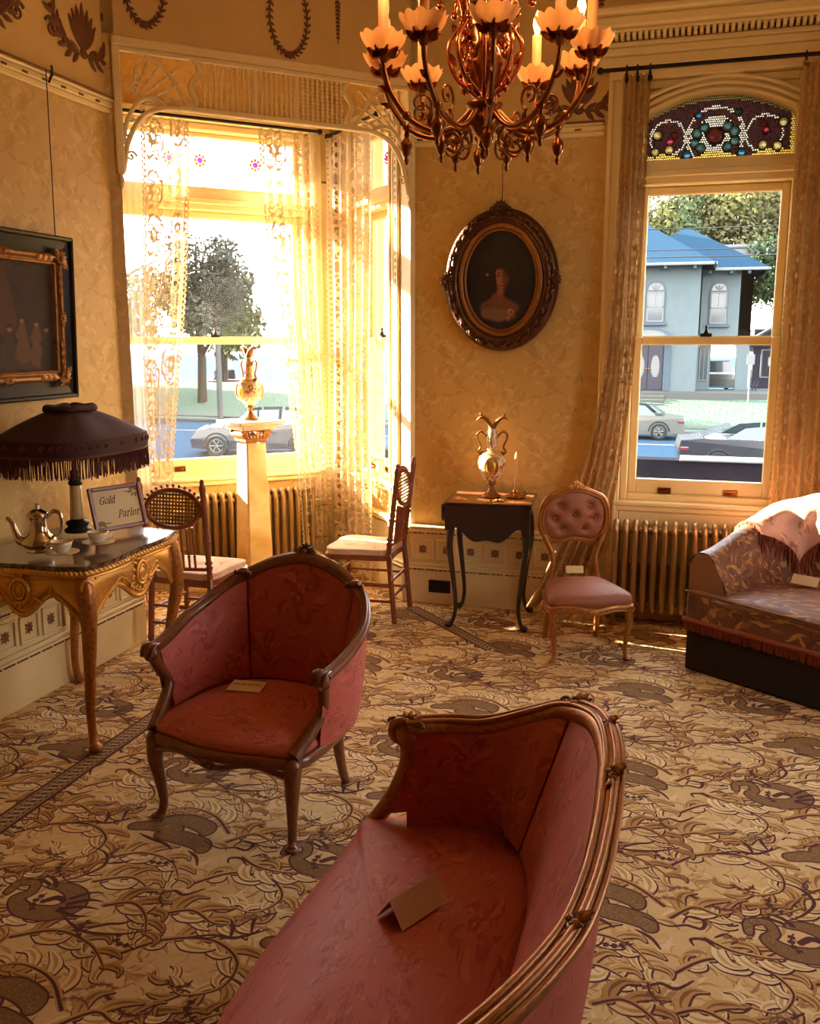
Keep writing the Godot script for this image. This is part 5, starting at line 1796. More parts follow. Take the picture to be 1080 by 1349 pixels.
# ---- sofa by the back window
func sofa():
	var o := thing("brocade_sofa", "brown and gold brocade sofa with rolled arm, partly out of frame on the right", "sofa", Vector3(0.03, 0, -5.02), -34.8)
	var L := 1.75
	var b := MB.new()
	b.rbox(Vector3(L / 2, 0.138, -0.43), Vector3(L - 0.01, 0.27, 0.85), 0.01)
	part(b, "base_skirt", M.skirt, o)
	b = MB.new()
	b.rbox(Vector3(L / 2, 0.355, -0.42), Vector3(L, 0.18, 0.86), 0.02)
	part(b, "seat_frame", M.brocade, o)
	# wrap-round arm and back as one stuffed roll
	var path := spline(v3([0.075, 0.655, -0.02, 0.07, 0.67, -0.16, 0.075, 0.73, -0.36, 0.10, 0.81, -0.55, 0.20, 0.88, -0.70, 0.38, 0.915, -0.765, 0.70, 0.93, -0.78, 1.1, 0.93, -0.78, 1.45, 0.90, -0.77, 1.60, 0.82, -0.62, 1.66, 0.73, -0.36, 1.675, 0.67, -0.16, 1.675, 0.655, -0.02]), 80)
	var wrap := func(t: float, v: float, off: float) -> Vector3:
		var p: Vector3 = along(path, t)
		var d: Vector3 = (along(path, minf(t + 0.02, 1.0)) - along(path, maxf(t - 0.02, 0.0)))
		d.y = 0
		var s := d.normalized().cross(Vector3.UP) * -1.0     # outward
		var w := 0.075
		# section: outer foot, up the outside, over the roll, down the inside to the seat
		var q: Vector2
		if v < 0.3: q = Vector2(w * 0.9, lerpf(0.30, p.y - w, v / 0.3))
		elif v < 0.62:
			var a := (v - 0.3) / 0.32 * PI
			q = Vector2(cos(a) * w, p.y - w + sin(a) * w)
		else:
			var k := (v - 0.62) / 0.38
			q = Vector2(-w - 0.07 * sin(k * PI / 2) , lerpf(p.y - w, 0.44, k))
		var n := Vector2(1, 0) if v < 0.3 else Vector2(cos((v - 0.3) / 0.32 * PI), sin((v - 0.3) / 0.32 * PI)) if v < 0.62 else Vector2(-1, 0.1)
		q += n * off
		return Vector3(p.x, 0, p.z) + s * q.x + Vector3(0, q.y, 0)
	b = MB.new()
	b.grid(90, 30, func(u: float, v: float): return wrap.call(u, v, 0.0), 5.0, 1.6)
	for e in [0.0, 1.0]:
		var f := []
		for j in 31: f.append(wrap.call(e, j / 30.0, 0.0))
		b.flat()
		b.face([f[0], f[9], f[12], f[15], f[18], f[22], f[30]], Vector3(0, 0, 1))
	part(b, "wrapped_back", M.brocade, o)
	b = MB.new()
	var ring := spline(v2([0.15, 0.0, 0.5, 0.015, 0.9, 0.02, 1.3, 0.015, 1.6, 0.0, 1.61, -0.3, 1.55, -0.6, 1.35, -0.72, 0.87, -0.73, 0.4, -0.72, 0.19, -0.6, 0.145, -0.3]), 72, true)
	cushion(b, ring, 0.38, 0.44, 0.05)
	part(b, "seat_cushion", mat_scaled(M.brocade, "brocade_seat", Vector2(5, 1.4)), o)
	b = MB.new()
	b.tube(spline(v3([0.0, 0.44, 0.012, 0.5, 0.435, 0.022, 0.9, 0.435, 0.026, 1.75, 0.44, 0.012]), 20), 0.006, 6)
	part(b, "front_piping", M.brocade, o)
	# tasselled fringe above the skirt
	b = MB.new()
	b.tube([Vector3(-0.004, 0.285, 0.012), Vector3(L, 0.285, 0.012)], 0.014, 6)
	part(b, "fringe_braid", M.rust_fringe, o)
	var f := strands([Vector3(0, 0.28, 0.014), Vector3(L * 0.5, 0.28, 0.014), Vector3(L, 0.28, 0.014)], 0.055, 0.006, 0.003, 5)
	part(f, "skirt_fringe", M.rust_fringe, o).set_meta("kind", "stuff")
	place_card("pale folded card standing on the brocade sofa seat", Vector3(0.63, 0.49, -5.13), -30.0, Vector2(0.14, 0.055), M.card, false)
	# throw laid over the corner of the back, with a point hanging inside and a long fringe
	var th := thing("fringed_throw", "sunlit pink and white throw with rust fringe draped over the sofa corner", "throw", o.position, -34.8)
	b = MB.new()
	var low := func(u: float) -> float: return 0.60 + 0.30 * (1.0 - absf(u - 0.5) * 2.0)
	b.grid(48, 26, func(u: float, v: float):
		var t: float = lerpf(0.20, 0.50, u)
		var s: float = lerpf(0.24, low.call(u), v)
		return wrap.call(t, s, 0.012 + 0.005 * sin(u * 19.0 + v * 7.0) + 0.004 * sin(v * 23.0)), 1.6, 1.2)
	part(b, "cloth", M.throw, th)
	var edge := []
	for i in 41:
		var u := i / 40.0
		edge.append(wrap.call(lerpf(0.20, 0.50, u), low.call(u) - 0.01, 0.02))
	part(strands(edge, 0.11, 0.004, 0.0028, 8, 0.02), "long_fringe", M.rust_fringe, th).set_meta("kind", "stuff")
	edge = []
	for i in 21: edge.append(wrap.call(0.197, lerpf(0.30, 0.66, i / 20.0), 0.02))
	part(strands(edge, 0.09, 0.004, 0.0028, 9, 0.02), "end_fringe", M.rust_fringe, th).set_meta("kind", "stuff")

# ---- black drop-leaf table between the cane chair and the tufted chair
func black_table():
	var o := thing("drop_leaf_table", "black drop leaf side table with slender curved legs", "table", Vector3(-1.155, 0, -5.59), 5.0)
	var b := MB.new()
	b.rbox(Vector3(0, 0.778, 0), Vector3(0.52, 0.022, 0.44), 0.006)
	part(b, "table_top", M.inlay, o)
	b = MB.new()
	bars(b, -0.262, 0.262, -0.222, 0.222, 0.012, 0.766, 0.785)
	b = MB.new()
	for s in [-1.0, 1.0]:
		b.rbox(Vector3(s * 0.256, 0.777, 0), Vector3(0.016, 0.026, 0.456), 0.004)
		b.rbox(Vector3(0, 0.777, s * 0.222), Vector3(0.52, 0.026, 0.014), 0.004)
	part(b, "black_edge", M.black_wood, o)
	b = MB.new()
	b.rbox(Vector3(0, 0.715, 0.0), Vector3(0.44, 0.09, 0.36), 0.006)
	part(b, "frame", M.black_wood, o)
	# front leaf hangs down with a shaped edge; a scalloped leaf on the left
	var leaf_shape := PackedVector2Array([Vector2(-0.255, 0.775), Vector2(0.255, 0.775)])
	for i in 25:
		var t := 1.0 - i / 12.0
		leaf_shape.append(Vector2(t * 0.255, 0.63 - 0.075 * pow(maxf(0.0, cos(t * PI * 0.72)), 0.8) + 0.012 * cos(t * 9.0)))
	b = MB.new()
	b.prism(leaf_shape, 0.226, 0.242, Transform3D(), 0.0)
	part(b, "front_leaf", M.black_wood, o)
	b = MB.new()
	b.prism(PackedVector2Array(v2([-0.222, 0.775, 0.222, 0.775, 0.215, 0.68, 0.15, 0.655, 0.0, 0.63, -0.15, 0.655, -0.215, 0.68])), 0.0, 0.014, Transform3D(Basis(Vector3.UP, -PI / 2), Vector3(-0.266, 0, 0)))
	part(b, "side_leaf", M.black_wood, o)
	for e in [[-1, 1], [1, 1], [-1, -1], [1, -1]]:
		b = MB.new()
		cabriole(b, Vector3(e[0] * 0.2, 0.74, e[1] * 0.17), Vector3(e[0] * 0.222, 0, e[1] * 0.205), Vector3(e[0] * 0.8, 0, e[1] * 0.5), 0.02, 0.9)
		part(b, "leg", M.black_wood, o)
	# things on it
	var c := thing("candlestick", "small brass chamber candlestick with a white candle on the black table", "candlestick", Vector3(-1.02, 0.789, -5.66))
	b = MB.new()
	b.lathe(v2([0, 0.0, 0.06, 0.002, 0.066, 0.012, 0.06, 0.008, 0.02, 0.008, 0.012, 0.014, 0.010, 0.022, 0.016, 0.03, 0.018, 0.045, 0.013, 0.048, 0.013, 0.055, 0, 0.055]), 20)
	part(b, "dish", M.brass, c)
	b = MB.new()
	scroll(b, Vector3(0.055, 0.03, 0), 0.022, 0.9, 0.005, Basis(), 3.4)
	part(b, "ring_handle", M.brass, c)
	b = MB.new()
	b.lathe(v2([0, 0.05, 0.0095, 0.052, 0.009, 0.26, 0.006, 0.274, 0.001, 0.278, 0.001, 0.288, 0, 0.29]), 12)
	part(b, "candle", M.wax, c)
	var d := thing("candle_snuffer", "gold scissor snuffer lying in front of the vase", "snuffer", Vector3(-1.09, 0.789, -5.47), -25)
	b = MB.new()
	for s in [-1.0, 1.0]:
		b.tube(spline(v3([s * 0.0, 0.008, 0, s * 0.012, 0.008, 0.04, -s * 0.004, 0.008, 0.07, -s * 0.004, 0.008, 0.1]), 12), 0.0035, 6)
		b.tube(ring_path(0.013, 0.016, 0.008, 14, Vector3(s * 0.014, 0, -0.014)), 0.003, 6, false)
	b.rbox(Vector3(0, 0.014, 0.065), Vector3(0.022, 0.022, 0.03), 0.004)
	part(b, "blades", M.brass, d)
	b = MB.new()
	b.rbox(Vector3(0, 0.002, 0.035), Vector3(0.055, 0.004, 0.17), 0.0015)
	part(b, "tray", M.brass, d)

# ---- tufted gilt chair
func tufted_chair():
	var o := thing("tufted_chair", "gilded balloon back chair with button tufted back and lattice silk seat", "chair", Vector3(-0.535, 0, -5.17), 21.8)
	var b := MB.new()
	# seat
	var plan := spline(v2([-0.225, 0.19, -0.12, 0.225, 0, 0.24, 0.12, 0.225, 0.225, 0.19, 0.22, 0.05, 0.185, -0.12, 0.15, -0.19, 0, -0.205, -0.15, -0.19, -0.185, -0.12, -0.22, 0.05]), 56, true)
	cushion(b, plan, 0.315, 0.375, 0.05)
	part(b, "seat_cushion", mat_scaled(M.lattice, "lattice_seat", Vector2(9, 3)), o)
	var rp := []
	for p in plan: rp.append(Vector3(p.x * 1.01, 0.305 - 0.008 * cos(p.x * 24.0), p.y * 1.01))
	rp.append(rp[0])
	b = MB.new()
	b.tube(rp, 0.019, 8, false, Vector2(0.8, 1.2), Vector3.UP)
	var bead := rp.map(func(p): return Vector3(p.x * 1.03, p.y - 0.014, p.z * 1.03))
	b.tube(bead, 0.007, 6, false)
	part(b, "seat_rail", M.gilt_wood, o)
	b = MB.new()
	carving(b, Vector3(0, 0.30, 0.255), 0.022)
	part(b, "apron_carving", M.gilt, o)
	for s in [-1.0, 1.0]:
		b = MB.new()
		cabriole(b, Vector3(s * 0.205, 0.31, 0.18), Vector3(s * 0.21, 0, 0.19), Vector3(s * 0.6, 0, 0.7), 0.02)
		part(b, "front_leg", M.gilt_wood, o)
		b = MB.new()
		b.tube(spline([Vector3(s * 0.15, 0.32, -0.18), Vector3(s * 0.15, 0.18, -0.19), Vector3(s * 0.155, 0.0, -0.235)], 12), radii([0.02, 0.018, 0.015], 12), 8)
		part(b, "rear_leg", M.gilt_wood, o)
		b = MB.new()
		b.tube(spline([Vector3(s * 0.15, 0.34, -0.185), Vector3(s * 0.135, 0.42, -0.19), Vector3(s * 0.125, 0.50, -0.20), Vector3(s * 0.15, 0.57, -0.21), Vector3(s * 0.18, 0.63, -0.222)], 16), 0.016, 8)
		part(b, "back_upright", M.gilt_wood, o)
	# balloon back frame and pad, leaning a little
	var X := Transform3D(Basis(Vector3.RIGHT, 0.12), Vector3(0, 0.72, -0.235))
	var frame := spline(v3([-0.14, -0.13, 0, -0.195, -0.05, 0, -0.20, 0.05, 0, -0.165, 0.13, 0, -0.10, 0.165, 0, -0.05, 0.185, 0, 0, 0.19, 0, 0.05, 0.185, 0, 0.10, 0.165, 0, 0.165, 0.13, 0, 0.20, 0.05, 0, 0.195, -0.05, 0, 0.14, -0.13, 0, 0.06, -0.125, 0, 0, -0.115, 0, -0.06, -0.125, 0]), 64, true)
	frame.append(frame[0])
	b = MB.new(X)
	b.tube(frame, 0.018, 8, false, Vector2(1, 0.9))
	b.tube(frame.map(func(p): return p * 0.93 + Vector3(0, 0, 0.012)), 0.007, 6, false)
	part(b, "back_frame", M.gilt_wood, o)
	b = MB.new(X)
	carving(b, Vector3(0, 0.205, 0.016), 0.042)
	for k in 4: scroll(b, Vector3(0.03 - k * 0.02, -0.12, 0.012), 0.012, 1.0, 0.004)
	part(b, "crest_carving", M.gilt, o)
	var tufts := v2([-0.085, 0.085, 0.085, 0.085, 0.0, 0.03, -0.12, 0.01, 0.12, 0.01, -0.065, -0.05, 0.065, -0.05])
	for face in [1.0, -1.0]:
		b = MB.new(X)
		b.grid(64, 16, func(u: float, v: float):
			var p: Vector3 = frame[int(round(u * 64)) % 64]
			var q := Vector2(p.x, p.y) * (0.96 * v)
			var z := 0.045 * (1.0 - pow(v, 3.0)) if face > 0 else 0.012
			if face > 0:
				for t in tufts: z -= 0.034 * exp(-q.distance_squared_to(t) / 0.0006) + 0.010 * exp(-q.distance_squared_to(t) / 0.003)
			return Vector3(q.x, q.y, z * face), 1.0, 1.0)
		part(b, "back_pad" if face > 0 else "back_cover", mat_tri(M.lattice, "lattice_back", 7.5), o)
	for t in tufts:
		b = MB.new(X)
		b.ball(Vector3(t.x, t.y, 0.012), Vector3(0.009, 0.009, 0.005), 8, 5)
		part(b, "button", M.lattice, o)
	place_card("little cream card at the rear of the tufted chair seat", Vector3(-0.60, 0.425, -5.30), 15.0, Vector2(0.10, 0.045), M.card, false)
func mat_tri(m: StandardMaterial3D, called: String, s: float) -> StandardMaterial3D:
	if made.has(called): return made[called]
	var c: StandardMaterial3D = m.duplicate()
	c.resource_name = called
	c.uv1_triplanar = true
	c.uv1_scale = Vector3.ONE * s
	made[called] = c
	return c

# ---- cane chairs
func cane_chairs():
	var o := thing("cane_chair", "wooden chair with oval cane back, turned away in front of the bay radiator", "chair", Vector3(-2.70, 0, -4.67), 180.0, "cane back side chairs")
	var turned := func(b: MB, x0: Vector3, x1: Vector3, r: float, knots: Array):
		var n := 40
		var pts := []
		var rr := []
		for i in n + 1:
			var t := i / float(n)
			var q := r
			for k in knots: q += r * 0.5 * exp(-pow((t - k) / 0.012, 2)) - r * 0.25 * exp(-pow((t - k - 0.03) / 0.012, 2))
			pts.append(x0.lerp(x1, t))
			rr.append(q)
		b.tube(pts, rr, 8)
	var b: MB
	for s in [-1.0, 1.0]:
		b = MB.new()
		turned.call(b, Vector3(s * 0.19, 0, -0.235), Vector3(s * 0.185, 0.44, -0.195), 0.018, [])
		turned.call(b, Vector3(s * 0.185, 0.44, -0.195), Vector3(s * 0.195, 0.985, -0.26), 0.0165, [0.12, 0.18, 0.4, 0.46, 0.96])
		b.ball(Vector3(s * 0.195, 0.995, -0.261), Vector3(0.014, 0.02, 0.014), 8, 6)
		part(b, "back_post", M.wood_red, o)
		b = MB.new()
		turned.call(b, Vector3(s * 0.20, 0.43, 0.19), Vector3(s * 0.205, 0, 0.205), 0.0165, [0.15, 0.2, 0.6, 0.75])
		part(b, "front_leg", M.wood_red, o)
		for y in [0.14, 0.24]:
			b = MB.new()
			turned.call(b, Vector3(s * 0.195, y, -0.22), Vector3(s * 0.203, y, 0.20), 0.009, [0.5])
			part(b, "stretcher", M.wood_red, o)
	for e in [[0.20, 0.19], [0.28, 0.19], [0.17, -0.22], [0.27, -0.21]]:
		b = MB.new()
		turned.call(b, Vector3(-0.195, e[0], e[1]), Vector3(0.195, e[0], e[1]), 0.009, [0.5])
		part(b, "stretcher", M.wood_red, o)
	var plan := spline(v2([-0.215, 0.205, 0, 0.225, 0.215, 0.205, 0.21, 0, 0.185, -0.19, 0, -0.2, -0.185, -0.19, -0.21, 0]), 40, true)
	b = MB.new()
	b.prism(PackedVector2Array(plan), -0.43, -0.40, Transform3D(Basis(Vector3(1, 0, 0), Vector3(0, 0, 1), Vector3(0, -1, 0)), Vector3.ZERO), 0.006)
	part(b, "seat_frame", M.wood_red, o)
	# tufted seat cushion with tie cords
	b = MB.new()
	var n := plan.size()
	var tf := v2([-0.1, -0.08, 0.1, -0.08, 0.0, 0.0, -0.1, 0.09, 0.1, 0.09])
	b.grid(n, 14, func(u: float, v: float):
		var p: Vector2 = plan[int(round(u * n)) % n]
		var k: float = 1.0 - maxf(0.0, v - 0.3) / 0.7 if v > 0.3 else 1.0
		var y: float = 0.432 + 0.034 * sin(minf(v / 0.3, 1.0) * PI / 2) + 0.008 * (1.0 - k)
		var q := p * 0.96 * k
		for t in tf: y -= 0.016 * exp(-q.distance_squared_to(t) / 0.0007)
		return Vector3(q.x, y, q.y), 2.0, 1.0, true)
	var cu := part(b, "seat_cushion", M.cushion, o)
	for t in tf:
		b = MB.new()
		b.ball(Vector3(t.x, 0.456, t.y), Vector3(0.012, 0.005, 0.012), 8, 4)
		part(b, "button", M.rust_fringe, cu)
	for s in [-1.0, 1.0]:
		b = MB.new()
		b.tube(spline([Vector3(s * 0.18, 0.45, -0.18), Vector3(s * 0.205, 0.43, -0.22), Vector3(s * 0.21, 0.36, -0.225), Vector3(s * 0.205, 0.28, -0.22)], 12), 0.004, 5)
		part(b, "tie_cord", M.cushion, cu)
	# oval caned back in a beaded hoop
	var X := Transform3D(Basis(Vector3.RIGHT, 0.12), Vector3(0, 0.84, -0.245))
	b = MB.new(X)
	b.tube(oval_path(0.165, 0.105, 0, 44), 0.014, 8, false)
	b.tube([Vector3(-0.19, -0.03, 0), Vector3(-0.16, -0.03, 0)], 0.011, 6)
	b.tube([Vector3(0.19, -0.03, 0), Vector3(0.16, -0.03, 0)], 0.011, 6)
	for i in 15:
		var a := PI * (i + 1) / 16.0
		b.lathe(v2([0, 0.0, 0.006, 0.006, 0.009, 0.014, 0.006, 0.021, 0, 0.024]), 8, Vector3(cos(a) * 0.175, sin(a) * 0.115, 0), Basis(Vector3(0, 0, 1), a - PI / 2))
	part(b, "oval_hoop", M.wood_red, o)
	b = MB.new(X)
	b.grid(40, 6, func(u: float, v: float): return Vector3(cos(u * TAU) * 0.163 * v, sin(u * TAU) * 0.103 * v, 0.0))
	part(disc_uv(X, 0.163, 0.103), "cane_panel", M.cane, o)
	b = MB.new()
	b.tube(spline(v3([-0.185, 0.50, -0.205, 0, 0.495, -0.215, 0.185, 0.50, -0.205]), 8), 0.011, 8)
	part(b, "lower_rail", M.wood_red, o)
	for k in 7:
		var x := (k - 3) * 0.036
		b = MB.new()
		turned.call(b, Vector3(x, 0.50, -0.213), Vector3(x, 0.74 - 0.012 * (3 - absf(k - 3)) * 0.7, -0.235), 0.007, [0.3, 0.6])
		part(b, "spindle", M.wood_red, o)
	copy(o, "wooden chair with oval cane back in profile, beside the black table", Vector3(-1.955, 0, -5.52), -88.0)
func disc_uv(X: Transform3D, rx: float, ry: float) -> MB:
	var b := MB.new(X)
	b.flat()
	var p := []
	var uv := []
	for i in 40:
		var a := TAU * i / 40
		p.append(Vector3(cos(a) * rx, sin(a) * ry, 0))
		uv.append(Vector2(0.5 + cos(a) * rx * 1.4, 0.5 - sin(a) * ry * 1.4))
	b.face(p, Vector3(0, 0, 1), uv)
	return b

# ---- pedestal in the bay, and the two ewers
func pedestal():
	var o := thing("pedestal", "honey onyx pedestal column with gilt capital standing in the bay", "pedestal", Vector3.ZERO)
	o.transform = BAY * Transform3D(Basis(Vector3.UP, 0.18), Vector3(0.955, 0, -0.80))
	var b := MB.new()
	b.rbox(Vector3(0, 0.03, 0), Vector3(0.36, 0.06, 0.36), 0.006)
	part(b, "step", M.marble, o)
	b = MB.new()
	b.rbox(Vector3(0, 0.085, 0), Vector3(0.30, 0.05, 0.30), 0.01)
	b.rbox(Vector3(0, 0.125, 0), Vector3(0.25, 0.03, 0.25), 0.008)
	part(b, "plinth", M.black, o)
	b = MB.new()
	var sq := func(w: float, y: float) -> Array:
		var k := w * 0.12
		return [Vector3(-w + k, y, -w), Vector3(w - k, y, -w), Vector3(w, y, -w + k), Vector3(w, y, w - k), Vector3(w - k, y, w), Vector3(-w + k, y, w), Vector3(-w, y, w - k), Vector3(-w, y, -w + k)]
	b.flat()
	for i in 4:
		var y0 := 0.14 + i * 0.2275
		var y1 := y0 + 0.2275
		var a: Array = sq.call(lerpf(0.10, 0.075, i / 4.0), y0)
		var c: Array = sq.call(lerpf(0.10, 0.075, (i + 1) / 4.0), y1)
		for j in 8:
			var k := (j + 1) % 8
			b.face([a[j], a[k], c[k], c[j]], (a[j] + a[k]) * Vector3(1, 0, 1), [Vector2(j * 0.1, -y0), Vector2(j * 0.1 + 0.1, -y0), Vector2(j * 0.1 + 0.1, -y1), Vector2(j * 0.1, -y1)])
	part(b, "shaft", M.onyx, o)
	b = MB.new()
	b.rbox(Vector3(0, 1.075, 0), Vector3(0.17, 0.03, 0.17), 0.006)
	for z in [-0.075, 0.075]:
		for s in [-1.0, 1.0]: scroll(b, Vector3(s * 0.085, 1.115, z), 0.034, 1.6, 0.009, Basis.from_scale(Vector3(s, 1, 1)), 0.4)
		b.tube([Vector3(-0.085, 1.142, z), Vector3(0.085, 1.142, z)], 0.009, 6)
		for k in 5: leaf(b, Vector3((k - 2) * 0.026, 1.07, z * 1.1), PI / 2, 0.05, 0.022, Basis(Vector3.UP, 0.0 if z > 0 else PI))
	for s in [-1.0, 1.0]: b.tube([Vector3(s * 0.085, 1.115, -0.08), Vector3(s * 0.085, 1.115, 0.08)], 0.028, 10)
	part(b, "capital", M.gilt_dark, o)
	b = MB.new()
	b.rbox(Vector3(0, 1.165, 0), Vector3(0.26, 0.035, 0.26), 0.006)
	b.rbox(Vector3(0, 1.195, 0), Vector3(0.35, 0.028, 0.35), 0.006)
	part(b, "top_slab", M.marble, o)
func vases():
	var o := thing("ewer_vase", "tall gilt two handled ewer standing on the onyx pedestal", "vase", BAY * Vector3(0.955, 1.21, -0.80), -30.0, "gilt ewers")
	var b := MB.new()
	b.lathe(v2([0, 0, 0.058, 0.002, 0.06, 0.012, 0.05, 0.018, 0.035, 0.03, 0.018, 0.055, 0.016, 0.075, 0.028, 0.085, 0.03, 0.092, 0.02, 0.10]), 24)
	part(b, "foot", M.gilt_dark, o)
	b = MB.new()
	b.lathe(v2([0.018, 0.098, 0.045, 0.112, 0.07, 0.145, 0.084, 0.19, 0.086, 0.225, 0.078, 0.255, 0.055, 0.275, 0.034, 0.29, 0.028, 0.305, 0.032, 0.33, 0.036, 0.36, 0.032, 0.395, 0.024, 0.42, 0.02, 0.435]), 28)
	part(b, "body", M.porcelain, o)
	b = MB.new()
	for z in [-1.0, 1.0]:
		b.tube(oval_path(0.042, 0.055, z * 0.082, 24, Vector3(0, 0.20, 0)), 0.006, 6, false)
		b.ball(Vector3(0, 0.20, z * 0.074), Vector3(0.034, 0.046, 0.016), 12, 6)
	b.tube(ring_path(0.058, 0.058, 0.273), 0.005, 6, false)
	b.tube(ring_path(0.03, 0.03, 0.30), 0.005, 6, false)
	part(b, "medallion", M.gilt, o)
	# lip flaring to two winged spouts
	b = MB.new()
	for s in [-1.0, 1.0]:
		b.tube(spline(v3([s * 0.004, 0.435, 0, s * 0.026, 0.468, 0, s * 0.052, 0.492, 0, s * 0.078, 0.495, 0, s * 0.098, 0.478, 0]), 16), radii([0.02, 0.019, 0.015, 0.011, 0.002], 16), 10, true, Vector2(1.25, 0.7))
		for k in 3: leaf(b, Vector3(s * (0.02 + k * 0.02), 0.475 + k * 0.012, 0.0), 0.9 if s > 0 else PI - 0.9, 0.03, 0.016)
	b.lathe(v2([0.02, 0.425, 0.026, 0.44, 0.02, 0.452, 0.0, 0.456]), 14)
	part(b, "winged_lip", M.gilt_dark, o)
	for s in [-1.0, 1.0]:
		b = MB.new()
		b.tube(spline(v3([s * 0.062, 0.265, 0, s * 0.085, 0.285, 0, s * 0.07, 0.315, 0, s * 0.088, 0.36, 0, s * 0.092, 0.39, 0, s * 0.07, 0.41, 0, s * 0.045, 0.395, 0, s * 0.034, 0.375, 0]), 28), radii([0.006, 0.007, 0.006, 0.007, 0.007, 0.006], 28), 8)
		scroll(b, Vector3(s * 0.062, 0.272, 0), 0.016, 1.1, 0.005, Basis.from_scale(Vector3(s, 1, 1)))
		b.ball(Vector3(s * 0.092, 0.39, 0), Vector3(0.009, 0.011, 0.008), 8, 5)
		part(b, "handle", M.gilt_dark, o)
	copy(o, "tall gilt two handled ewer on the black table, lit white by the sun", Vector3(-1.165, 0.789, -5.62), 10.0)

# ---- lamp
func lamp():
	var c := Vector3(-2.775, 0.854, -3.70)
	var o := thing("table_lamp", "table lamp with dark fringed silk shade and marble column", "lamp", c)
	var b := MB.new()
	b.lathe(v2([0, 0, 0.062, 0, 0.064, 0.012, 0.05, 0.02, 0.046, 0.03, 0.056, 0.038, 0.052, 0.05, 0.034, 0.056, 0.03, 0.064, 0, 0.064]), 24)
	part(b, "base", M.dark_iron, o)
	b = MB.new()
	b.lathe(v2([0, 0.062, 0.034, 0.063, 0.031, 0.12, 0.028, 0.20, 0.026, 0.225, 0, 0.226]), 20)
	part(b, "column", M.onyx, o)
	b = MB.new()
	b.lathe(v2([0, 0.222, 0.03, 0.224, 0.034, 0.236, 0.026, 0.244, 0.03, 0.255, 0.018, 0.27, 0.022, 0.29, 0.01, 0.30, 0.008, 0.52, 0.014, 0.535, 0, 0.545]), 16)
	part(b, "stem", M.dark_iron, o)
	# oblong shade: sloping panels, upright band, scalloped crown
	var sx := 0.265
	var sz := 0.345
	var outline := func(t: float, k: float) -> Vector2:
		var a := t * TAU
		var e := 0.55
		return Vector2(signf(cos(a)) * pow(absf(cos(a)), e) * sx * k, signf(sin(a)) * pow(absf(sin(a)), e) * sz * k)
	b = MB.new()
	b.grid(64, 10, func(u: float, v: float):
		var k := lerpf(0.30, 1.0, pow(v, 0.92))
		var q: Vector2 = outline.call(u, k)
		return Vector3(q.x, 0.575 - 0.115 * v + 0.006 * absf(sin(u * TAU * 4.0)) * sin(v * PI), q.y), 1, 1, true)
	part(b, "shade_top", M.shade, o)
	b = MB.new()
	b.grid(96, 4, func(u: float, v: float):
		var q: Vector2 = outline.call(u, 1.0 + 0.012 * sin(v * PI))
		return Vector3(q.x, 0.462 - 0.075 * v, q.y), 1, 1, true)
	var band := part(b, "shade_band", M.shade, o)
	b = MB.new()
	for i in 40:
		var q: Vector2 = outline.call(i / 40.0, 1.01)
		scroll(b, Vector3(q.x, 0.43, q.y), 0.016, 1.0, 0.005, Basis(Vector3.UP, atan2(q.x * sz, q.y * sx)))
	part(b, "band_embroidery", M.fringe, band).set_meta("kind", "stuff")
	b = MB.new()
	var crown := []
	for i in 33:
		var q: Vector2 = outline.call(i / 32.0, 0.31)
		crown.append(Vector3(q.x, 0.585 + 0.007 * absf(sin(i * PI / 4.0)), q.y))
	b.tube(crown, 0.016, 8, false)
	b.prism(PackedVector2Array(crown.slice(0, 32).map(func(p): return Vector2(p.x, p.z))), 0.0, 0.008, Transform3D(Basis(Vector3(1, 0, 0), Vector3(0, 0, 1), Vector3(0, -1, 0)), Vector3(0, 0.588, 0)))
	part(b, "crown", M.shade, o)
	var rim := []
	for i in 65:
		var q: Vector2 = outline.call(i / 64.0, 1.0)
		rim.append(Vector3(q.x, 0.39, q.y))
	b = MB.new()
	b.tube(rim, 0.007, 6, false)
	part(b, "rim_braid", M.fringe, o)
	part(strands(rim, 0.095, 0.0045, 0.0022, 15), "fringe", M.fringe, o).set_meta("kind", "stuff")

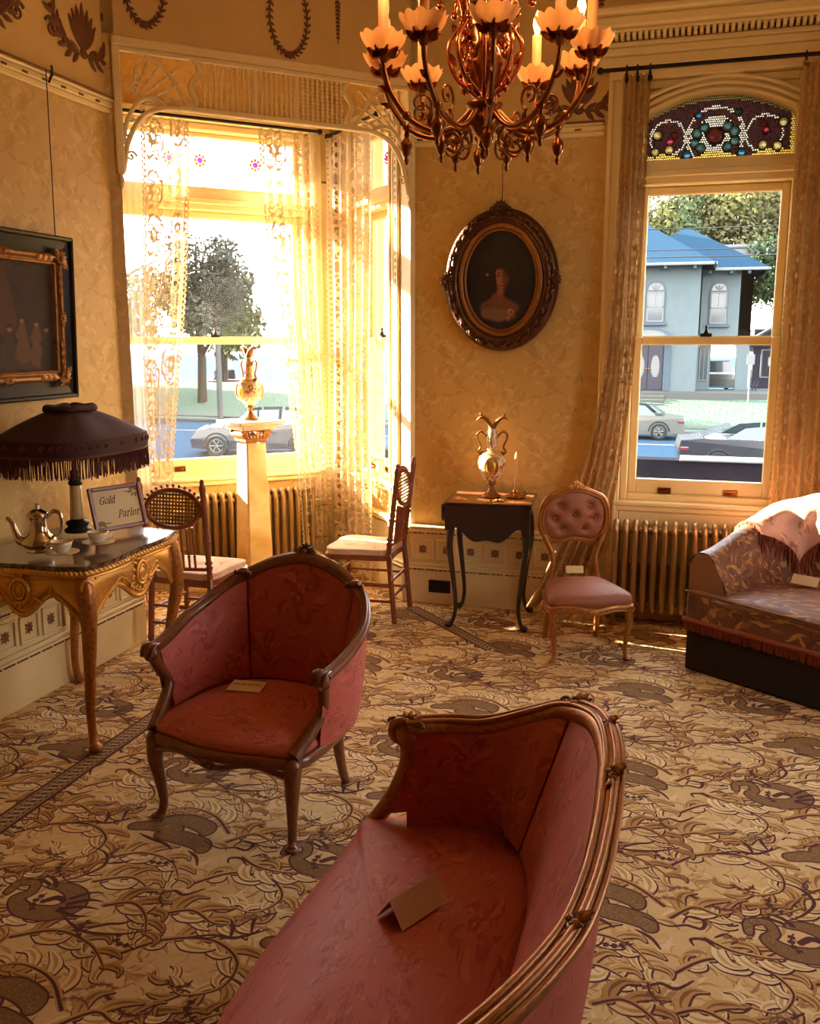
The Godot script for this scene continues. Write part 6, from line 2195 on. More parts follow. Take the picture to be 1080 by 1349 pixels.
# ---- silver and china on the gilt table, and the standing sign
func tea_things():
	var T := 0.854
	var o := thing("coffee_pot", "polished silver coffee pot with tall spout on the gilt table", "coffee pot", Vector3(-2.665, T, -3.285), 18.0)
	var b := MB.new()
	b.lathe(v2([0, 0, 0.055, 0.001, 0.056, 0.008, 0.045, 0.014, 0.066, 0.025, 0.076, 0.042, 0.066, 0.06, 0.045, 0.078, 0.036, 0.10, 0.035, 0.13, 0.04, 0.15, 0.046, 0.156, 0.04, 0.16]), 28)
	part(b, "body", M.silver, o)
	b = MB.new()
	b.lathe(v2([0.046, 0.156, 0.048, 0.162, 0.036, 0.174, 0.018, 0.184, 0.008, 0.188, 0.012, 0.197, 0.008, 0.207, 0, 0.21]), 24)
	part(b, "lid", M.silver, o)
	b = MB.new()
	b.tube(spline(v3([-0.055, 0.04, 0, -0.085, 0.05, 0, -0.10, 0.085, 0, -0.112, 0.125, 0, -0.135, 0.148, 0]), 18), radii([0.024, 0.019, 0.014, 0.011, 0.008], 18), 10, false)
	part(b, "spout", M.silver, o)
	b = MB.new()
	b.tube(spline(v3([0.04, 0.148, 0, 0.065, 0.175, 0, 0.095, 0.165, 0, 0.10, 0.12, 0, 0.085, 0.08, 0, 0.06, 0.065, 0]), 22), radii([0.007, 0.009, 0.009, 0.008, 0.006], 22), 8)
	part(b, "handle", M.silver, o)
	var cup := thing("teacup", "gilt rimmed china teacup on a saucer in front of the coffee pot", "teacup", Vector3(-2.53, T, -3.255), 200.0, "teacups")
	b = MB.new()
	b.lathe(v2([0, 0.003, 0.04, 0.004, 0.068, 0.012, 0.07, 0.014, 0.066, 0.015, 0.038, 0.008, 0, 0.008]), 28)
	part(b, "saucer", M.china, cup)
	b = MB.new()
	b.lathe(v2([0.0, 0.009, 0.022, 0.010, 0.025, 0.014, 0.036, 0.026, 0.042, 0.045, 0.045, 0.058, 0.042, 0.058, 0.038, 0.045, 0.03, 0.024, 0, 0.018]), 28)
	part(b, "cup", M.china, cup)
	b = MB.new()
	b.tube(ring_path(0.0445, 0.0445, 0.058, 28), 0.0022, 6, false)
	b.tube(ring_path(0.069, 0.069, 0.0135, 32), 0.002, 6, false)
	part(b, "gilt_rim", M.gilt, cup)
	b = MB.new()
	b.tube(spline(v3([0.041, 0.05, 0, 0.062, 0.054, 0, 0.066, 0.036, 0, 0.05, 0.022, 0, 0.036, 0.026, 0]), 16), 0.0035, 6)
	part(b, "handle", M.china, cup)
	copy(cup, "gilt rimmed china teacup on a saucer in front of the lamp base", Vector3(-2.505, T, -3.475), 30.0)
	# framed sign
	var s := thing("framed_sign", "small red wood frame with cream sheet reading Gold Parlor", "sign", Vector3(-2.60, T + 0.002, -3.80), 62.0)
	s.basis = Basis(Vector3.UP, deg_to_rad(62.0)) * Basis(Vector3(0, 0, 1), 0.02) * Basis(Vector3.RIGHT, -0.28)
	b = MB.new()
	bars(b, -0.137, 0.137, 0.0, 0.215, 0.02, -0.008, 0.01, -1.0, 0.004)
	part(b, "frame", M.wood_red, s)
	b = MB.new()
	b.box(Vector3(0, 0.1075, -0.003), Vector3(0.25, 0.19, 0.004))
	part(b, "sheet", M.card, s)
	for w in [["Gold", Vector2(-0.095, 0.118)], ["Parlor", Vector2(-0.012, 0.045)]]:
		var tm := TextMesh.new()
		var f := SystemFont.new()
		f.font_names = PackedStringArray(["Droid Serif"])
		f.font_italic = true
		tm.font = f
		tm.text = w[0]
		tm.font_size = 32
		tm.pixel_size = 0.00138
		tm.depth = 0.0012
		tm.horizontal_alignment = HORIZONTAL_ALIGNMENT_LEFT
		tm.vertical_alignment = VERTICAL_ALIGNMENT_BOTTOM
		var t := part(tm, "lettering", M.ink, s)
		t.transform = Transform3D(Basis(Vector3(0.85, 0, 0), Vector3(0.36, 1.1, 0), Vector3(0, 0, 1)), Vector3(w[1].x, w[1].y, -0.0005))
	for e in [[Vector3(0.105, 0.18, -0.001), PI], [Vector3(-0.105, 0.035, -0.001), 0.0]]:
		b = MB.new()
		for k in 6: leaf(b, e[0] + Vector3(cos(k * 1.05) * 0.012, sin(k * 1.05) * 0.012, 0), e[1] + k * 0.35 - 0.6, 0.026, 0.012, Basis(), 0.05)
		for k in 5: b.tube([e[0], e[0] + Vector3(cos(e[1] + 0.2 + k * 0.12) * 0.06, sin(e[1] + 0.05 + k * 0.05) * 0.02, 0)], 0.0008, 4)
		part(b, "floral_print", mat("print_brown", rgb8(150, 120, 80), 0.8), s)

# ---- pictures
func pictures():
	# oblong painting on the left wall
	var zc := -3.60
	var yc := 1.862
	var hw := 0.505
	var hh := 0.395
	var o := thing("framed_painting", "dark group painting in a black and gilt frame above the lamp", "painting", Vector3(XL, yc - hh, zc), 0)
	o.basis = Basis(Vector3(0, 0, -1), Vector3.UP, Vector3(1, 0, 0)) * Basis(Vector3.RIGHT, 0.03)
	var b := MB.new()
	mould(b, -hw, hw, 0, hh * 2, [0.0, 0.0, 0.0, 0.055, 0.008, 0.064, 0.018, 0.060, 0.024, 0.046, 0.10, 0.034])
	part(b, "black_frame", M.frame_black, o)
	b = MB.new()
	mould(b, -hw + 0.085, hw - 0.085, 0.085, hh * 2 - 0.085, [0.0, 0.034, 0.004, 0.052, 0.014, 0.062, 0.026, 0.060, 0.036, 0.046, 0.042, 0.046, 0.046, 0.050, 0.052, 0.046, 0.058, 0.03])
	var g := part(b, "gilt_frame", M.gilt_dark, o)
	for e in [[-1, -1], [1, -1], [1, 1], [-1, 1]]:
		b = MB.new()
		var c := Vector3(e[0] * (hw - 0.11), hh + e[1] * (hh - 0.11), 0.06)
		carving(b, c, 0.055, Basis(Vector3(0, 0, 1), atan2(e[1], e[0]) - PI / 2))
		for k in 3:
			leaf(b, c - Vector3(e[0] * (0.05 + k * 0.04), 0, 0), 0.0 if e[0] < 0 else PI, 0.05, 0.03)
			leaf(b, c - Vector3(0, e[1] * (0.05 + k * 0.04), 0), PI / 2 if e[1] < 0 else -PI / 2, 0.05, 0.03)
		part(b, "corner_ornament", M.gilt_dark, g)
	for e in [[0, -1], [0, 1], [1, 0], [-1, 0]]:
		b = MB.new()
		carving(b, Vector3(e[0] * (hw - 0.105), hh + e[1] * (hh - 0.105), 0.058), 0.035, Basis(Vector3(0, 0, 1), atan2(e[1], e[0]) - PI / 2))
		part(b, "side_ornament", M.gilt_dark, g)
	b = MB.new()
	b.flat()
	b.face([Vector3(-hw + 0.135, 0.135, 0.03), Vector3(hw - 0.135, 0.135, 0.03), Vector3(hw - 0.135, hh * 2 - 0.135, 0.03), Vector3(-hw + 0.135, hh * 2 - 0.135, 0.03)], Vector3(0, 0, 1), [Vector2(0, 1), Vector2(1, 1), Vector2(1, 0), Vector2(0, 0)])
	part(b, "canvas", M.canvas_group, o)
	b = MB.new()
	slab(b, -hw + 0.05, hw - 0.05, 0.05, hh * 2 - 0.05, 0.003, 0.02)
	part(b, "backing", M.black, o)
	for z in [-0.42, 0.42]:
		b = MB.new()
		b.tube([Vector3(z, hh * 2 - 0.01, 0.02), Vector3(z * 0.97, 3.02 - yc + hh, 0.04 - (3.02 - yc - hh) * 0.03)], 0.0028, 5)
		b.tube([Vector3(z * 0.97, 3.035 - yc + hh, 0.05), Vector3(z * 0.97, 3.00 - yc + hh, 0.052), Vector3(z * 0.97, 2.96 - yc + hh, 0.03)], 0.006, 6)
		b.ball(Vector3(z * 0.97, 3.0 - yc + hh, 0.05), Vector3(0.012, 0.016, 0.006), 8, 5)
		part(b, "hanging_cord", M.dark_iron, o)
	# oval portrait on the back wall
	o = thing("oval_portrait", "oval portrait of a woman holding a flower in a dark gilt frame", "portrait", Vector3(-1.172, 1.70, ZB), 0)
	o.basis = Basis(Vector3.RIGHT, 0.05)
	var C := Vector3(0, 0.422, 0.03)
	b = MB.new()
	b.tube(oval_path(0.325, 0.40, 0.012, 64, C), 0.03, 10, false, Vector2(1, 1))
	b.tube(oval_path(0.295, 0.37, 0.03, 64, C), 0.03, 10, false)
	b.tube(oval_path(0.345, 0.42, -0.005, 64, C), 0.014, 8, false)
	part(b, "outer_frame", M.gilt_deep, o)
	b = MB.new()
	b.tube(oval_path(0.252, 0.33, 0.03, 64, C), 0.018, 8, false)
	b.tube(oval_path(0.228, 0.306, 0.015, 64, C), 0.01, 8, false)
	part(b, "inner_gilt_band", M.gilt_dark, o)
	b = MB.new()
	for i in 56:
		var a := TAU * i / 56
		leaf(b, C + Vector3(cos(a) * 0.312, sin(a) * 0.387, 0.05), a + PI / 2 + 0.5 * (1 if i % 2 else -1), 0.05, 0.026, Basis(), 0.5)
		b.ball(C + Vector3(cos(a) * 0.325, sin(a) * 0.40, 0.046), Vector3(0.011, 0.011, 0.011), 6, 4)
	part(b, "leaf_carving", M.gilt_deep, o)
	b = MB.new()
	carving(b, C + Vector3(0, 0.425, 0.035), 0.06)
	part(b, "crest", M.gilt_deep, o)
	for s in [-1.0, 1.0]:
		b = MB.new()
		carving(b, C + Vector3(s * 0.34, 0, 0.045), 0.05, Basis(Vector3(0, 0, 1), -s * PI / 2))
		part(b, "side_knot", M.gilt_deep, o)
	b = MB.new()
	b.flat()
	var p := []
	var uv := []
	for i in 64:
		var a := TAU * i / 64
		p.append(C + Vector3(cos(a) * 0.235, sin(a) * 0.312, 0.004))
		uv.append(Vector2(0.5 + 0.5 * cos(a), 0.5 - 0.5 * sin(a)))
	b.face(p, Vector3(0, 0, 1), uv)
	part(b, "canvas", M.canvas_oval, o)
	b = MB.new()
	b.tube([C + Vector3(0, 0.41, -0.01), C + Vector3(0, 0.92, -0.03)], 0.0022, 5)
	part(b, "hanging_wire", M.dark_iron, o)

# ------------------------------------------------------------------ outside
const G := -2.0
const LWY := 0.27
func build_exterior():
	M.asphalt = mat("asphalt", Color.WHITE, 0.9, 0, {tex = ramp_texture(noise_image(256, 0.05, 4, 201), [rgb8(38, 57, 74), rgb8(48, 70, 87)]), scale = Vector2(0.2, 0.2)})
	M.shade_wall_dark = mat("shade_and_wall_dark", Color.WHITE, 0.85, 0, {tex = ramp_texture(noise_image(256, 0.05, 4, 202), [rgb8(14, 15, 23), rgb8(22, 23, 32)]), scale = Vector2(0.3, 0.3)})  # dark tone of the painted street shade, shared with the garden wall
	M.grass = mat("leafy_lawn", Color.WHITE, 0.95, 0, {tex = ramp_texture(noise_image(256, 0.09, 4, 203), [rgb8(43, 70, 61), rgb8(54, 81, 70), rgb8(91, 95, 81), rgb8(48, 75, 68)]), scale = Vector2(0.25, 0.25)})
	M.concrete = mat("concrete", rgb8(74, 76, 73), 0.85)
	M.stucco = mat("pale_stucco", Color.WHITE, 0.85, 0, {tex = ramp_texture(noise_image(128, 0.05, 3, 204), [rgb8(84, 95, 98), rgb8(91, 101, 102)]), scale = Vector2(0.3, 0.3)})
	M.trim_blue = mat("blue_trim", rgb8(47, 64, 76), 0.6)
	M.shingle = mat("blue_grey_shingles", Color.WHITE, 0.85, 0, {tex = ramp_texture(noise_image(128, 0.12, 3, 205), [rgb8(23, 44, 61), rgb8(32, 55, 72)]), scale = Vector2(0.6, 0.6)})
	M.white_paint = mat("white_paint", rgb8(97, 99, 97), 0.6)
	M.dark_pane = mat("dark_pane", rgb8(39, 57, 68), 0.08, 0, {coat = 0.6})
	M.navy = mat("navy_door", rgb8(15, 15, 35), 0.4)
	M.tyre = mat("tyre", rgb8(10, 12, 14), 0.8)
	M.chrome = mat("wheel_alloy", rgb8(86, 90, 90), 0.25, 0.9)
	M.car_silver = mat("silver_car_paint", rgb8(88, 90, 82), 0.25, 0.3, {coat = 1.0})
	M.car_dark = mat("dark_car_paint", rgb8(23, 30, 39), 0.22, 0.2, {coat = 1.0})
	M.car_red = mat("red_car_paint", rgb8(79, 22, 21), 0.3, 0.1, {coat = 1.0})
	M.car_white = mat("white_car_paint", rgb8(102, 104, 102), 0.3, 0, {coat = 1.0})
	M.car_glass = mat("car_glass", rgb8(27, 46, 53), 0.06, 0, {coat = 1.0})
	M.tail = mat("tail_lamp_red", rgb8(86, 22, 28), 0.25, 0, {coat = 1.0})
	M.leaves = mat("autumn_leaves", Color.WHITE, 0.85, 0, {vc = true, back = Color(0.5, 0.5, 0.4)})
	M.bark = mat("bark", rgb8(35, 30, 23), 0.9)
	M.wire = mat("wire_black", rgb8(18, 22, 23), 0.7)
	for k in [M.asphalt, M.shade_wall_dark, M.grass, M.concrete, M.stucco, M.shingle, M.leaves]: k.metallic_specular = 0.1
	# ground, street, lawn
	var b := MB.new()
	slab(b, -140, 120, G - 0.5, G, -220, -8.5)
	slab(b, -140, -8.5, G - 0.5, G, -8.5, 60)
	struct(b, "floor_street", M.asphalt)
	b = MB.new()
	slab(b, -8, 40, G, G + 0.01, -30.4, -12.5)  # dark sheet stands in for the house shadow cast on the street
	tag(part(b, "street_shade_strip", M.shade_wall_dark), "dark strip painted as cast shade on the street below the sofa window", "asphalt")
	b = MB.new()
	slab(b, -0.6, 40, G, G + 0.03, -31.0, -30.4)
	tag(part(b, "painted_line", M.white_paint), "pale line along the edge of the painted street shade", "road line")
	b = MB.new()
	slab(b, -30, 40, G, G + 0.015, -35.1, -34.9)
	tag(part(b, "lane_line", M.white_paint), "faint lane line between the two parked cars", "road line")
	b = MB.new()
	strip(b, -29, 60, G, G + 0.14, -39.28, -38.9, 0.02)
	tag(part(b, "kerb", M.concrete), "concrete kerb behind the silver sedan", "kerb")
	b = MB.new()
	slab(b, -29, 60, G + 0.1, G + 0.16, -41.6, -40.4)
	tag(part(b, "pavement", M.concrete), "concrete pavement crossing the lawn", "pavement")
	b = MB.new()
	b.grid(40, 14, func(u: float, v: float):
		var z := lerpf(-39.3, -52.0, v)
		return Vector3(lerpf(-30, 40, u), G + 0.1 + 1.15 * smoothstep(0.15, 0.52, v) + 0.04 * sin(u * 90.0) * sin(v * 11.0), z), 80.0, 12.0)
	tag(part(b, "lawn", M.grass), "green lawn strewn with fallen leaves before the pale house", "lawn")
	# tall blocks added out of view on the sunny side to keep the street shaded
	for e in [["tall plain brick block added out of view on the left to shade the street", Vector3(-29.5, G, -26), 6.5, 5.0], ["second tall brick block added out of view further left to shade the street", Vector3(-37.0, G, -39.5), 6.5, 6.0]]:
		var tb := thing("shading_block", e[0], "shading_block", e[1])
		b = MB.new()
		slab(b, -e[3], e[3], 0, 14, -e[2], e[2])
		part(b, "wall", mat("brick_red", rgb8(84, 59, 53), 0.9), tb)
		b = MB.new()
		strip(b, -e[3] - 0.2, e[3] + 0.2, 14, 14.5, -e[2] - 0.2, e[2] + 0.2, 0.05)
		part(b, "parapet", M.concrete, tb)
		for i in 4:
			for k in 3:
				b = MB.new()
				strip(b, e[3] - 0.1, e[3] + 0.06, 1.5 + k * 4.0, 3.5 + k * 4.0, -5.4 + i * 3.0, -4.1 + i * 3.0, 0.02)
				part(b, "window", M.dark_pane, tb)
	# low wall close outside the sofa window, pale coping on its right part
	var lw := thing("garden_wall", "low dark wall with pale coping just outside the sofa window", "wall", Vector3(0, G, -12.2))
	b = MB.new()
	slab(b, -5, 6, 0, LWY - G, -0.15, 0.15)
	part(b, "wall_body", M.shade_wall_dark, lw)
	b = MB.new()
	strip(b, -0.1, 6, LWY - G, LWY - G + 0.03, -0.2, 0.2, 0.008)
	part(b, "coping", M.white_paint, lw)
	house()
	cars()
	trees()
	street_things()

func prism_z(b: MB, pts: Array, z0: float, z1: float): b.prism(PackedVector2Array(v2(pts)), z0, z1)
func arch_pts(x0: float, x1: float, y0: float, y1: float, rise: float, n := 12) -> Array:
	var p := [x0, y0, x1, y0]
	for i in n + 1:
		var t := 1.0 - 2.0 * i / n
		p.append_array([(x0 + x1) / 2 + t * (x1 - x0) / 2, y1 + rise * sqrt(maxf(0.0, 1.0 - t * t))])
	return p
func arched_window(o: Node3D, x0: float, x1: float, y0: float, y1: float, z: float):
	var b := MB.new()
	prism_z(b, arch_pts(x0 - 0.06, x1 + 0.06, y0 - 0.04, y1 + 0.02, (x1 - x0) / 2 + 0.06), z, z + 0.06)
	var w := part(b, "window", M.trim_blue, o)
	b = MB.new()
	prism_z(b, arch_pts(x0 + 0.03, x1 - 0.03, y1 + 0.06, y1 + 0.07, (x1 - x0) / 2 - 0.06), z + 0.05, z + 0.075)
	part(b, "fan_light", M.dark_pane, w)
	b = MB.new()
	for k in 3: leaf(b, Vector3((x0 + x1) / 2, y1 + 0.08, z + 0.08), PI * (k + 1) / 4.0, (x1 - x0) * 0.38, 0.12)
	part(b, "fan_ornament", M.white_paint, w)
	b = MB.new()
	bars(b, x0, x1, y0, y1, 0.07, z + 0.05, z + 0.11)
	strip(b, x0, x1, (y0 + y1) / 2 - 0.03, (y0 + y1) / 2 + 0.03, z + 0.05, z + 0.11)
	strip(b, (x0 + x1) / 2 - 0.015, (x0 + x1) / 2 + 0.015, (y0 + y1) / 2, y1, z + 0.05, z + 0.1)
	part(b, "sash", M.white_paint, w)
	for e in [[y0 + 0.07, (y0 + y1) / 2 - 0.03], [(y0 + y1) / 2 + 0.03, y1 - 0.07]]:
		b = MB.new()
		slab(b, x0 + 0.07, x1 - 0.07, e[0], e[1], z + 0.055, z + 0.07)
		part(b, "pane", M.dark_pane, w)
	b = MB.new()
	strip(b, x0 - 0.16, x1 + 0.16, y0 - 0.16, y0 - 0.02, z, z + 0.16, 0.02)
	part(b, "window_sill", M.trim_blue, w)
func hip(b: MB, x0, x1, z0, z1, y, peak):
	b.flat()
	var d: float = minf(x1 - x0, absf(z1 - z0)) / 2.0
	var r0 := Vector3(x0 + d, peak, (z0 + z1) / 2)
	var r1 := Vector3(x1 - d, peak, (z0 + z1) / 2)
	var c := [Vector3(x0, y, z1), Vector3(x1, y, z1), Vector3(x1, y, z0), Vector3(x0, y, z0)]
	for f in [[c[0], c[1], r1, r0], [c[1], c[2], r1], [c[2], c[3], r0, r1], [c[3], c[0], r0]]:
		var uv := []
		for p in f: uv.append(Vector2(p.x + p.z, p.y * 1.5))
		b.face(f, Vector3(0, 1, 0), uv)
	b.face(c, Vector3(0, -1, 0), [Vector2.ZERO, Vector2.ONE, Vector2.ONE, Vector2.ONE])
func house():
	var o := thing("house", "pale stucco house with blue grey hipped roof across the street", "house", Vector3(-2, -0.95, -48))
	var t := -o.position
	var P := func(b: MB, called: String, m: Material, parent: Node = null) -> MeshInstance3D:
		if parent != null: return part(b, called, m, parent)
		return part(b, called, m, o)
	var b := MB.new(Transform3D(Basis(), t))
	slab(b, -9.0, 0.15, -1.2, 5.2, -54, -46)
	P.call(b, "front_block", M.stucco)
	b = MB.new(Transform3D(Basis(), t))
	slab(b, 0.15, 0.22, -1.2, 5.1, -54, -48)
	slab(b, 1.98, 2.55, -1.2, 5.1, -48.5, -48)
	slab(b, 2.30, 2.55, -1.2, 5.1, -54, -48.5)
	slab(b, 0.15, 2.55, 1.95, 5.1, -54, -48)
	slab(b, 0.2, 0.8, -1.2, 1.95, -48.9, -48.5)
	for s in [[0.22, 0.75], [1.98, 1.45]]:
		var fill := [s[0], 1.96, s[0], 1.3]
		for i in 7:
			var a := PI / 2 * i / 6
			fill.append_array([lerpf(s[0], 1.1, 1.0 - cos(a)), 1.3 + 0.55 * sin(a)])
		fill.append_array([1.1, 1.96])
		prism_z(b, fill, -48.5, -48)
	P.call(b, "side_block", M.stucco)
	b = MB.new(Transform3D(Basis(), t))
	hip(b, -9.9, 0.75, -54.6, -45.2, 5.25, 8.3)
	P.call(b, "front_roof", M.shingle)
	b = MB.new(Transform3D(Basis(), t))
	hip(b, -4.5, 3.2, -54.6, -47.2, 5.12, 7.35)
	P.call(b, "side_roof", M.shingle)
	b = MB.new(Transform3D(Basis(), t))
	strip(b, -9.9, 0.78, 5.14, 5.27, -45.3, -45.15, 0.02)
	strip(b, 0.68, 0.82, 5.14, 5.27, -47.2, -45.15, 0.02)
	P.call(b, "front_eave", M.white_paint)
	b = MB.new(Transform3D(Basis(), t))
	strip(b, 0.75, 3.22, 5.0, 5.13, -47.3, -47.12, 0.02)
	strip(b, 3.1, 3.24, 5.0, 5.13, -54, -47.12, 0.02)
	P.call(b, "side_eave", M.white_paint)
	for e in [[-2.6, 5.08, -45.6], [-1.45, 5.08, -45.6], [-0.15, 5.08, -45.6], [0.55, 4.95, -47.6], [1.5, 4.95, -47.6], [2.3, 4.95, -47.6]]:
		b = MB.new(Transform3D(Basis(), t))
		b.rbox(Vector3(e[0], e[1], e[2]), Vector3(0.16, 0.18, 0.7), 0.03)
		P.call(b, "eave_bracket", M.trim_blue)
	b = MB.new(Transform3D(Basis(), t))
	slab(b, 0.9, 2.9, 5.9, 6.75, -57, -55)
	slab(b, 0.8, 3.0, 6.75, 6.9, -57.1, -54.9)
	P.call(b, "rear_dormer", M.white_paint)
	for w in [[-2.24, -1.45, 2.62, 4.02, -46.0], [0.64, 1.40, 2.55, 4.06, -48.0], [-5.5, -4.7, 2.62, 4.02, -46.0]]:
		var n0 := o.get_child_count()
		arched_window(o, w[0], w[1], w[2], w[3], w[4])
		var c: Node3D = o.get_child(n0)
		c.position = t
	# front door: two navy leaves with oval lights, blue surround, curved hood
	b = MB.new(Transform3D(Basis(), t))
	for s in [-2.95, -1.2]: strip(b, s - 0.16, s + 0.16, -0.6, 1.75, -46, -45.85, 0.02)
	strip(b, -3.15, -1.0, 1.62, 1.8, -46, -45.8, 0.02)
	var sur := P.call(b, "door_surround", M.trim_blue) as Node3D
	for x in [-2.42, -1.72]:
		b = MB.new(Transform3D(Basis(), t))
		strip(b, x - 0.34, x + 0.34, -0.55, 1.6, -45.99, -45.92, 0.01)
		var d := P.call(b, "door", M.navy) as Node3D
		b = MB.new(Transform3D(Basis(), t))
		b.ball(Vector3(x, 0.55, -45.92), Vector3(0.21, 0.55, 0.02), 20, 6)
		part(b, "oval_light", M.white_paint, d)
		b = MB.new(Transform3D(Basis(), t))
		b.ball(Vector3(-2.07 + (0.06 if x > -2.0 else -0.06), 0.45, -45.9), Vector3.ONE * 0.035, 8, 5)
		part(b, "door_knob", M.brass, d)
	b = MB.new(Transform3D(Basis(), t))
	var hood := [-3.2, 1.82, -0.95, 1.82]
	for i in 13:
		var k := 1.0 - i / 6.0
		hood.append_array([-2.07 + k * 1.12, 1.86 + 0.5 * sqrt(maxf(0.0, 1.0 - k * k))])
	prism_z(b, hood, -46, -45.3)
	part(b, "door_hood", M.trim_blue, o)
	b = MB.new(Transform3D(Basis(), t))
	var tym := [-2.95, 1.9, -1.2, 1.9]
	for i in 11:
		var k := 1.0 - i / 5.0
		tym.append_array([-2.07 + k * 0.88, 1.9 + 0.34 * sqrt(maxf(0.0, 1.0 - k * k))])
	prism_z(b, tym, -45.3, -45.26)
	part(b, "hood_panel", M.white_paint, o)
	# porch floor, steps, passage window
	b = MB.new(Transform3D(Basis(), t))
	slab(b, -6.0, 3.4, -1.25, -0.6, -46, -44.9)
	slab(b, 0.15, 3.4, -1.25, -0.6, -48, -46)
	P.call(b, "porch", M.concrete)
	for k in 3:
		b = MB.new(Transform3D(Basis(), t))
		strip(b, -6.0, -1.2, -1.7, -0.76 - k * 0.16, -44.9 + k * 0.3, -44.6 + k * 0.3, 0.01)
		P.call(b, "step", M.concrete)
	b = MB.new(Transform3D(Basis(), t))
	bars(b, 0.28, 0.72, -0.2, 1.5, 0.05, -48.5, -48.44)
	strip(b, 0.48, 0.52, -0.2, 1.5, -48.5, -48.44)
	var pw := P.call(b, "passage_window", M.white_paint) as Node3D
	b = MB.new(Transform3D(Basis(), t))
	slab(b, 0.32, 0.68, -0.16, 1.46, -48.5, -48.47)
	part(b, "pane", M.dark_pane, pw)
	b = MB.new()
	for s in [2.75, 2.9]: b.tube([Vector3(s, -0.6, -47.2), Vector3(s + 0.1, -0.1, -47.2)], 0.03, 6)
	b.tube([Vector3(2.65, -0.35, -47.2), Vector3(3.05, -0.35, -47.2)], 0.03, 6)
	tag(part(b, "lawn_seat", M.wire), "small dark garden seat beside the stucco house", "seat")
	# neighbour with a white gable edge
	var n := thing("house", "dark plum house with white gable behind the pale house", "house", Vector3(6.2, -0.9, -58))
	b = MB.new()
	slab(b, -3.0, 5, 0, 3.3, -4, 2)
	part(b, "wall", mat("plum_siding", rgb8(29, 28, 45), 0.8), n)
	b = MB.new()
	b.prism(PackedVector2Array(v2([-3.8, 2.3, 1.0, 5.2, 5.8, 2.3])), -4.3, 2.3)
	part(b, "gable_roof", mat("plum_siding_dark", rgb8(24, 24, 41), 0.8), n)
	b = MB.new()
	b.tube([Vector3(-3.9, 2.3, 2.35), Vector3(1.0, 5.25, 2.35)], 0.09, 6)
	part(b, "gable_board", M.white_paint, n)
	b = MB.new()
	bars(b, -2.6, -1.7, 0.6, 2.2, 0.09, 2.0, 2.08)
	part(b, "window_frame", M.white_paint, n)

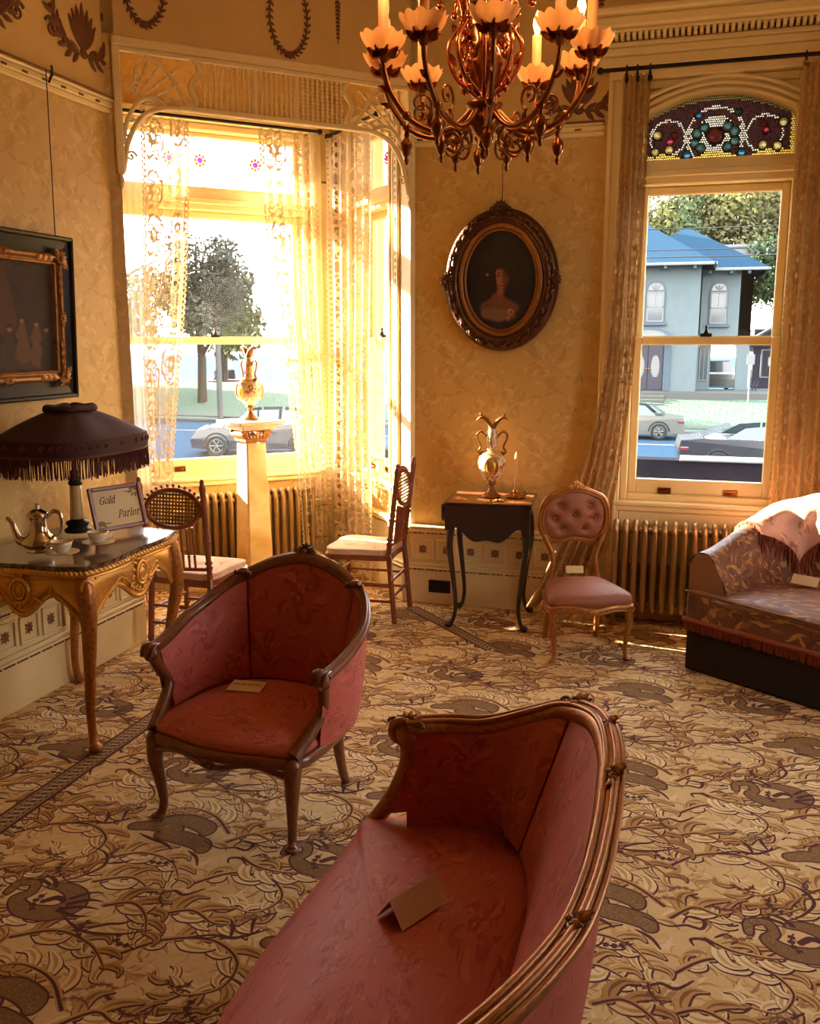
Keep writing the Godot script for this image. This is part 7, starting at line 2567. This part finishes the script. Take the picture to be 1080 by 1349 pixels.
# ---- cars: side profile swept across the width, narrower at the roof; origin under the middle, nose to +x
func car(called: String, label: String, at: Vector3, turn: float, m: Material, low: Array, cab: Array, axle: Array, wr: float, w: float, side: Array, tail_m: Material) -> Node3D:
	var o := thing(called, label, "car", at, turn)
	var b := MB.new()
	var loft := func(pts: Array, wa: Callable):
		var poly := PackedVector2Array(v2(pts))
		var tr := Geometry2D.triangulate_polygon(poly)
		b.flat()
		for s in [-1.0, 1.0]:
			for i in range(0, tr.size(), 3):
				var f := []
				for k in 3:
					var q := poly[tr[i + k]]
					f.append(Vector3(q.x, q.y, s * wa.call(q.y)))
				b.face(f, Vector3(0, 0, s))
		for i in poly.size():
			var p := poly[i]
			var q := poly[(i + 1) % poly.size()]
			b.face([Vector3(p.x, p.y, -wa.call(p.y)), Vector3(q.x, q.y, -wa.call(q.y)), Vector3(q.x, q.y, wa.call(q.y)), Vector3(p.x, p.y, wa.call(p.y))], Vector3(p.y - q.y, q.x - p.x, 0) * (-1.0 if Geometry2D.is_polygon_clockwise(poly) else 1.0) * -1.0)
	var belt: float = cab[1]
	loft.call(low, func(y: float) -> float: return w / 2.0 - 0.06 * absf(y - 0.55))
	part(b, "body", m, o)
	b = MB.new()
	loft.call(cab, func(y: float) -> float: return w / 2.0 - 0.03 - 0.38 * (y - belt))
	part(b, "cabin", m, o)
	for s in [-1.0, 1.0]:
		for sd in side:
			b = MB.new()
			b.flat()
			var f := []
			for i in range(0, sd.size(), 2): f.append(Vector3(sd[i], sd[i + 1], s * (w / 2.0 - 0.03 - 0.38 * (sd[i + 1] - belt) + 0.008)))
			b.face(f, Vector3(0, 0, s))
			part(b, "side_window", M.car_glass, o)
		for x in axle:
			b = MB.new()
			b.lathe(v2([0, -0.1, wr * 0.9, -0.1, wr, -0.07, wr, 0.07, wr * 0.9, 0.1, wr * 0.62, 0.1, wr * 0.6, 0.06, 0, 0.06]), 24, Vector3(x, wr, s * (w / 2.0 - 0.1)), Basis(Vector3.RIGHT, s * PI / 2))
			var wh := part(b, "wheel", M.tyre, o)
			b = MB.new()
			for k in 6:
				var a := TAU * k / 6
				b.tube([Vector3(x, wr, s * (w / 2.0 - 0.02)), Vector3(x + cos(a) * wr * 0.6, wr + sin(a) * wr * 0.6, s * (w / 2.0 - 0.015))], 0.035, 5)
			b.tube(oval_path(wr * 0.6, wr * 0.6, s * (w / 2.0 - 0.012), 24, Vector3(x, wr, 0)), 0.025, 5, false)
			part(b, "hubcap", M.chrome, wh)
			b = MB.new()
			var arch := []
			for i in 13: arch.append(Vector3(x + cos(PI * i / 12) * wr * 1.15, wr + sin(PI * i / 12) * wr * 1.15, s * (w / 2.0 - 0.015)))
			b.tube(arch, 0.03, 5)
			part(b, "wheel_arch", M.tyre, o)
	# rear and front glass, lamps
	var np := cab.size() / 2
	for e in [[0, 1], [np - 2, np - 1]]:
		var p := Vector2(cab[e[0] * 2], cab[e[0] * 2 + 1])
		var q := Vector2(cab[e[1] * 2], cab[e[1] * 2 + 1])
		var n := Vector2(-(q.y - p.y), q.x - p.x).normalized() * 0.012
		var wz := w / 2.0 - 0.16
		b = MB.new()
		b.flat()
		var p2 := p.lerp(q, 0.1) + n
		var q2 := p.lerp(q, 0.92) + n
		b.face([Vector3(p2.x, p2.y, -wz), Vector3(p2.x, p2.y, wz), Vector3(q2.x, q2.y, wz - 0.12), Vector3(q2.x, q2.y, -wz + 0.12)], Vector3(n.x, n.y, 0))
		part(b, "screen", M.car_glass, o)
	for s in [-1.0, 1.0]:
		b = MB.new()
		b.rbox(Vector3(low[0] + 0.12, 0.72, s * (w / 2.0 - 0.13)), Vector3(0.26, 0.13, 0.26), 0.03)
		part(b, "tail_lamp", tail_m, o)
		b = MB.new()
		b.rbox(Vector3(axle[0] + (axle[1] - axle[0]) * 0.32, 0.78, s * (w / 2.0 + 0.0)), Vector3(0.18, 0.03, 0.04), 0.01)
		part(b, "door_handle", M.tyre, o)
	return o
func cars():
	var low := [-2.3, 0.28, -2.34, 0.62, -2.26, 0.84, -1.55, 0.92, 1.0, 0.9, 2.1, 0.74, 2.32, 0.55, 2.3, 0.26, 1.8, 0.22, -1.8, 0.22]
	var cab := [-1.6, 0.9, -0.95, 1.36, -0.35, 1.42, 0.35, 1.38, 1.15, 0.9]
	car("sedan", "boxy silver sedan parked across the road, only its rear half showing", Vector3(-2.5, G, -37.5), 180.0, M.car_silver, low, cab, [-1.38, 1.4], 0.33, 1.75, [[-1.25, 0.93, -0.82, 1.3, -0.42, 1.33, -0.42, 0.93], [-0.36, 0.93, -0.36, 1.33, 0.28, 1.3, 0.85, 0.93]], M.tail)
	low = [-2.3, 0.3, -2.36, 0.66, -2.28, 0.96, -1.7, 1.02, 1.0, 0.96, 2.0, 0.78, 2.34, 0.56, 2.3, 0.26, 1.8, 0.2, -1.8, 0.2]
	cab = [-1.75, 1.0, -0.8, 1.40, -0.1, 1.47, 0.6, 1.40, 1.45, 0.95]
	car("sedan", "dark blue sedan at the near kerb below the window, tail to the left", Vector3(2.0, G + 0.012, -28.4), 4.0, M.car_dark, low, cab, [-1.25, 1.5], 0.33, 1.82, [[-1.05, 1.02, -0.55, 1.32, 0.05, 1.38, 0.05, 0.99], [0.1, 0.99, 0.1, 1.38, 0.55, 1.34, 1.1, 0.98]], M.tail)
	low = [-2.2, 0.35, -2.25, 0.75, -2.2, 1.02, -1.2, 1.05, 1.0, 1.0, 2.0, 0.9, 2.25, 0.6, 2.2, 0.3, 1.8, 0.25, -1.8, 0.25]
	cab = [-2.15, 1.03, -1.75, 1.52, -0.6, 1.62, 0.4, 1.56, 1.3, 1.0]
	car("estate_car", "dark grey estate car standing in the street beyond the bay window", Vector3(-13.8, G, -28.45), 200.0, M.car_dark, low, cab, [-1.35, 1.4], 0.36, 1.85, [[-1.7, 1.06, -1.45, 1.45, -0.75, 1.52, -0.7, 1.04], [-0.62, 1.04, -0.65, 1.53, 0.0, 1.52, 0.0, 1.03], [0.06, 1.03, 0.06, 1.52, 0.4, 1.48, 0.95, 1.02]], M.tail)
	car("van", "small red van far down the street beyond the bay window", Vector3(-31.5, G, -60.5), 190.0, M.car_red, low, [-2.15, 1.03, -2.05, 1.85, -0.6, 1.92, 0.9, 1.86, 1.6, 1.0], [-1.35, 1.4], 0.36, 1.85, [[0.1, 1.03, 0.1, 1.7, 0.75, 1.66, 1.2, 1.02]], M.tail)
	car("pickup_truck", "white pickup truck seen through the archway of the pale house", Vector3(1.35, -1.1, -57.0), 100.0, M.car_white, low, [-0.8, 1.0, -0.7, 1.75, 0.5, 1.78, 1.2, 1.0], [-1.35, 1.4], 0.4, 1.9, [[-0.5, 1.05, -0.5, 1.65, 0.4, 1.65, 0.85, 1.05]], M.tail)

# ---- trees: trunk, limbs and a crown of separate leaf sprays
func tree(label: String, at: Vector3, h: float, r: float, cols: Array, n: int, sd: int, size := 0.3):
	var o := thing("tree", label, "tree", at, 0, "autumn trees")
	var rn := RandomNumberGenerator.new()
	rn.seed = sd
	var b := MB.new()
	b.tube([Vector3.ZERO, Vector3(0.1, h * 0.3, 0), Vector3(-0.05, h * 0.55, 0.1), Vector3(0.0, h * 0.9, 0)], [r * 0.09, r * 0.075, r * 0.05, r * 0.015], 8)
	for k in 7:
		var a := TAU * k / 7 + rn.randf()
		var y := h * (0.3 + 0.07 * k)
		b.tube([Vector3(0, y, 0), Vector3(cos(a) * r * 0.4, y + h * 0.12, sin(a) * r * 0.4), Vector3(cos(a) * r * 0.8, y + h * 0.2, sin(a) * r * 0.8)], [r * 0.04, r * 0.025, r * 0.008], 5)
	part(b, "trunk", M.bark, o)
	b = MB.new()
	b.flat()
	var puffs := []
	for k in 16:
		var d := Vector3(rn.randfn(), rn.randfn() * 0.8, rn.randfn()).normalized() * r * rn.randf_range(0.3, 0.8)
		puffs.append([Vector3(0, h * 0.66, 0) + d * Vector3(1, h * 0.36 / r, 1), r * rn.randf_range(0.28, 0.5), cols[k % cols.size()]])
	for i in n:
		var p = puffs[rn.randi() % puffs.size()]
		var d := Vector3(rn.randfn(), rn.randfn(), rn.randfn()).normalized()
		var c: Vector3 = p[0] + d * p[1] * pow(rn.randf(), 0.33)
		var t := Vector3(rn.randfn(), rn.randfn(), rn.randfn()).normalized() * size * rn.randf_range(0.5, 1.2)
		var s := t.cross(d + Vector3(0.1, 0.3, 0)).normalized() * t.length() * 0.6
		var col: Color = p[2]
		b.tint = col.srgb_to_linear() * rn.randf_range(0.75, 1.15)
		b.face([c - t, c + s, c + t, c - s], d)
	part(b, "crown", M.leaves, o).set_meta("kind", "stuff")
func trees():
	var pale := [rgb8(88, 88, 54), rgb8(79, 85, 59), rgb8(93, 90, 63), rgb8(71, 82, 59)]
	var green := [rgb8(58, 71, 47), rgb8(65, 76, 49), rgb8(83, 82, 53), rgb8(51, 65, 49)]
	tree("broad pale yellow tree rising behind the left of the house roof", Vector3(-7.0, -1.0, -66), 14.5, 6.0, pale, 12000, 1, 0.21)
	tree("pale yellow green tree rising behind the middle of the house roof", Vector3(0.2, -1.0, -70), 15.5, 5.5, pale, 12000, 2, 0.21)
	tree("sun bleached cream tree high behind the white dormer", Vector3(6.6, -1.0, -74), 18.0, 6.0, [rgb8(99, 96, 68), rgb8(93, 90, 63), rgb8(86, 85, 59)], 12000, 3, 0.21)
	tree("green tree close to the right side of the pale house", Vector3(4.9, -1.0, -55), 8.8, 2.6, green, 10000, 4, 0.13)
	tree("small yellow green tree in front of the plum house", Vector3(7.4, -1.0, -53), 9.5, 2.6, green, 8000, 5, 0.13)
	tree("distant green tree far left behind the pale house", Vector3(-15.0, -1.0, -68), 13.0, 6.0, green, 7000, 6, 0.2)
	var grey := [rgb8(65, 66, 59), rgb8(74, 73, 63), rgb8(61, 64, 58)]
	tree("thin grey leaved tree beyond the bay window by the street", Vector3(-24.5, G, -43.5), 9.5, 3.0, grey, 7000, 7, 0.13)
	tree("dark green tree far down the street beyond the bay window", Vector3(-31.0, G, -58), 8.5, 4.0, green, 3200, 8, 0.3)
	tree("pale tree furthest down the street beyond the bay window", Vector3(-45.0, G, -66), 11.0, 5.0, pale, 3200, 9, 0.34)
func street_things():
	for e in [["thin white sign post with a small sign on the lawn", Vector3(2.3, G + 0.1, -41.8), 3.1], ["short white post beside the plum house drive", Vector3(3.55, -1.0, -47.5), 2.0]]:
		var o := thing("sign_post", e[0], "sign post", e[1])
		var b := MB.new()
		b.tube([Vector3.ZERO, Vector3(0, e[2], 0)], 0.03, 8)
		part(b, "post", M.white_paint, o)
		b = MB.new()
		b.rbox(Vector3(0, e[2] - 0.22, 0.04), Vector3(0.32, 0.42, 0.02), 0.008)
		part(b, "plate", M.white_paint, o)
	var p := thing("lamp_standard", "short grey post standing beyond the bay window", "post", Vector3(-20.6, G, -38.2))
	var b := MB.new()
	b.tube([Vector3.ZERO, Vector3(0, 2.0, 0), Vector3(0, 4.2, 0)], [0.13, 0.13, 0.12], 10)
	part(b, "shaft", M.concrete, p)
	b = MB.new()
	b.lathe(v2([0.12, 4.18, 0.16, 4.22, 0.14, 4.32, 0.0, 4.4]), 10)
	part(b, "cap", M.bark, p)
	for e in [[5.62, -34.0, "upper"], [4.6, -33.0, "lower"], [5.1, -36.0, "faint middle"]]:
		b = MB.new()
		var pts := []
		for i in 21: pts.append(Vector3(lerpf(-14, 14, i / 20.0), e[0] - 0.12 * (1.0 - pow(i / 10.0 - 1.0, 2)), e[1]))
		b.tube(pts, 0.018, 5)
		tag(part(b, "overhead_wire", M.wire), "%s overhead wire crossing the sofa window view" % e[2], "wire")
